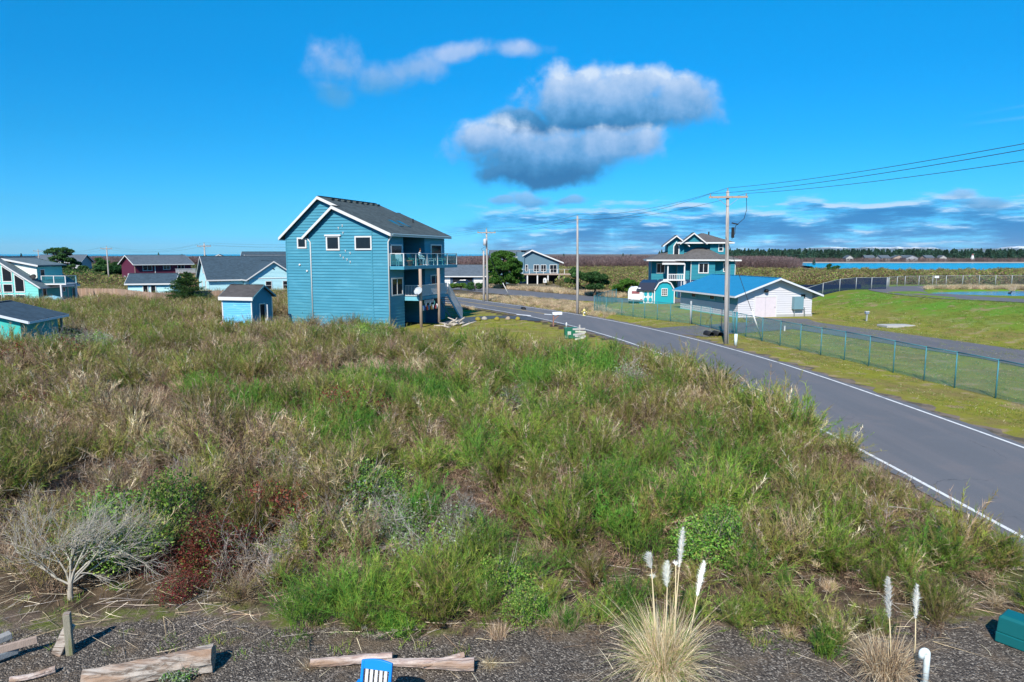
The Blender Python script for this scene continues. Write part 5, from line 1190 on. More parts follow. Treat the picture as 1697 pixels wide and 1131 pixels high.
# double gate across the drive
ge = empty('drive_gate', (16.0, 60.9, 0), 0, 'green chain link double gate across the asphalt drive', 'gate'); go = (16.0, 60.9, 0)
def gframe(a, b):
    A, B_ = np.array([a[0] - go[0], a[1] - go[1], 0]), np.array([b[0] - go[0], b[1] - go[1], 0])
    B = MB()
    for z in (.08, 1.75): B.tube([tuple(A + (0, 0, z)), tuple(B_ + (0, 0, z))], .026, 6)
    for q in (A, B_, (A + B_) / 2): B.tube([tuple(q + (0, 0, .08)), tuple(q + (0, 0, 1.75))], .026, 6)
    l = B.build('gate_leaf', TPOST, ge, smooth=True); pp = panel(a, b, 1.72, LINK, l, go)
gframe((16.05, 60.7), (16.68, 57.2)); gframe((16.74, 57.0), (17.36, 53.5))
for p, m in (((16.0, 60.9), GPOST),): B = MB(); B.tube([(p[0] - go[0], p[1] - go[1], 0), (p[0] - go[0], p[1] - go[1], 2.05)], .085, 10); B.build('gate_post', m, ge, smooth=True)
b0 = G(1219, 573); bl = empty('bollard', (b0[0], b0[1], 0), 0, 'teal steel post with white lower sleeve right of the near utility pole', 'bollard')
B = MB(); B.tube([(0, 0, 0), (0, 0, .80)], .105, 14); B.build('sleeve', mat('sleeve_white', (.70, .80, .78), .5), bl, smooth=True); B = MB(); B.tube([(0, 0, .78), (0, 0, 2.30)], .07, 12); B.build('post', TPOST, bl, smooth=True)
# screened lagoon fence and pond fence
link_fence('screened_fence', [(34.6, 80.5), (42, 83.5), (46.3, 84.5)], 1.45, 'grey posted fence with dark navy privacy screen behind the pump house', LINK_N, GPOST, .045, step=2.6)
link_fence('pond_fence', [(46.4, 84.7), (48.8, 88.6), (53, 92.3), (60, 94.6), (75, 96.5), (100, 98)], 1.35, 'galvanised chain link fence around the far side of the pond path', LINK_G, GPOST, .045, step=2.4)
B = MB(); B.box(0, 11, 0, .4, 0, 1.2); tk = B.build('lagoon_cover', mat('navy_liner', (.008, .014, .045), .5), bevel=.08); tk.location = (33.5, 84.5, float(height(36, 85))); tk.rotation_euler = (0, 0, .2); tag(tk, 'dark navy lagoon liner wall behind the screened fence', 'liner')
nz = G(1525.5, 471, 1.8); sg = empty('white_notice', (58.2, 93.9, float(height(58.2, 93.9))), 0, 'small white notice plate on the pond fence', 'sign'); MB().box(-.3, .3, -.06, -.03, 1.05, 1.35).build('plate', WHITE, sg); MB().box(-.02, .02, -.03, .02, .0, 1.2).build('stake', GPOST, sg)

# ================================================================== small roadside things
def at(px, py, z=0): p = G(px, py, z); return (p[0], p[1], float(height(p[0], p[1])) if z == 0 else z)
e = empty('fire_hydrant', at(968, 524), 0, 'pale yellow fire hydrant right of the slim grey pole', 'hydrant'); HY = mat('hydrant_yellow', (.62, .52, .18), .5)
B = MB(); B.lathe([(.2, 0), (.2, .05), (.13, .06), (.13, .5), (.18, .52), (.18, .57), (.14, .62), (.08, .72), (.03, .76)], n=14); B.build('barrel', HY, e, smooth=True)
for s in (-1, 1): B = MB(); B.lathe([(.05, 0), (.07, .1), (.075, .14), (.04, .16)], (s * .12, 0, .42), 10, ax=lambda p, s=s: (p[2] * s, p[0], p[1])); B.build('nozzle', HY, e, smooth=True)
B = MB(); B.lathe([(.06, 0), (.09, .1), (.1, .15), (.04, .17)], (0, -.12, .36), 10, ax=lambda p: (p[0], -p[2], p[1])); B.build('front_nozzle', WHITE, e, smooth=True)
e = empty('mailbox', at(917, 541), .2, 'white mailbox on a braced wooden post at the left road edge', 'mailbox')
MB().box(-.05, .05, -.05, .05, 0, 1.0).build('post', mat('reddish_wood', (.30, .15, .11), .8, .2), e); B = MB(); B.beam((.02, 0, .55), (.5, 0, .95), .06, .06); B.build('brace', MATS['reddish_wood'], e)
B = MB(); B.prism([(-.12, 0), (.12, 0), (.12, .14), (.08, .22), (-.08, .22), (-.12, .14)], lambda a, b, d: (d, a, 1.0 + b), -.1, .75); B.build('box', mat('mailbox_white', (.8, .8, .8), .4), e); MB().box(-.14, -.1, -.1, .1, 1.02, 1.2).build('door', M_METAL, e)
e = empty('utility_cabinet', at(946, 561), .1, 'green utility box on the lawn beside the road', 'utility box'); GB_ = mat('utility_green', (.015, .14, .08), .45)
MB().box(-.48, .48, -.3, .3, 0, .72).build('body', GB_, e, bevel=.04); MB().box(-.5, .5, -.32, .32, .72, .80).build('lid', GB_, e, bevel=.03); MB().box(-.3, -.05, -.32, -.3, .3, .55).build('plate', mat('plate_pale', (.5, .52, .45)), e)
e = empty('marker_post', at(938.5, 560), 0, 'white round topped marker post left of the green utility box', 'marker'); MB().lathe([(.06, 0), (.06, .95), (.075, 1.0), (.05, 1.12), (.01, 1.15)], n=10).build('post', WHITE, e, smooth=True); MB().lathe([(.066, .82), (.066, .9)], n=10).build('band', M_METAL, e)
e = empty('driftwood_signpost', at(960, 579), .1, 'weathered post with stacked driftwood sign boards at the edge of the brush', 'signpost'); GP = mat('grey_driftwood', (.46, .43, .40), .85, .2, 4, .4)
MB().box(-.045, .045, -.03, .06, 0, 1.55).build('post', GP, e)
for k, (z, a, w, x) in enumerate(((1.28, .03, .82, -.05), (1.10, -.06, .7, .06), (.95, .10, .78, -.04), (.80, -.03, .72, .05), (.66, .22, .6, .0))):
    B = MB(); B.beam((x - w / 2, -.06, z - a * w / 2), (x + w / 2, -.06, z + a * w / 2), .03, .11, up=(0, 0, 1)); B.build('sign_board', [GP, mat('pale_board', (.55, .56, .42), .8, .15, 4), M_METAL][k % 3 if k != 2 else 0], e)
for k in range(2): 
    s = empty('white_stone', at(948 + k * 11, 583 - k), 0, ('left', 'right')[k] + ' white stone at the foot of the driftwood signpost', 'stone'); B = MB(); B.lathe([(.02, 0), (.16, .05), (.18, .14), (.1, .26), (.02, .28)], n=9); o = B.build('stone_body', WHITE, s, smooth=True)
for k, (px, py, c, nm) in enumerate(((792, 531.5, (.26, .22, .035), 'yellow'), (803, 530.5, (.36, .33, .28), 'grey'), (824, 531, (.26, .22, .035), 'yellow'), (842, 530.5, (.36, .28, .2), 'tan'), (858, 531, (.26, .22, .035), 'yellow'))):
    p = at(px, py); B = MB(); B.lathe([(.24, 0), (.28, .08), (.25, .19), (.15, .30), (.04, .34)], n=9)
    B.v = [(x * (1 + .15 * math.sin(7 * z + k + 3 * x)), y * (1 + .12 * math.cos(5 * x + k)), z) for x, y, z in B.v]
    o = B.build('painted_rock', mat('rock_%s' % nm, c, .85, .25, 5, .6), smooth=True); o.location = p; tag(o, ['leftmost yellow mossy rock edging the dark driveway', 'small grey rock edging the dark driveway', 'middle yellow mossy rock edging the dark driveway', 'tan rock edging the dark driveway', 'rightmost yellow mossy rock edging the dark driveway'][k], 'rock', 'rocks edging the driveway')
# road side of the gate: culvert ends
for k, (px, py) in enumerate(((1180, 558), (1194, 558))):
    p = at(px, py); e = empty('culvert_pipe', p, .1, ('left', 'right')[k] + ' black culvert pipe end in the verge beside the near pole', 'culvert')
    B = MB(); n = 16; r0, r1 = .24, .20
    ring = lambda r, y: [(r * math.cos(2 * math.pi * j / n), y, .10 + r * math.sin(2 * math.pi * j / n)) for j in range(n)]
    B.v = ring(r0, 0) + ring(r0, 1.2) + ring(r1, 0) + ring(r1, 1.2)
    for j in range(n): a, b = j, (j + 1) % n; B.f += [(a, b, n + b, n + a), (2 * n + a, 3 * n + a, 3 * n + b, 2 * n + b), (a, 2 * n + a, 2 * n + b, b)]
    B.build('pipe', M_BLACK, e, smooth=True)
p = at(869, 514); e = empty('culvert_pipe', p, .4, 'black culvert pipe in the ditch left of the slim grey pole', 'culvert'); B = MB(); B.tube([(0, 0, .1), (.2, 1.0, .1)], .2, 14); B.build('pipe', M_BLACK, e, smooth=True)
# meadow: pedestal and concrete pad below the pond bank, white stake
e = empty('pedestal_box', at(1436, 531, .15)[:2] + (.12,), 0, 'grey box on a short post on the grassy bank', 'pedestal'); MB().box(-.06, .06, -.06, .06, -.2, .62).build('post', GPOST, e); MB().box(-.16, .16, -.13, .13, .6, .82).build('box', mat('slate_box', (.2, .25, .32), .5), e, bevel=.03); MB().box(-.17, .17, -.14, .14, .82, .86).build('cap', WHITE, e)
p = at(1485, 542); e = tag(MB().box(-1.3, 1.3, -.7, .7, -.05, .14).build('concrete_pad', mat('concrete', (.42, .41, .39)), bevel=.02), 'low concrete slab at the foot of the grassy bank', 'slab'); e.location = (p[0], p[1], p[2]); e.rotation_euler = (0, 0, .1)
e = empty('white_stake', at(1300, 549), 0, 'short white marker stake in the grass behind the fence', 'stake'); MB().box(-.05, .05, -.04, .04, 0, .38).build('stake', WHITE, e); MB().box(-.06, .06, -.05, .05, .38, .42).build('cap', WHITE, e)
# ducks on the pond
for k in range(9):
    x, y = 57 + rng.uniform(0, 16), 73 + rng.uniform(0, 6.5); e = empty('duck', (x, y, 1.70), rng.uniform(0, 6), 'small dark duck floating on the pond', 'duck', 'ducks on the pond')
    B = MB(); B.tube([(-.26, 0, .1), (-.15, 0, .06), (0, 0, .06), (.12, 0, .08), (.18, 0, .16), (.2, 0, .25), (.25, 0, .27), (.33, 0, .25)], [.02, .08, .11, .09, .05, .045, .05, .015], 8); B.build('body', mat('duck_brown', (.04, .03, .025), .7), e, smooth=True)
# far shore: houses and the white tower
for k, (px, w, c) in enumerate(((1398, 6, 0), (1430, 8, 1), (1447, 5, 2), (1456, 9, 0), (1475, 10, 1), (1488, 7, 0), (1497, 11, 2), (1530, 8, 1), (1552, 6, 0))):
    Y = 585 + (k % 3) * 8; x = (px - CXP) / F_PX * Y; fr = Frame(x, Y, .1 * (k % 4 - 1)); e = thing('shore_house', fr, ['pale', 'tan', 'grey'][c] + ' distant house on the far shore of the bay, number %s from the left' % ['one', 'two', 'three', 'four', 'five', 'six', 'seven', 'eight', 'nine'][k], 'house', 'houses on the far shore')
    gable_house(e, 0, w, 0, 7, 3.2, 5.2, 'x' if k % 2 else 'y', [MATS['concrete'], MATS['weathered_wood'], MATS['pale_grey_siding']][c], ROOF_S, None, .5, .5, 0)
    for q in (w * .2, w * .6): window(e, fy(0, -1), q, q + 1.2, 1.2, 2.4)
x = (1606 - CXP) / F_PX * 590; e = empty('white_tower', (x, 590, 0), 0, 'small white tower standing on the far shore of the bay', 'tower')
B = MB(); B.lathe([(1.7, 0), (1.5, 2), (.9, 4.6), (.8, 5.0), (1.0, 5.1), (1.0, 5.3)], n=14); B.build('shaft', WHITE, e, smooth=True); B = MB(); B.lathe([(.7, 5.3), (.7, 5.9), (.1, 6.5)], n=12); B.build('lantern', mat('tower_roof', (.3, .12, .1)), e)

# ================================================================== foreground yard
def wood_log(name, p0, p1, r0, r1, label, material, knots=3, z0=0.0, flat=1.0):
    p0, p1 = np.array(p0, float), np.array(p1, float); n = 15; N = 16; B = MB(); ax = (p1 - p0) / np.linalg.norm(p1 - p0); sx = np.cross(ax, (0, 0, 1)); sz = np.cross(sx, ax); rs = np.random.default_rng(abs(hash(label)) % 1000 if False else len(label) * 7)
    ph = rs.uniform(0, 6, 6)
    for k in range(n + 1):
        t = k / n; c = p0 + (p1 - p0) * t + sx * .05 * math.sin(3 * t + ph[0]) ; r = r0 + (r1 - r0) * t
        for j in range(N):
            a = 2 * math.pi * j / N; rr = r * (1 + .10 * math.sin(3 * a + ph[1] + 2 * t) + .07 * math.sin(7 * a + ph[2] - 3 * t) + .05 * rs.normal())
            B.v.append(tuple(c + sx * rr * math.cos(a) + sz * rr * math.sin(a) * flat - p0))
    for k in range(n):
        for j in range(N): a = k * N + j; b = k * N + (j + 1) % N; B.f.append((a, b, b + N, a + N))
    B.f += [tuple(range(N)), tuple(range(n * N, n * N + N))]; o = B.build(name, material, smooth=False); o.location = tuple(p0); return tag(o, label, 'log')
def log_mat(name, c, c2, ax):
    m = bpy.data.materials.new(name); m.use_nodes = True; T = NT(m.node_tree); p = T.n['Principled BSDF']; tc = T.new('ShaderNodeTexCoord'); v = T.vm('MULTIPLY', tc.outputs['Object'], ax)
    n = T.noise(v, 7, 7, .65, dist=.6); n2 = T.noise(v, 1.6, 5, .6)
    T.put(p.inputs['Base Color'], T.mix(T.sstep(n2, .45, .66), T.mix(T.sstep(n, .36, .58), c2, c), T.mix(n, (.22, .12, .07), (.42, .29, .2)))); p.inputs['Roughness'].default_value = .85
    b = T.new('ShaderNodeBump'); b.inputs['Strength'].default_value = 1; b.inputs['Distance'].default_value = .03; T.put(b.inputs['Height'], n); T.l.new(b.outputs[0], p.inputs['Normal']); return m
LOGM = log_mat('driftwood_log', (.46, .40, .34), (.16, .115, .085), (.35, 3, 3)); LOGP = log_mat('pinkish_driftwood', (.58, .48, .42), (.36, .25, .21), (.3, 3, 3))
a, b = G(140, 1122, .14), G(353, 1092, .17)
wood_log('driftwood_log', a, b, .12, .19, 'thick weathered driftwood log lying on the gravel at lower left', LOGM)
a, b = G(516, 1096, .07), G(650, 1092, .08); wood_log('driftwood_log', a, b, .055, .075, 'slim pale driftwood log left of the blue chair', LOGP)
a, b = G(640, 1101, .08), G(786, 1099, .09); wood_log('driftwood_log', a, b, .05, .10, 'pinkish driftwood log right of the blue chair', LOGP)
a, b = G(16, 1126, .05), G(92, 1109, .05); wood_log('driftwood_branch', a, b, .035, .05, 'short pale pink driftwood branch in the shade at lower left', LOGP)
a, b = G(700, 1100, .1), G(770, 1088, .16); wood_log('driftwood_plank', a, b, .03, .04, 'thin driftwood stick resting on the pinkish log', LOGP)
# fence post with leaning slab, planks at the left edge
p = at(116.5, 1083); e = empty('old_post', (p[0], p[1], 0), .3, 'square mossy grey wooden post standing at the edge of the gravel', 'post'); PM = mat('mossy_post', (.30, .27, .20), .85, .25, 5, .6, 40, col2=(.16, .17, .06), f2=(.5, .7), s2=2, stretch=(3, 3, .5))
MB().box(-.05, .05, -.05, .05, -.2, .66).build('shaft', PM, e, bevel=.012)
MB().box(-.046, .046, -.046, .046, .66, .672).build('end_grain', LOGM, e)
s0 = G(93, 1086, 0); sl = MB(); sl.beam((0, 0, .0), (.19, .12, .46), .16, .05, up=(0, -1, .3)); o = sl.build('leaning_slab', LOGM, bevel=.012); o.location = tuple(s0); tag(o, 'split wooden slab leaning beside the old square post', 'slab')
for k, (pa, pb, w, h, lab, m) in enumerate((((-30, 1085, .20), (62, 1060, .22), .05, .12, 'grey brown plank topmost of the pile at the left edge', M_WOOD), ((-30, 1100, .1), (30, 1078, .1), .05, .10, 'dark plank lowest of the pile at the left edge', mat('grey_plank2', (.22, .24, .25), .8, .2, 4, .4)), ((-30, 1072, .28), (18, 1052, .30), .14, .10, 'pale squared timber end at the back of the plank pile', mat('pale_timber', (.30, .29, .27), .8, .15, 4, .4)))):
    a, b = G(*pa), G(*pb); B = MB(); B.beam((0, 0, 0), tuple(b - a), w, h); o = B.build('timber_plank', m, bevel=.01); o.location = tuple(a); tag(o, lab, 'plank', 'planks at the left edge')
# blue chair with white slats
def blue_chair():
    q = AY(627, 1095, 9.35); z = .90; p = G(627, 1092, z); e = empty('garden_chair', (p[0], p[1] - .05, 0), R(-12), 'bright blue painted wooden chair with white back slats on the gravel', 'chair'); e.scale = (.78, .9, 1); BL = mat('chair_blue', (.008, .22, .62), .4, .05)
    def back(x, z): return (x, -.16 + (z - .42) * .32, z)
    n = 9; B = MB()
    pts = [(-.26 + .52 * k / (n - 1)) for k in range(n)]
    q1 = [(x, .80) for x in pts]; q2 = [(x, .89 + .035 * math.cos(x * 5.2)) for x in reversed(pts)]
    B.prism(q1 + q2, lambda a, b, d: (a, back(a, b)[1] + d, b), -.016, .016); B.build('top_rail', BL, e, bevel=.006)
    for sx in (-1, 1):
        B = MB(); B.beam(back(sx * .25, .40), back(sx * .25, .90), .05, .045, up=(0, 1, 0)); B.build('back_stile', BL, e, bevel=.008)
        B = MB(); B.beam((sx * .25, -.16, 0), (sx * .25, -.16, .42), .045, .045); B.build('leg', BL, e); B = MB(); B.beam((sx * .27, -.62, 0), (sx * .25, -.6, .62), .045, .045); B.build('leg', BL, e)
        B = MB(); B.beam((sx * .28, -.66, .64), (sx * .28, -.06, .64), .09, .025); B.build('armrest', BL, e, bevel=.006)
    for k in range(5):
        x = -.168 + k * .084; B = MB(); B.beam(back(x, .44), back(x, .82), .05, .014, up=(0, 1, 0)); B.build('back_slat', WHITE, e)
    MB().box(-.25, .25, -.19, -.13, .40, .46).build('back_rail', BL, e)
    for k in range(5): MB().box(-.25, .25, -.62 + k * .1, -.54 + k * .1, .42, .44).build('seat_slat', WHITE if k % 2 else BL, e)
blue_chair()
# white vent pipe with bent top
p = G(1524, 1131, 0); e = empty('vent_pipe', (p[0], p[1] - .12, 0), 0, 'white plastic pipe with a hooked top at lower right', 'pipe'); pts = [(0, 0, 0), (0, 0, .45), (0, 0, .52)] + [(-.04 + .04 * math.cos(t), 0, .52 + .045 * math.sin(t)) for t in np.linspace(.3, math.pi, 8)] + [(-.08, 0, .46)]
B = MB(); B.tube(pts, .043, 14); B.build('pipe', mat('pvc_white', (.78, .86, .84), .35, .03), e, smooth=True); B = MB(); B.tube([(0, 0, .0), (0, 0, .07)], .056, 14); B.build('coupling', MATS['pvc_white'], e, smooth=True)
# teal transformer box at the right edge
def teal_box():
    p = G(1672, 1092, 0); e = empty('transformer_box', (p[0] + .50, p[1] + .0, 0), R(38), 'glossy teal green utility pedestal box at the right edge', 'utility box'); TG = mat('teal_plastic', (.006, .12, .125), .32, .05, spec=.5)
    W_, D_ = .40, .62; B = MB(); B.box(0, W_, 0, D_, 0, .17); B.build('base', TG, e, bevel=.015)
    B = MB(); q = lambda i, z: [(i, i, z), (W_ - i, i, z), (W_ - i, D_ - i, z), (i, D_ - i, z)]
    R_ = [q(.008, .175), q(.02, .42), q(.055, .46)]; B.v = [v for r in R_ for v in r]
    for k in range(2):
        for j in range(4): a = k * 4 + j; b = k * 4 + (j + 1) % 4; B.f.append((a, b, b + 4, a + 4))
    B.f += [(3, 2, 1, 0), (8, 9, 10, 11)]; B.build('lid', TG, e, bevel=.012)
    B = MB(); B.box(.08, .2, -.012, 0, .12, .24); B.build('latch', TG, e)
    EXCL.append((Frame(p[0] + .4, p[1], R(38)), -.5, .9, -.9, .9))
teal_box()

# ================================================================== plants
PAL = dict(
    green=[(.112, .19, .022), (.145, .215, .03), (.085, .16, .024), (.19, .235, .038)],
    lush=[(.06, .15, .02), (.085, .185, .025), (.045, .115, .02), (.11, .20, .03)],
    olive=[(.170, .158, .040), (.20, .172, .053), (.14, .135, .033), (.23, .20, .068)],
    tan=[(.34, .25, .15), (.40, .31, .20), (.26, .185, .12), (.22, .15, .10)],
    straw=[(.50, .40, .26), (.58, .49, .35), (.42, .32, .20), (.33, .24, .15)],
    brown=[(.115, .070, .046), (.16, .10, .066), (.085, .052, .036), (.20, .135, .09)],
    grey=[(.30, .265, .225), (.24, .20, .175), (.38, .34, .30), (.18, .14, .12)],
    red=[(.125, .018, .016), (.095, .016, .015), (.15, .04, .024), (.07, .045, .02)],
    leaf=[(.08, .175, .025), (.12, .22, .03), (.055, .12, .022), (.18, .25, .05)],
    pine=[(.020, .060, .016), (.030, .080, .020), (.045, .10, .025), (.016, .045, .014)],
    roundpine=[(.045, .115, .014), (.06, .14, .018), (.03, .08, .014), (.085, .16, .025)],
    silver=[(.19, .22, .15), (.26, .28, .22), (.14, .18, .10), (.11, .15, .06)],
    purple=[(.115, .075, .075), (.15, .10, .095), (.085, .06, .06), (.18, .13, .11)],
    scrub=[(.12, .105, .04), (.16, .11, .06), (.09, .10, .03), (.20, .14, .085)],
    far=[(.022, .062, .045), (.034, .082, .052), (.018, .05, .038), (.045, .085, .05)],
)
def foliage_mat(name, trans=.25):
    m = bpy.data.materials.new(name); m.use_nodes = True; T = NT(m.node_tree); T.n.clear(); out = T.new('ShaderNodeOutputMaterial')
    a = T.new('ShaderNodeVertexColor'); a.layer_name = 'Col'; oi = T.new('ShaderNodeObjectInfo')
    hs = T.new('ShaderNodeHueSaturation'); T.put(hs.inputs['Color'], a.outputs[0])
    T.put(hs.inputs['Hue'], T.math('ADD', .484, T.math('MULTIPLY', oi.outputs['Random'], .032)))
    T.put(hs.inputs['Value'], T.math('ADD', 1.0, T.math('MULTIPLY', T.math('FRACT', T.math('MULTIPLY', oi.outputs['Random'], 17.3)), 1.15)))
    df = T.new('ShaderNodeBsdfPrincipled'); df.inputs['Roughness'].default_value = .6; df.inputs['Specular IOR Level'].default_value = .2
    tl = T.new('ShaderNodeBsdfTranslucent'); mx_ = T.new('ShaderNodeMixShader'); mx_.inputs[0].default_value = trans
    T.put(df.inputs['Base Color'], hs.outputs[0]); T.put(tl.inputs[0], hs.outputs[0])
    T.l.new(df.outputs[0], mx_.inputs[1]); T.l.new(tl.outputs[0], mx_.inputs[2]); T.l.new(mx_.outputs[0], out.inputs[0]); MATS[name] = m; return m
FOL = foliage_mat('foliage')
PLUME = foliage_mat('plume', .45)
class PM:
    """plant mesh: ribbons, leaves and twigs as arrays"""
    def __init__(s): s.V = []; s.Q = []; s.T = []; s.C = []; s.n = 0
    def add(s, V, Q, T, C):
        s.V.append(V); s.C.append(C)
        if len(Q): s.Q.append(Q + s.n)
        if len(T): s.T.append(T + s.n)
        s.n += len(V)
    def ribbons(s, P, D, L, W_, bend, nseg, c0, c1):
        N = len(P); L = np.broadcast_to(L, (N,)); W_ = np.broadcast_to(W_, (N,)); D = D / (np.linalg.norm(D, axis=1, keepdims=True) + 1e-9)
        sd = np.cross(D, rng.normal(size=(N, 3))); sd /= np.linalg.norm(sd, axis=1, keepdims=True) + 1e-9
        t = np.linspace(0, 1, nseg + 1); pts = P[:, None] + D[:, None] * (L[:, None] * t)[..., None] + bend[:, None] * (t ** 2)[None, :, None]
        w = W_[:, None] * (1 - .75 * t)[None]; A = pts - sd[:, None] * w[..., None] / 2; B = pts + sd[:, None] * w[..., None] / 2
        k = nseg; V = np.empty((N, 2 * k + 1, 3)); V[:, 0:2 * k:2] = A[:, :k]; V[:, 1:2 * k:2] = B[:, :k]; V[:, 2 * k] = pts[:, k]
        col = np.empty((N, 2 * k + 1, 3)); cc = c0[:, None] * (1 - t)[None, :, None] + c1[:, None] * t[None, :, None]; col[:, 0:2 * k:2] = cc[:, :k]; col[:, 1:2 * k:2] = cc[:, :k]; col[:, 2 * k] = cc[:, k]
        base = (np.arange(N) * (2 * k + 1))[:, None]; Q = []
        for j in range(k - 1): Q.append(base + np.array([2 * j, 2 * j + 1, 2 * j + 3, 2 * j + 2]))
        Q = np.concatenate(Q) if Q else np.zeros((0, 4), int); T = base + np.array([2 * k - 2, 2 * k - 1, 2 * k])
        s.add(V.reshape(-1, 3), Q, T, col.reshape(-1, 3)); return pts
    def leaves(s, P, size, col, flat=0.0, asp=.55):
        N = len(P); a = rng.normal(size=(N, 3)); a[:, 2] *= (1 - flat); a /= np.linalg.norm(a, axis=1, keepdims=True) + 1e-9
        b = np.cross(a, rng.normal(size=(N, 3))); b /= np.linalg.norm(b, axis=1, keepdims=True) + 1e-9; sz = (np.broadcast_to(size, (N,)) * rng.uniform(.7, 1.3, N))[:, None]
        V = np.stack([P - a * sz, P + b * sz * asp, P + a * sz, P - b * sz * asp], 1); Q = (np.arange(N) * 4)[:, None] + np.arange(4)
        s.add(V.reshape(-1, 3), Q, np.zeros((0, 3), int), np.repeat(col, 4, 0))
    def tube(s, pts, rad, col, n=5):
        B = MB(); B.tube(pts, rad, n); Q = np.array([f for f in B.f if len(f) == 4]); s.add(np.array(B.v), Q, np.zeros((0, 3), int), np.repeat(np.array([col]), len(B.v), 0))
    def mesh(s, name, material):
        V = np.concatenate(s.V); C = np.concatenate(s.C); Q = np.concatenate(s.Q) if s.Q else np.zeros((0, 4), int); T = np.concatenate(s.T) if s.T else np.zeros((0, 3), int)
        me = bpy.data.meshes.new(name); me.vertices.add(len(V)); me.vertices.foreach_set('co', V.astype(np.float32).ravel())
        li = np.concatenate([Q.ravel(), T.ravel()]).astype(np.int32); me.loops.add(len(li)); me.loops.foreach_set('vertex_index', li)
        st = np.concatenate([np.arange(len(Q)) * 4, len(Q) * 4 + np.arange(len(T)) * 3]).astype(np.int32); me.polygons.add(len(st)); me.polygons.foreach_set('loop_start', st)
        me.update(); at_ = me.color_attributes.new('Col', 'FLOAT_COLOR', 'POINT'); at_.data.foreach_set('color', np.hstack([np.clip(C, 0, 1), np.ones((len(C), 1))]).astype(np.float32).ravel())
        me.materials.append(material); return me
def pick(pal, N, w=None):
    p = np.array(PAL[pal]); return p[rng.integers(0, len(p), N)] * rng.uniform(.85, 1.15, (N, 1))
def mixpick(spec, N):
    names = list(spec); pr_ = np.array([spec[k] for k in names], float); ch = rng.choice(len(names), N, p=pr_ / pr_.sum()); o = np.zeros((N, 3))
    for i, k in enumerate(names):
        m = ch == i; o[m] = pick(k, m.sum())
    return o
def rdir(N, lean):
    a = rng.uniform(0, 2 * math.pi, N); t = np.abs(rng.normal(0, lean, N)); return np.stack([np.sin(t) * np.cos(a), np.sin(t) * np.sin(a), np.cos(t)], -1)
def broom(nst, ntw, h, spread, lean, spec, base='brown', w=.0108):
    p = PM(); a = rng.uniform(0, 2 * math.pi, nst); r = spread * np.sqrt(rng.uniform(0, 1, nst)); P = np.stack([r * np.cos(a), r * np.sin(a), np.full(nst, -.03)], -1)
    D = rdir(nst, lean) + P * .55; L = h * rng.uniform(.5, 1.05, nst); c0 = pick(base, nst); c1 = mixpick(spec, nst)
    bend = np.stack([rng.normal(0, .16, nst), rng.normal(0, .16, nst), rng.uniform(-.22, .06, nst)], -1) * L[:, None]
    pts = p.ribbons(P, D, L, w * 1.1, bend, 4, c0, c1)
    k = rng.integers(0, nst, nst * ntw); t = rng.uniform(.18, .98, nst * ntw) ** .8; i0 = np.clip((t * 4).astype(int), 0, 3); f = (t * 4 - i0)[:, None]
    root = pts[k, i0] * (1 - f) + pts[k, i0 + 1] * f; tan_ = pts[k, i0 + 1] - pts[k, i0]; tan_ /= np.linalg.norm(tan_, axis=1, keepdims=True)
    d = tan_ + rng.normal(0, .55, (len(k), 3)) + np.array([0, 0, .25]); l = rng.uniform(.10, .30, len(k)) * h * .62 * (1.15 - .5 * t)
    cc = c1[k] * rng.uniform(.75, 1.25, (len(k), 1)); m = rng.uniform(0, 1, len(k)) < .16; cc[m] = pick(base, m.sum())
    p.ribbons(root, d, l, w * .8, rng.normal(0, .03, (len(k), 3)), 2, cc * .9, cc * 1.08)
    return p
def tussock(n, h, spread, spec, arch=.5, w=.010, lean=.35):
    p = PM(); a = rng.uniform(0, 2 * math.pi, n); r = spread * np.sqrt(rng.uniform(0, 1, n)); P = np.stack([r * np.cos(a), r * np.sin(a), np.zeros(n)], -1)
    D = rdir(n, lean) + P * .8; L = h * rng.uniform(.5, 1.1, n); o = D.copy(); o[:, 2] = 0
    bend = o * (arch * L)[:, None] * rng.uniform(.3, 1.3, n)[:, None] * .9; bend[:, 2] = -L * arch * rng.uniform(.1, .9, n)
    c = mixpick(spec, n); p.ribbons(P, D, L, w, bend, 5, c * .85, c); return p
def twigs(nb, h, spread, spec, levels=3, w=.012, crook=.35):
    """bare tangled shrub: limbs fork again and again"""
    p = PM(); P = np.stack([rng.normal(0, spread * .25, nb), rng.normal(0, spread * .25, nb), np.full(nb, -.03)], -1); D = rdir(nb, .75); L = h * rng.uniform(.4, .75, nb); ww = w
    for lv in range(levels):
        c = mixpick(spec, len(P)); bend = rng.normal(0, crook, (len(P), 3)) * L[:, None] * .5
        pts = p.ribbons(P, D, L, ww, bend, 4, c, c)
        m = [6, 5, 3][min(lv, 2)]; k = np.repeat(np.arange(len(P)), m); t = rng.uniform(.3, 1, len(k)); i0 = np.clip((t * 4).astype(int), 0, 3); f = (t * 4 - i0)[:, None]
        tan_ = pts[k, i0 + 1] - pts[k, i0]; tan_ /= np.linalg.norm(tan_, axis=1, keepdims=True) + 1e-9
        P = pts[k, i0] * (1 - f) + pts[k, i0 + 1] * f; D = tan_ + rng.normal(0, .6, (len(k), 3)) + (0, 0, .12); L = L[k] * rng.uniform(.35, .65, len(k)); ww *= .72
    return p
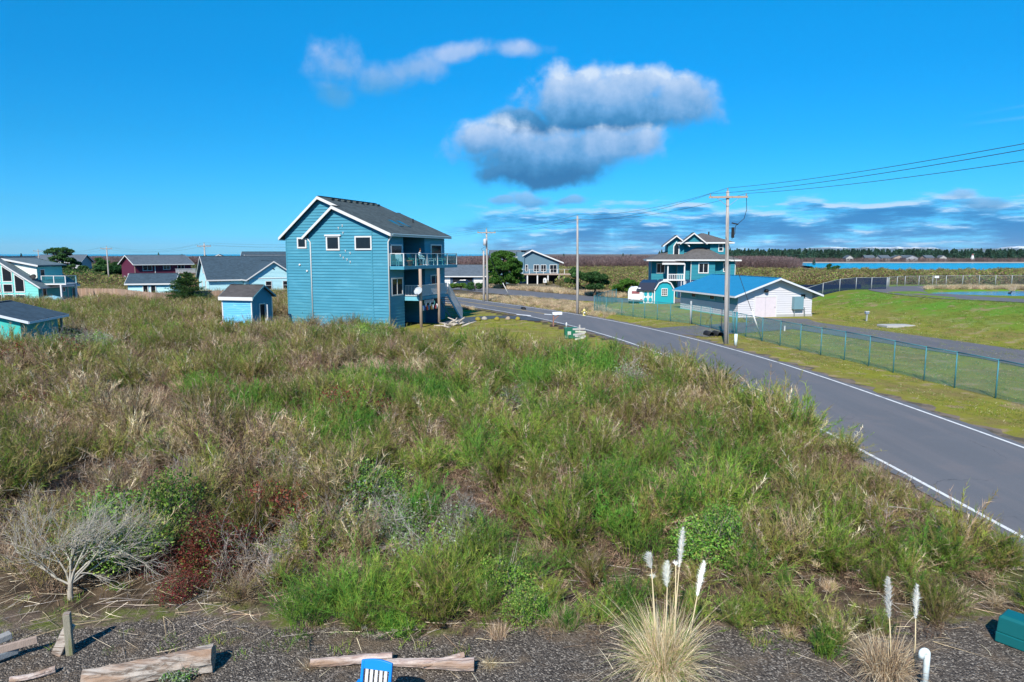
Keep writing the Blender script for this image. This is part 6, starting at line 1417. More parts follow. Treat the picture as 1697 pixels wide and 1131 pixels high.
def blob_points(N, rx, ry, rz, z0, lumps=9, thick=.55):
    c = rng.normal(size=(lumps, 3)); c /= np.linalg.norm(c, axis=1, keepdims=True); c *= rng.uniform(.35, .75, (lumps, 1)); c[:, 2] = np.abs(c[:, 2]) * .9 - .1; rad = rng.uniform(.32, .58, lumps)
    k = rng.integers(0, lumps, N); d = rng.normal(size=(N, 3)); d /= np.linalg.norm(d, axis=1, keepdims=True); q = c[k] + d * (rad[k] * rng.uniform(thick, 1, N) ** .6)[:, None]
    return q * (rx, ry, rz) + (0, 0, z0)
def bush(N, rx, rz, leaf, spec, stems='brown', size=.03, tw='grey', ntw=120):
    p = PM(); P = blob_points(N, rx, rx, rz, rz * .35); P[:, 2] = np.abs(P[:, 2]); p.leaves(P, size, mixpick(spec, N))
    n = ntw; D = rdir(n, .8); c = pick(tw, n); p.ribbons(np.zeros((n, 3)) + rng.normal(0, .1, (n, 3)) * (1, 1, 0), D, rng.uniform(.5, 1.1, n) * rz * 1.25, .010, rng.normal(0, .12, (n, 3)), 4, c, c); return p

K = {}
K['broom_green'] = [broom(74, 54, 1.22, .16, .52, dict(green=.74, olive=.18, straw=.08)).mesh('broom_shrub', FOL) for _ in range(5)] + [broom(70, 54, 1.05, .17, .60, dict(lush=.8, green=.2)).mesh('broom_shrub', FOL) for _ in range(3)]
K['broom_olive'] = [broom(70, 48, 1.30, .15, .48, dict(olive=.58, green=.24, straw=.15, brown=.03)).mesh('broom_shrub', FOL) for _ in range(5)]
K['broom_brown'] = [broom(62, 40, 1.22, .16, .56, dict(tan=.38, brown=.20, olive=.25, straw=.17)).mesh('dry_broom_shrub', FOL) for _ in range(4)]
K['lush'] = [broom(48, 26, .85, .26, .42, dict(lush=.95, green=.05), base='green').mesh('rush_clump', FOL) for _ in range(3)]
K['straw'] = [tussock(260, .62, .26, dict(straw=.55, tan=.35, olive=.1)).mesh('dry_grass_tussock', FOL) for _ in range(4)]
K['dead'] = [twigs(12, .95, .6, dict(grey=.25, tan=.4, brown=.35), 3, .013, .6).mesh('dead_shrub', FOL) for _ in range(4)]
K['tangle'] = [twigs(13, .62, .7, dict(brown=.75, tan=.25), 3, .014, .7).mesh('tangle', FOL) for _ in range(4)]
K['red'] = [bush(2400, .62, .55, .03, dict(red=.8, leaf=.08, brown=.12), size=.021, tw='brown').mesh('red_leaf_bramble', FOL) for _ in range(3)]
K['leafy'] = [bush(2800, .62, .60, .03, dict(leaf=.95, olive=.05), size=.021).mesh('leafy_bush', FOL) for _ in range(3)]
def silver_bush():
    p = twigs(9, .95, .45, dict(grey=.9, silver=.1), 3, .009); P = blob_points(500, .6, .6, .55, .25); P[:, 2] = np.abs(P[:, 2]); p.leaves(P, .024, mixpick(dict(silver=.6, leaf=.4), 500)); return p
K['silver'] = [silver_bush().mesh('silver_twig_bush', FOL) for _ in range(3)]
K['scrub'] = [bush(700, .95, .80, .1, dict(scrub=.55, olive=.2, brown=.15, leaf=.1), size=.075, tw='brown', ntw=60).mesh('scrub', FOL) for _ in range(5)]
K['darkscrub'] = [bush(700, .95, .85, .1, dict(pine=.55, scrub=.3, leaf=.15), size=.085, tw='brown', ntw=40).mesh('scrub', FOL) for _ in range(5)]
K['thicket'] = [broom(26, 14, 1.0, .35, .35, dict(purple=1), base='purple', w=.022).mesh('thicket', FOL) for _ in range(4)]
def conifer(h, r, n=360, pal='far'):
    p = PM(); t = rng.uniform(0, 1, n) ** .8; a = rng.uniform(0, 6.283, n); rr = r * (1 - t) ** .85 * rng.uniform(.45, 1, n) * (1 + .25 * np.sin(t * 40)); P = np.stack([rr * np.cos(a), rr * np.sin(a), .08 * h + t * h * .92], -1)
    p.leaves(P, h * .055, pick(pal, n), .2, .7); p.tube([(0, 0, 0), (0, 0, h * .5), (0, 0, h)], [h * .018, h * .012, .02], (.05, .035, .025)); return p
K['conifer'] = [conifer(1.0, .20 + .05 * i).mesh('conifer', FOL) for i in range(4)] + [PM.mesh(_p, 'pine', FOL) for _p in []]
def blades(n, h, spec):
    return tussock(n, h, .14, spec, .6, .007, .5)
K['lawn'] = [blades(40, .10, dict(lush=.3, green=.4, olive=.26, straw=.04)).mesh('grass', FOL) for _ in range(3)]
K['moss'] = [blades(30, .07, dict(olive=.6, green=.34, straw=.06)).mesh('grass', FOL) for _ in range(3)]
def stickset():
    p = PM(); n = 14; P = np.stack([rng.normal(0, .35, n), rng.normal(0, .35, n), rng.uniform(.005, .05, n)], -1); a = rng.uniform(0, 6.283, n); D = np.stack([np.cos(a), np.sin(a), rng.normal(0, .06, n)], -1); c = mixpick(dict(straw=.5, grey=.4, tan=.1), n); p.ribbons(P, D, rng.uniform(.15, .75, n), .009, rng.normal(0, .1, (n, 3)) * (1, 1, .15), 4, c, c); return p
K['sticks'] = [stickset().mesh('straw_litter', FOL) for _ in range(4)]

PROTO = {}
def stuff(name, label, kind, pts, rot, scl, idx, cat='plants'):
    """one object that scatters prototypes over its points"""
    if kind not in PROTO:
        c = bpy.data.collections.new('proto_' + kind)
        for i, me in enumerate(K[kind]): c.objects.link(bpy.data.objects.new('proto_%s_%02d' % (kind, i), me))
        PROTO[kind] = c
    N = len(pts); me = bpy.data.meshes.new(name); me.vertices.add(N); me.vertices.foreach_set('co', np.asarray(pts, np.float32).ravel())
    a = me.attributes.new('rot', 'FLOAT_VECTOR', 'POINT'); a.data.foreach_set('vector', np.asarray(rot, np.float32).ravel())
    a = me.attributes.new('scl', 'FLOAT_VECTOR', 'POINT'); a.data.foreach_set('vector', np.asarray(scl, np.float32).ravel())
    a = me.attributes.new('idx', 'INT', 'POINT'); a.data.foreach_set('value', np.asarray(idx, np.int32))
    o = bpy.data.objects.new(name, me); COL.objects.link(o)
    g = bpy.data.node_groups.new('scatter_' + name, 'GeometryNodeTree'); g.interface.new_socket('Geometry', in_out='INPUT', socket_type='NodeSocketGeometry'); g.interface.new_socket('Geometry', in_out='OUTPUT', socket_type='NodeSocketGeometry')
    gi = g.nodes.new('NodeGroupInput'); go_ = g.nodes.new('NodeGroupOutput'); ip = g.nodes.new('GeometryNodeInstanceOnPoints'); ci = g.nodes.new('GeometryNodeCollectionInfo')
    ci.inputs['Collection'].default_value = PROTO[kind]; ci.inputs['Separate Children'].default_value = True; ci.inputs['Reset Children'].default_value = True; ip.inputs['Pick Instance'].default_value = True
    def na(nm, tp):
        n = g.nodes.new('GeometryNodeInputNamedAttribute'); n.data_type = tp; n.inputs['Name'].default_value = nm; return n.outputs['Attribute']
    g.links.new(gi.outputs[0], ip.inputs['Points']); g.links.new(ci.outputs[0], ip.inputs['Instance']); g.links.new(na('rot', 'FLOAT_VECTOR'), ip.inputs['Rotation']); g.links.new(na('scl', 'FLOAT_VECTOR'), ip.inputs['Scale']); g.links.new(na('idx', 'INT'), ip.inputs['Instance Index']); g.links.new(ip.outputs[0], go_.inputs[0])
    o.modifiers.new('scatter', 'NODES').node_group = g
    return tag(o, label, cat, kind='stuff')
def where(p):
    x, y = p[0], p[1]
    if y < 13.6: return ', along the gravel edge ' + ('left' if x < -4 else 'right' if x > 3 else 'behind the chair')
    if float(road_x(y)) - x < 5.5: return ', along the road edge'
    if y > 40: return ', before the pale blue shed' if x < -17 else ', before the large blue house' if x < -6 else ', by the driftwood signpost'
    return ', left part of the lot' if x < -.40 * y else ', right part of the lot' if x > .05 * y else ', middle of the lot'
def plant_out(kind, name, pts, scl, label, cat, group, stuff_name, stuff_label, limit=285, tilt=.10):
    N = len(pts); rot = np.stack([rng.normal(0, tilt, N), rng.normal(0, tilt, N), rng.uniform(0, 6.283, N)], -1); idx = rng.integers(0, len(K[kind]), N)
    d = np.hypot(pts[:, 0], pts[:, 1]) / scl[:, 2]; vis = (np.abs(pts[:, 0]) < pts[:, 1] * .80 + 1) ; order = np.argsort(np.where(vis, d, 1e6))
    for i in order[:limit]:
        o = bpy.data.objects.new(name, K[kind][idx[i]]); COL.objects.link(o); o.location = pts[i]; o.rotation_euler = rot[i]; o.scale = scl[i]; tag(o, ('tall ' if scl[i][2] > 1.12 else 'low ' if scl[i][2] < .75 and 'low' not in label else '') + label + where(pts[i]), cat, group)
    r = order[limit:]
    if len(r): stuff(stuff_name, stuff_label, kind, pts[r], rot[r], scl[r], idx[r])
def jitter(poly, step, extra=None):
    P = np.array(poly); x0, y0 = P.min(0); x1, y1 = P.max(0); X, Y = np.meshgrid(np.arange(x0, x1, step), np.arange(y0, y1, step)); x = X.ravel() + rng.uniform(-.5, .5, X.size) * step; y = Y.ravel() + rng.uniform(-.5, .5, X.size) * step
    m = inside(poly, x, y) & ~blocked(x, y, .25); return x[m], y[m]

# ---- the overgrown lot
def patches(l): return [(*G(px, py, .7)[:2], r, k) for px, py, r, k in l]
PATCH = patches([(60, 800, 1.1, 'dead'), (150, 760, 1.5, 'dead'), (250, 770, 1.5, 'dead'), (330, 750, 1.2, 'dead'), (405, 800, .9, 'dead'), (470, 770, 1.0, 'dead'), (220, 700, 2.2, 'broom_brown'), (120, 700, 2.2, 'broom_brown'), (400, 720, 1.6, 'broom_brown'), (300, 690, 1.8, 'straw'), (240, 650, 2.2, 'straw'),
    (770, 790, .8, 'dead'), (745, 760, .9, 'dead'), (960, 775, .8, 'dead'), (700, 690, .8, 'dead'), (1050, 705, .9, 'dead'), (1150, 790, .8, 'dead'), (430, 900, .6, 'dead'), (450, 950, .5, 'dead'),
    (430, 830, .6, 'red'), (355, 900, .75, 'red'), (320, 880, .6, 'red'), (500, 830, .5, 'red'), (30, 595, 2.0, 'red'), (600, 660, .9, 'red'), (740, 820, .5, 'red'), (60, 650, 1.2, 'red'),
    (560, 840, .8, 'silver'), (650, 850, .9, 'silver'), (740, 860, .8, 'silver'), (830, 665, .7, 'silver'), (1035, 625, 1.0, 'silver'), (120, 565, 2.6, 'silver'), (860, 660, .6, 'silver'), (470, 870, .6, 'silver'),
    (190, 850, .8, 'leafy'), (270, 850, .6, 'leafy'), (860, 930, .55, 'leafy'), (845, 960, .4, 'leafy'), (605, 553, 2.0, 'leafy'), (560, 550, 1.4, 'leafy'), (1085, 596, 1.3, 'leafy'), (90, 550, 1.5, 'leafy'), (1180, 870, .4, 'leafy'), (620, 800, .7, 'leafy'),
    (315, 632, 1.5, 'lush'), (480, 690, 1.3, 'lush'), (570, 705, 1.3, 'lush'), (430, 660, 1.0, 'lush'), (650, 625, 1.8, 'lush'), (740, 645, 1.8, 'lush'), (890, 625, 2.2, 'lush'), (950, 608, 2.2, 'lush'), (1030, 860, .8, 'lush'), (960, 840, .6, 'lush'), (890, 1000, .35, 'lush'), (1030, 985, .5, 'lush'), (940, 985, .3, 'lush'), (600, 960, .9, 'lush'), (700, 930, .9, 'broom_green'), (560, 990, .7, 'broom_green'), (760, 950, .8, 'broom_green'), (480, 1000, .6, 'lush'), (1370, 1060, .35, 'lush'),
    (230, 645, 1.2, 'straw'), (440, 562, 2.4, 'straw'), (690, 603, 2.0, 'straw'), (620, 596, 2.2, 'straw'), (520, 600, 2.2, 'broom_brown'), (350, 575, 2.6, 'broom_brown'), (1240, 640, 1.6, 'broom_brown'), (1160, 650, 1.2, 'broom_brown'), (1010, 900, .5, 'straw'), (1650, 950, .6, 'straw'), (1090, 780, .7, 'straw'), (840, 1000, .4, 'straw')])
def lot():
    x1, y1 = jitter(LOT, .80); m = y1 < 24; x2, y2 = jitter(LOT, .98); m2 = y2 >= 24; x = np.concatenate([x1[m], x2[m2]]); y = np.concatenate([y1[m], y2[m2]])
    n = wob(x, y, .42, 1.0) + .55 * wob(x, y, 1.15, 4.0) + rng.normal(0, .35, len(x)); n2 = wob(x, y, .6, 8.0) + rng.normal(0, .4, len(x))
    kind = np.where(n > .04, 'broom_green', np.where(n > -.50, 'broom_olive', 'broom_brown')).astype(object)
    kind[(n2 > .75)] = 'straw'; kind[(n2 < -.92)] = 'dead'
    # greener to the right of the lot, browner to the left
    flip = (kind == 'broom_green') & (x < -.28 * y) & (rng.uniform(0, 1, len(x)) < .62); kind[flip] = 'broom_olive'
    flip = (kind == 'broom_brown') & (x > -.22 * y) & (rng.uniform(0, 1, len(x)) < .65); kind[flip] = 'broom_green'
    for px, py, r, k in PATCH: kind[(np.hypot(x - px, y - py) < r * rng.uniform(.7, 1.15, len(x)))] = k
    keep = rng.uniform(0, 1, len(x)) > .10 * (y > 13); x, y, kind, n2 = x[keep], y[keep], kind[keep], n2[keep]
    z = height(x, y) - .02; edge = smoothstep(11.2, 14.5, y) ; sc = rng.uniform(.66, 1.30, len(x)) * (.72 + .32 * edge) * (1 + .18 * wob(x, y, .5, 3))
    sc *= 1 - .28 * smoothstep(40, 46, y) * smoothstep(-12, -6, x)
    sc *= np.where(y < 12.6, .8, 1) * np.where(kind == 'dead', .8, 1) * (1 - .36 * smoothstep(5.2, 3.4, road_x(y) - x) * smoothstep(23, 18, y)) * (1 + .18 * smoothstep(7, 5, road_x(y) - x) * smoothstep(21, 25, y))
    sc *= 1 + .30 * wob(x, y, 1.25, 5)
    info = dict(broom_green=('broom_shrub', 'green upright broom shrub in the dense brush', 'shrub', 'green broom shrubs'), broom_olive=('olive_broom_shrub', 'olive tinged broom shrub in the dense brush', 'shrub', 'olive broom shrubs'),
        broom_brown=('dry_broom_shrub', 'dry brown twiggy broom shrub in the brush', 'shrub', 'dry broom shrubs'), lush=('rush_clump', 'bright green feathery clump in the brush', 'shrub', 'bright green clumps'), straw=('dry_grass_tussock', 'dry straw grass tussock between the shrubs', 'grass tussock', 'straw tussocks of the lot'),
        dead=('dead_shrub', 'bare tangled grey brown shrub in the brush', 'shrub', 'bare shrubs'), red=('red_leaf_bramble', 'bramble with dark red leaves in the brush', 'bramble', 'red brambles'), leafy=('leafy_bush', 'round leafy green bush growing among the broom', 'bush', 'leafy bushes'), silver=('silver_twig_bush', 'bush with silvery twigs and grey green leaves', 'bush', 'silver twig bushes'))
    for k, (nm, lab, cat, grp) in info.items():
        m = kind == k
        if not m.any(): continue
        s = sc[m]
        if k == 'lush': s = s * 1.5
        if k in ('red', 'silver', 'leafy'): s = s * np.where(y[m] > 40, 1.5, 1.35)
        S_ = np.stack([s * rng.uniform(.85, 1.2, m.sum()), s * rng.uniform(.85, 1.2, m.sum()), s * rng.uniform(.85, 1.15, m.sum())], -1)
        plant_out(k, nm, np.stack([x[m], y[m], z[m]], -1), S_, lab, cat, grp, 'brush_' + k.replace('broom_', ''), 'dense brush of ' + lab.split(' among')[0].split(' in the')[0].split(' between')[0] + ' farther back')
    # undergrowth of dry grass and fallen twigs
    x, y = jitter(LOT, .62); n = len(x); s = rng.uniform(.7, 1.25, n) * (.55 + .4 * smoothstep(11, 15, y)); stuff('undergrowth', 'brown twigs and dry stems tangled under the brush', 'tangle', np.stack([x, y, height(x, y) - .03], -1), np.stack([np.zeros(n), np.zeros(n), rng.uniform(0, 6.28, n)], -1), np.stack([s, s, s * rng.uniform(.6, 1.1, n)], -1), rng.integers(0, 4, n), 'grass')
    poly = [(-12, 9.0), (11, 9.0), (11, 13.5), (-12, 13.5)]; x, y = jitter(poly, .42); m = rng.uniform(0, 1, len(x)) < smoothstep(9.2, 11.6, y) * .55 + .06; x, y = x[m], y[m]; n = len(x)
    stuff('straw_litter', 'pale straw and twigs strewn along the edge of the gravel', 'sticks', np.stack([x, y, height(x, y)], -1), np.stack([np.zeros(n), np.zeros(n), rng.uniform(0, 6.28, n)], -1), np.stack([rng.uniform(.6, 1.2, n)] * 3, -1), rng.integers(0, 4, n), 'litter')
    # weeds on the bare strip
    x, y = jitter([(-12, 9.6), (11, 9.8), (11, 13), (-12, 13)], .30); m = rng.uniform(0, 1, len(x)) < .35 * smoothstep(-.1, .6, wob(x, y, 1.3, 2)) + .05; x, y = x[m], y[m]; n = len(x)
    stuff('weeds', 'small green weeds sprouting at the edge of the gravel', 'lawn', np.stack([x, y, height(x, y)], -1), np.stack([np.zeros(n), np.zeros(n), rng.uniform(0, 6.28, n)], -1), np.stack([rng.uniform(.6, 1.5, n)] * 3, -1), rng.integers(0, 3, n), 'weeds')
lot()

def scatter(name, label, kind, poly, step, smin, smax, prob=1.0, cat='plants', roads=True, zs=1.0):
    x, y = jitter(poly, step)
    m = np.ones(len(x), bool)
    if roads:
        m &= (pdist(ROAD, x, y) > 3.5 + smax * .35) & (pdist(SIDE, x, y) > 4.6 + smax * .35) & (pdist(PATH, x, y) > 2.2)
    m &= rng.uniform(0, 1, len(x)) < (prob(x, y) if callable(prob) else prob); x, y = x[m], y[m]; n = len(x)
    if not n: return
    s = rng.uniform(smin, smax, n); stuff(name, label, kind, np.stack([x, y, height(x, y) - .02], -1), np.stack([rng.normal(0, .06, n), rng.normal(0, .06, n), rng.uniform(0, 6.28, n)], -1), np.stack([s * rng.uniform(.85, 1.2, n), s * rng.uniform(.85, 1.2, n), s * zs], -1), rng.integers(0, len(K[kind]), n), cat)
# lawn, verge and bank blades
scatter('verge_grass', 'short mossy grass on the verge beside the road', 'moss', [(14, 14), (22, 14), (34, 40), (32, 62), (20, 66), (8, 90), (4, 82), (13, 56)], .26, .8, 2.0, lambda x, y: .35 + .6 * smoothstep(-.2, .6, wob(x, y, .9, 3)), 'grass')
scatter('lawn_grass', 'short lawn grass beside the blue house', 'lawn', [(-9, 52), (-5, 47.5), (4, 44), (7, 43), (6.4, 49), (2, 62), (-4, 72), (-9, 70)], .34, .5, 1.2, .55, 'grass')
scatter('bank_grass', 'grass covering the bank of the pond', 'lawn', [(33, 40), (48, 30), (62, 50), (44, 72), (44, 82), (30, 76)], .36, .9, 2.2, lambda x, y: .35 + .6 * smoothstep(-.2, .6, wob(x, y, .6, 1)), 'grass')
scatter('shed_grass', 'green grass in front of the pale blue shed', 'lawn', [(-27, 53.5), (-19, 53.5), (-16, 57), (-19, 62), (-27, 59)], .25, .8, 1.8, .9, 'grass')
# pale tall grass along the roads and pond
strawy = lambda x, y: smoothstep(3.4, 3.9, pdist(ROAD, x, y)) * smoothstep(9.5, 6.5, pdist(ROAD, x, y))
scatter('ditch_grass', 'pale dry grass in the ditch beyond the road', 'straw', [(-2, 84), (9, 68), (12, 72), (10, 85), (4, 96), (-6, 104), (-12, 104)], .5, .5, .95, .62, 'grass')
scatter('roadside_grass', 'pale dry grass left of the road bend', 'straw', [(-16, 84), (-9, 78), (-4, 76), (-9, 86), (-16, 100), (-22, 104)], .5, .6, 1.1, .8, 'grass')
scatter('field_edge_grass', 'pale dry grass edging the side road', 'straw', [(16, 98), (18, 104), (-6, 138), (-14, 142), (-8, 128), (6, 106)], .6, .8, 1.6, .85, 'grass')
scatter('pond_grass', 'pale reeds on the far bank of the pond', 'straw', [(50, 84.5), (60, 84), (80, 83.5), (90, 84), (90, 89), (66, 89), (52, 87)], .5, .7, 1.3, .7, 'grass')
scatter('fence_grass', 'pale dry grass before the board fence', 'straw', [(-64, 84), (-48, 78), (-40, 77), (-34, 82), (-36, 86), (-42, 83), (-52, 88), (-64, 92)], .55, .6, 1.2, .75, 'grass')
# scrub of the middle distance
scatter('garden_scrub', 'brown and olive scrub between the houses on the left', 'broom_olive', [(-62, 74), (-46, 84), (-36, 84), (-28, 70), (-17, 67), (-13, 75), (-20, 100), (-28, 112), (-60, 112), (-90, 120), (-100, 92)], .95, .7, 1.25, .6, 'shrubs')
scatter('brown_scrub', 'brown scrub between the houses on the left', 'broom_brown', [(-62, 74), (-46, 84), (-36, 84), (-28, 70), (-17, 67), (-13, 75), (-20, 100), (-28, 112), (-60, 112), (-90, 120), (-100, 92)], .95, .7, 1.15, .5, 'shrubs')
scatter('field_scrub', 'olive and brown scrub spreading beyond the houses', 'scrub', [(-120, 118), (-60, 112), (-24, 118), (-20, 138), (4, 150), (12, 112), (20, 112), (36, 102), (48, 98), (110, 100), (230, 150), (200, 232), (120, 228), (60, 260), (-60, 260), (-180, 240)], 1.9, 1.0, 2.1, lambda x, y: .45 + .5 * smoothstep(-.3, .4, wob(x, y, .07, 2)), 'shrubs')
scatter('right_scrub', 'dense brown scrub beyond the pond fence', 'scrub', [(40, 97), (70, 99.5), (110, 101), (170, 110), (150, 165), (70, 150), (42, 120)], 1.2, .75, 1.3, .95, 'shrubs')
scatter('left_scrub', 'dark green scrub beyond the maroon house', 'darkscrub', [(-190, 140), (-110, 150), (-60, 190), (-60, 300), (-320, 300), (-260, 180)], 2.5, 1.2, 2.6, .9, 'shrubs')
scatter('bare_thicket', 'purplish bare thicket stretching along the horizon', 'thicket', [(-330, 300), (-60, 285), (60, 280), (118, 290), (140, 340), (180, 430), (60, 460), (-330, 430)], 2.3, 4.4, 6.0, .95, 'thicket', False)
scatter('shore_thicket', 'purplish thicket along the far shore', 'thicket', [(195, 574), (1100, 574), (1100, 596), (195, 596)], 3.4, 2.6, 4.2, .9, 'thicket', False)
scatter('far_wood', 'dark conifer wood on the far shore', 'conifer', [(180, 600), (1200, 600), (1300, 760), (160, 760)], 5.6, 6, 11.5, .8, 'wood', False)
scatter('horizon_wood', 'scattered dark conifers above the bare thicket', 'conifer', [(-330, 440), (215, 440), (215, 520), (-330, 520)], 14, 4, 7.5, .14, 'wood', False)

# ---- trees
def tree(name, loc, label, trunk, limbs, crowns, pal, leaf, n, group=None, asp=.55, cat='tree'):
    """trunk polyline, limbs to each crown clump, leaves spread through the clumps"""
    e = empty(name, (loc[0], loc[1], float(height(loc[0], loc[1]))), 0, label, cat, group); p = PM(); bc = (.075, .055, .04)
    p.tube(trunk[0], trunk[1], bc, 8)
    for q in crowns:
        s = np.array(trunk[0][min(len(trunk[0]) - 1, 1 + int(rng.integers(0, max(1, len(trunk[0]) - 1))))]); m = (s + np.array(q[:3])) / 2 + rng.normal(0, .15, 3); p.tube([tuple(s), tuple(m), q[:3]], [trunk[1][-1] * .9, trunk[1][-1] * .6, .03], bc, 5)
    t = bpy.data.objects.new('trunk', p.mesh('trunk', FOL)); COL.objects.link(t); t.parent = e
    p = PM(); w = np.array([q[3] ** 2 * q[4] for q in crowns]); w /= w.sum()
    for q, f in zip(crowns, w):
        N = max(60, int(n * f)); P = blob_points(N, q[3], q[3], q[4], 0, 8, .5) + np.array(q[:3]); p.leaves(P, leaf, pick(pal, N), 0, asp)
    c = bpy.data.objects.new('crown', p.mesh('crown', FOL)); COL.objects.link(c); c.parent = e; return e
# round pine beside the slate house
cr = []
for k in range(70):
    a = rng.uniform(0, 6.28); t = rng.uniform(0, 1); r = 2.9 * math.sqrt(max(.08, 1 - (2 * t - .75) ** 2 / 1.7)) * rng.uniform(.55, 1); cr.append((r * math.cos(a), r * math.sin(a), 1.0 + t * 5.2, rng.uniform(.75, 1.1), rng.uniform(.6, .9)))
tree('round_pine', G(836, 478)[:2], 'big round crowned green pine left of the slate house', ([(0, 0, -.2), (.1, 0, 1.4), (.0, .1, 3.0), (.1, 0, 5.2)], [.22, .18, .13, .07]), None, cr + [(0, 0, 6.4, 1.2, .65), (-1.0, 0, 6.0, 1.1, .7), (1.1, 0, 5.9, 1.1, .7), (2.6, -.4, 2.2, 1.1, .6), (3.0, 0, 1.5, .9, .5)], 'roundpine', .17, 60000, asp=.45)
# broad spruce left of the pale aqua house
def spruce(loc, h, r, label, n=30, lv=17, pal='pine'):
    e = empty('spruce_tree', (loc[0], loc[1], 0), 0, label, 'tree'); p = PM(); p.tube([(0, 0, -.1), (0, 0, h * .5), (.05, 0, h)], [.16, .1, .02], (.07, .05, .035), 7); t = bpy.data.objects.new('trunk', p.mesh('trunk', FOL)); COL.objects.link(t); t.parent = e
    p = PM()
    for k in range(lv * 11):
        t_ = rng.uniform(0, 1) ** 1.25; z = .25 + t_ * (h - .3); L = r * (1 - t_) ** .75 * rng.uniform(.6, 1.08) + .12; a = rng.uniform(0, 6.283); d = np.array([math.cos(a), math.sin(a), .16 + .35 * t_]); N = int(40 + 60 * L / r)
        s = rng.uniform(.1, 1, N); P = np.array([0, 0, z]) + d * (s * L)[:, None]; P[:, 2] -= .12 * s * s * L; w = np.cross(d, (0, 0, 1)); off = rng.normal(0, .15, N) * L * (1.1 - s); P += w * off[:, None]; P[:, 2] += rng.normal(0, .04, N)
        p.ribbons(P, d + rng.normal(0, .5, (N, 3)), rng.uniform(.10, .24, N), .085, np.zeros((N, 3)), 1, pick(pal, N), pick(pal, N) * 1.3)
    c = bpy.data.objects.new('crown', p.mesh('crown', FOL)); COL.objects.link(c); c.parent = e
sp = G(310, 506); spruce((-39.0, 82.0), 4.0, 3.4, 'broad dark green spruce in front of the pale aqua house')
tree('dark_evergreen', G(985, 492)[:2], 'dark spreading evergreen behind the chain link lawn', ([(0, 0, -.2), (.1, 0, 1.0), (0, 0, 2.2)], [.2, .15, .08]), None, [(rng.normal(0, 1.3), rng.normal(0, 1), rng.uniform(1.0, 3.2), rng.uniform(.7, 1.1), rng.uniform(.5, .8)) for _ in range(18)], 'pine', .17, 14000)
tree('dark_evergreen', AY(958, 470, 110)[:2], 'smaller dark evergreen beside the slate house deck', ([(0, 0, -.2), (.1, 0, 1.0), (0, 0, 2.0)], [.15, .1, .06]), None, [(rng.normal(0, .9), rng.normal(0, .8), rng.uniform(1.2, 3.6), rng.uniform(.6, .9), rng.uniform(.5, .8)) for _ in range(12)], 'pine', .17, 9000)
tree('green_shrub_tree', G(1037, 490)[:2], 'bright green rounded shrub left of the teal barn shed', ([(0, 0, -.2), (.1, 0, .7), (0, 0, 1.4)], [.12, .1, .06]), None, [(rng.normal(0, .8), rng.normal(0, .7), rng.uniform(.6, 2.2), rng.uniform(.5, .85), rng.uniform(.4, .7)) for _ in range(11)], 'roundpine', .13, 9000)
tree('lone_shore_tree', AY(1375, 450, 205)[:2], 'lone small dark tree before the bay', ([(0, 0, -.2), (.1, 0, .8), (0, 0, 1.8)], [.2, .15, .06]), None, [(rng.normal(0, .9), rng.normal(0, .8), rng.uniform(1.0, 3.2), rng.uniform(.6, .9), rng.uniform(.5, .8)) for _ in range(8)], 'pine', .2, 1800)
tree('hedge_bush', G(764, 481)[:2], 'clipped yellow green hedge bush before the navy carport', ([(0, 0, -.2), (0, 0, .4), (0, 0, .9)], [.1, .08, .05]), None, [(rng.uniform(-1.6, 1.6), rng.normal(0, .4), rng.uniform(.4, 1.0), .6, .45) for _ in range(10)], 'leaf', .09, 9000, cat='bush')
tree('hedge_bush', G(787, 482)[:2], 'dark hedge bush right of the yellow green hedge', ([(0, 0, -.2), (0, 0, .4), (0, 0, .9)], [.1, .08, .05]), None, [(rng.uniform(-1.4, 1.6), rng.normal(0, .4), rng.uniform(.4, 1.3), .6, .5) for _ in range(10)], 'pine', .09, 8000, cat='bush')
# dark trees at the left horizon
U = AY(105, 440, 190); cr = [(rng.normal(0, 1.9), rng.normal(0, 1.5), rng.uniform(4.8, 7.4), rng.uniform(1.0, 1.5), rng.uniform(.6, .9)) for _ in range(16)] + [(rng.normal(-1, 3.2), rng.normal(0, 2), rng.uniform(2.2, 4.8), rng.uniform(1.4, 2.0), rng.uniform(.8, 1.2)) for _ in range(12)]
tree('umbrella_pine', U[:2], 'tall dark spreading pine rising above the mint house', ([(0, 0, -.2), (.4, 0, 2.5), (-.2, 0, 4.6), (.3, 0, 6.6)], [.45, .35, .25, .15]), None, cr, 'pine', .27, 14000)
for k, (px, Y, h, w, lab) in enumerate(((78, 200, 4.5, 2.6, 'low dark tree left of the tall spreading pine'), (130, 185, 3.6, 3.0, 'dark low tree right of the tall spreading pine'), (168, 195, 5.6, 2.6, 'round dark tree behind the distant hillside house'), (196, 180, 4.8, 3.2, 'dark tree mass left of the maroon house'), (190, 160, 3.4, 2.6, 'low dark tree beside the far pole left of the maroon house'), (478, 230, 6.8, 2.6, 'dark tree crown showing behind the big blue house roofline'), (352, 200, 5.9, 2.2, 'dark tree top behind the navy roofs'))):
    p = AY(px, 440, Y); tree('dark_tree', p[:2], lab, ([(0, 0, -.2), (.2, 0, h * .35), (0, 0, h * .7)], [.3, .22, .12]), None, [(rng.normal(0, w * .5), rng.normal(0, w * .4), h * rng.uniform(.3, .86), rng.uniform(.8, 1.3), rng.uniform(.6, .9)) for _ in range(11)], 'pine', .27, 7000, 'dark trees at the left horizon')

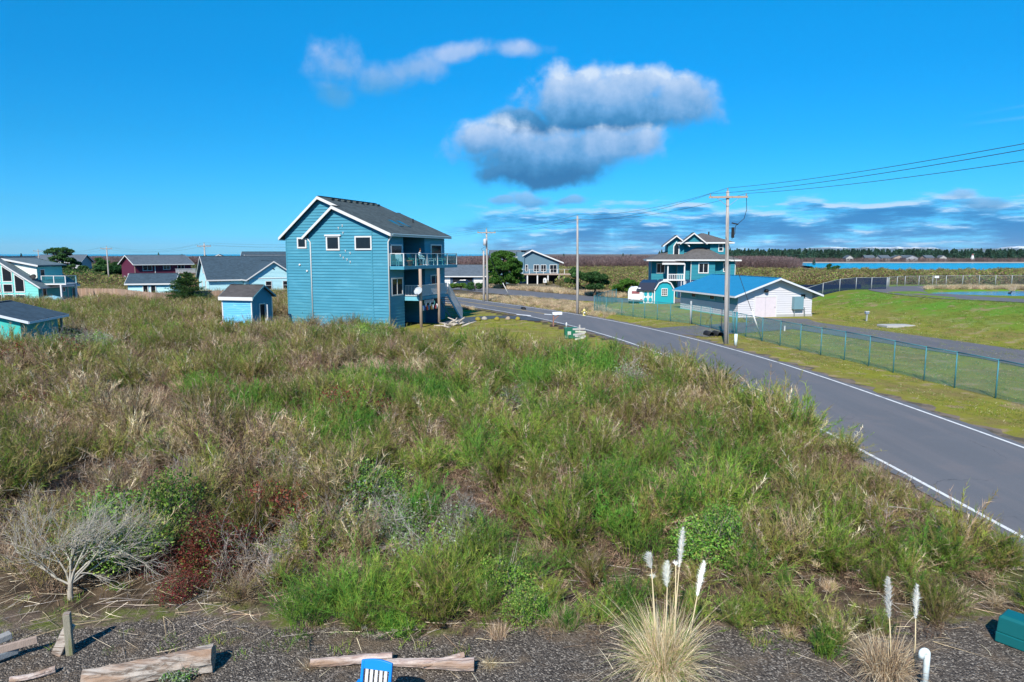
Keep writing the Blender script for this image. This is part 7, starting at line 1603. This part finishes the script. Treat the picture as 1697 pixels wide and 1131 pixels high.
# ---- hero plants of the foreground
def bare_willow():
    b = G(117, 992); e = empty('bare_willow', (b[0], b[1], 0), 0, 'pale grey leafless fan shaped shrub tree rising behind the old post', 'tree'); p = PM()
    def grow(pt, d, L, r, lv):
        n = 4; pts = [pt]; q = np.array(pt); dd = np.array(d)
        for k in range(n): dd = dd + rng.normal(0, .16, 3); dd /= np.linalg.norm(dd); q = q + dd * L / n; pts.append(tuple(q))
        rad = np.linspace(r, r * .62, n + 1); g = rng.uniform(.8, 1.15); c = (.27 * g, .25 * g, .205 * g) if lv > 0 else (.25, .22, .17)
        p.tube(pts, list(rad), c, 5 if lv < 3 else 3)
        if lv < 5:
            for j in range([5, 5, 4, 3, 3][lv] + (rng.uniform() < .3)):
                t = rng.integers(1 if lv else 3, n + 1); nd = dd + rng.normal(0, .55, 3) * (1, .7, .6) + np.array([.10, .12, .12]); nd /= np.linalg.norm(nd); grow(pts[t], nd, L * rng.uniform(.55, .82), rad[t] * .72, lv + 1)
    for d in ((-.45, .2, .75), (.35, .25, .8), (.75, .35, .5), (-.8, .1, .5), (.05, .3, .9), (.55, .3, .65), (-.2, .1, .85)): grow((rng.normal(.01, .02), rng.normal(0, .02), .27), np.array(d) / np.linalg.norm(d), .86, .020, 1)
    p.tube([(0, 0, -.1), (.0, 0, .12), (.02, .01, .30)], [.055, .045, .04], (.26, .23, .18), 8)
    t = bpy.data.objects.new('branches', p.mesh('branches', FOL)); COL.objects.link(t); t.parent = e
    p = PM(); P = blob_points(3800, 1.35, .6, .75, .55, 12, .3) + np.array([.25, .75, 0]); P[:, 2] = np.abs(P[:, 2]); p.leaves(P, .026, mixpick(dict(leaf=.8, pine=.2), 3800)); P = blob_points(2600, 1.2, .6, .6, .75, 12, .3) + np.array([.2, .35, 0]); p.leaves(P, .016, mixpick(dict(silver=.75, leaf=.25), 2600)); c = bpy.data.objects.new('leaves', p.mesh('leaves', FOL)); COL.objects.link(c); c.parent = e
bare_willow()
def red_bush(px, py, s, lab):
    b = G(px, py); o = bpy.data.objects.new('red_leaf_bush', bush(5200, .80, .72, .03, dict(red=.78, leaf=.16, brown=.06), size=.022, tw='brown', ntw=200).mesh('red_leaf_bush', FOL)); COL.objects.link(o); o.location = (b[0], b[1] + .4, -.02); o.scale = (s, s * .9, s); tag(o, lab, 'bush')
red_bush(352, 955, 1.25, 'dense bush with dark red leaves right of the bare grey shrub')
def green_bush(px, py, s, pal, lab, nm='leafy_bush'):
    b = G(px, py); o = bpy.data.objects.new(nm, bush(4200, .75, .62, .03, pal, size=.022, ntw=160).mesh(nm, FOL)); COL.objects.link(o); o.location = (b[0], b[1] + .4, -.02); o.scale = (s, s, s); tag(o, lab, 'bush')
green_bush(262, 930, .85, dict(leaf=.9, olive=.1), 'yellow green leafy bush between the bare grey shrub and the red bush')
green_bush(870, 985, .62, dict(leaf=.95, olive=.05), 'small leafy ivy like mound at the middle of the brush edge')
def hero_broom(px, py, h, sp, lean, spec, lab, n=110, base='brown', tw=30):
    b = G(px, py); o = bpy.data.objects.new('broom_shrub', broom(n, tw, h, sp, lean, spec, base, .009).mesh('broom_shrub', FOL)); COL.objects.link(o); o.location = (b[0], b[1] + sp * .6, -.02); tag(o, lab, 'shrub')
hero_broom(600, 1035, 1.45, .50, .52, dict(lush=.45, green=.5, olive=.05), 'large green broom shrub spreading over the gravel edge behind the blue chair', 170, 'green')
hero_broom(505, 1045, 1.2, .36, .5, dict(lush=.5, green=.5), 'green broom shrub at the left of the large broom by the chair', 100, 'green')
hero_broom(720, 1025, 1.5, .50, .48, dict(green=.8, olive=.2), 'tall green broom shrub right of the large broom by the chair', 150)
hero_broom(800, 985, 1.35, .45, .48, dict(green=.85, lush=.15), 'yellow green broom shrub leaning right above the gravel edge', 120)
hero_broom(893, 1032, .55, .20, .5, dict(lush=1), 'compact dark green rush tuft at the gravel edge', 110, 'green', 18)
hero_broom(942, 1045, .5, .16, .35, dict(lush=.8, green=.2), 'narrow green rush tuft beside the compact tuft', 60, 'green', 18)
hero_broom(1035, 1015, .75, .30, .5, dict(lush=.9, green=.1), 'green rush clump left of the pampas grass', 120, 'green', 20)
hero_broom(1372, 1092, .62, .16, .35, dict(lush=.8, green=.2), 'dark green tuft left of the small pampas grass', 80, 'green', 20)
hero_broom(1240, 1040, .6, .3, .55, dict(green=.6, olive=.4), 'olive green tuft right of the large pampas grass', 90, 'brown', 18)
hero_broom(80, 985, 1.7, .35, .3, dict(olive=.5, tan=.5), 'tall brown and olive broom shrub at the left edge', 110)
hero_broom(1150, 1035, .62, .25, .5, dict(green=.7, olive=.3), 'green broom tuft just right of the pampas stalks', 100)
hero_broom(1310, 1040, .75, .3, .5, dict(olive=.6, green=.4), 'olive broom shrub at the gravel edge between the two pampas clumps', 110)
hero_broom(1560, 1015, .8, .3, .5, dict(green=.6, olive=.4), 'green broom shrub behind the white hooked pipe', 110)
hero_broom(660, 1055, .6, .25, .55, dict(green=.7, lush=.3), 'low green broom spilling onto the gravel behind the blue chair', 100, 'green')
hero_broom(990, 1035, .6, .22, .5, dict(green=.6, olive=.4), 'olive green broom tuft between the rush tufts and the pampas', 90)
def hero_dead(px, py, h, lab, spec=None):
    b = G(px, py); o = bpy.data.objects.new('dead_shrub', twigs(14, h, .4, spec or dict(grey=.75, tan=.25), 4, .014, .4).mesh('dead_shrub', FOL)); COL.objects.link(o); o.location = (b[0], b[1], -.02); tag(o, lab, 'shrub')
def hero_silver(px, py, s, lab):
    b = G(px, py); p = twigs(16, 1.15, .5, dict(grey=.85, silver=.15), 4, .011, .35); P = blob_points(1500, .7, .7, .62, .28, 12); P[:, 2] = np.abs(P[:, 2]); p.leaves(P, .020, mixpick(dict(silver=.35, leaf=.65), 1500)); o = bpy.data.objects.new('silver_twig_bush', p.mesh('silver_twig_bush', FOL)); COL.objects.link(o); o.location = (b[0], b[1] + .3, -.02); o.scale = (s, s, s); tag(o, lab, 'bush')
hero_silver(545, 925, 1.05, 'silvery twigged bush left of the tall green broom by the chair'); hero_silver(650, 915, 1.15, 'large silvery twigged bush behind the green broom by the chair'); hero_silver(750, 910, 1.0, 'silvery twigged bush right of the other silvery bushes'); hero_silver(470, 935, .8, 'small silvery twigged bush beside the dark red bush')
hero_dead(405, 960, 1.25, 'tall bare grey shrub beside the dark red bush'); hero_dead(460, 975, .9, 'low bare tangled shrub right of the dark red bush'); hero_dead(300, 830, 1.4, 'pale bare shrub in the brown brush above the red bush')
def pampas(px, py, r, n, h, plumes, lab, spec):
    b = G(px, py); e = empty('pampas_grass', (b[0], b[1], 0), 0, lab, 'pampas grass')
    p = tussock(n, h, r, spec, 1.15, .010, .17); c = bpy.data.objects.new('leaves', p.mesh('leaves', FOL)); COL.objects.link(c); c.parent = e
    for tx, ty, bx, L, w in plumes:
        y = b[1] + .05; tip = AY(tx, ty, y) - np.array([b[0], b[1], 0]); foot = np.array([(bx - px) / F_PX * 10.5, 0, .15]); ax = tip - foot; H_ = np.linalg.norm(ax); ax /= H_; s0 = tip - ax * L
        B = MB(); B.tube([tuple(foot), tuple((foot + s0) / 2 + np.array([.01, 0, 0])), tuple(s0)], [.012, .010, .007], 6); o = B.build('stalk', mat('straw_stalk', (.62, .50, .30), .7), e, smooth=True)
        N = int(L * 1400) + 80; t = rng.uniform(0, 1, N); q = s0 + ax * (t * L)[:, None]; d = ax * 1.2 + rng.normal(0, .45, (N, 3)) * (1, 1, .5) + np.array([-.35 * w, 0, 0]); wd = np.sin(np.clip(t, .03, 1) * math.pi * .92 + .15); p = PM(); cc = np.array([[.93, .90, .82]]) * rng.uniform(.8, 1.12, (N, 1))
        p.ribbons(q, d, (.03 + .07 * wd) * (1 + .4 * w), .006, rng.normal(0, .012, (N, 3)) - np.array([.02 * w, 0, .02]), 2, cc, cc); pl = bpy.data.objects.new('plume', p.mesh('plume', PLUME)); COL.objects.link(pl); pl.parent = e
    return e
pampas(1100, 1128, .20, 3600, 1.38, [(1132, 876, 1108, .58, .1), (1078, 919, 1090, .22, 1.0), (1108, 932, 1098, .38, .8), (1167, 932, 1128, .52, .2), (1120, 936, 1115, .02, 0), (1081, 958, 1086, .02, 0)], 'large straw coloured pampas grass with tall white plumes on the gravel', dict(straw=.72, tan=.1, green=.18))
pampas(1465, 1120, .24, 1500, .85, [(1473, 958, 1474, .62, .5), (1520, 970, 1511, .52, .15)], 'small brown pampas clump with two white plumes at lower right', dict(straw=.45, tan=.45, brown=.1))
for px, py, s, lab in ((513, 1108, .55, 'frayed straw tuft left of the blue chair'), (812, 1104, .55, 'frayed straw tuft at the end of the pinkish log'), (1420, 1075, .7, 'dry grass tuft left of the small pampas clump'), (1650, 1000, .9, 'tall dry grass tuft behind the teal utility pedestal'), (1600, 1010, .8, 'dry grass tuft left of the teal utility pedestal'), (780, 1010, .6, 'straw tuft fallen out of the broom brush')):
    b = G(px, py); o = bpy.data.objects.new('dry_grass_tuft', tussock(260, .42, .12, dict(straw=.6, tan=.35, olive=.05), .9, .008, .6).mesh('dry_grass_tuft', FOL)); COL.objects.link(o); o.location = (b[0], b[1], -.01); o.scale = (s, s, s); tag(o, lab, 'grass tuft')
b = G(300, 1122); o = bpy.data.objects.new('sea_lavender', bush(900, .30, .16, .03, dict(silver=.7, leaf=.3), size=.02, ntw=40).mesh('sea_lavender', FOL)); COL.objects.link(o); o.location = (b[0], b[1] - .1, 0); tag(o, 'low grey green plant before the thick driftwood log', 'plant')

# ================================================================== the air
def haze():
    m = bpy.data.materials.new('haze'); m.use_nodes = True; T = NT(m.node_tree); T.n.clear(); out = T.new('ShaderNodeOutputMaterial'); v = T.new('ShaderNodeVolumePrincipled')
    v.inputs['Color'].default_value = (.80, .90, 1.0, 1); v.inputs['Density'].default_value = 0.9e-5; v.inputs['Anisotropy'].default_value = 0.0
    T.l.new(v.outputs[0], out.inputs['Volume'])
    o = MB().box(-47500, 64000, -47500, 47500, -6.5, 640).build('haze', m); tag(o, 'thin sea haze over the whole scene', 'haze', kind='stuff')
HAZE = True
if HAZE: haze()
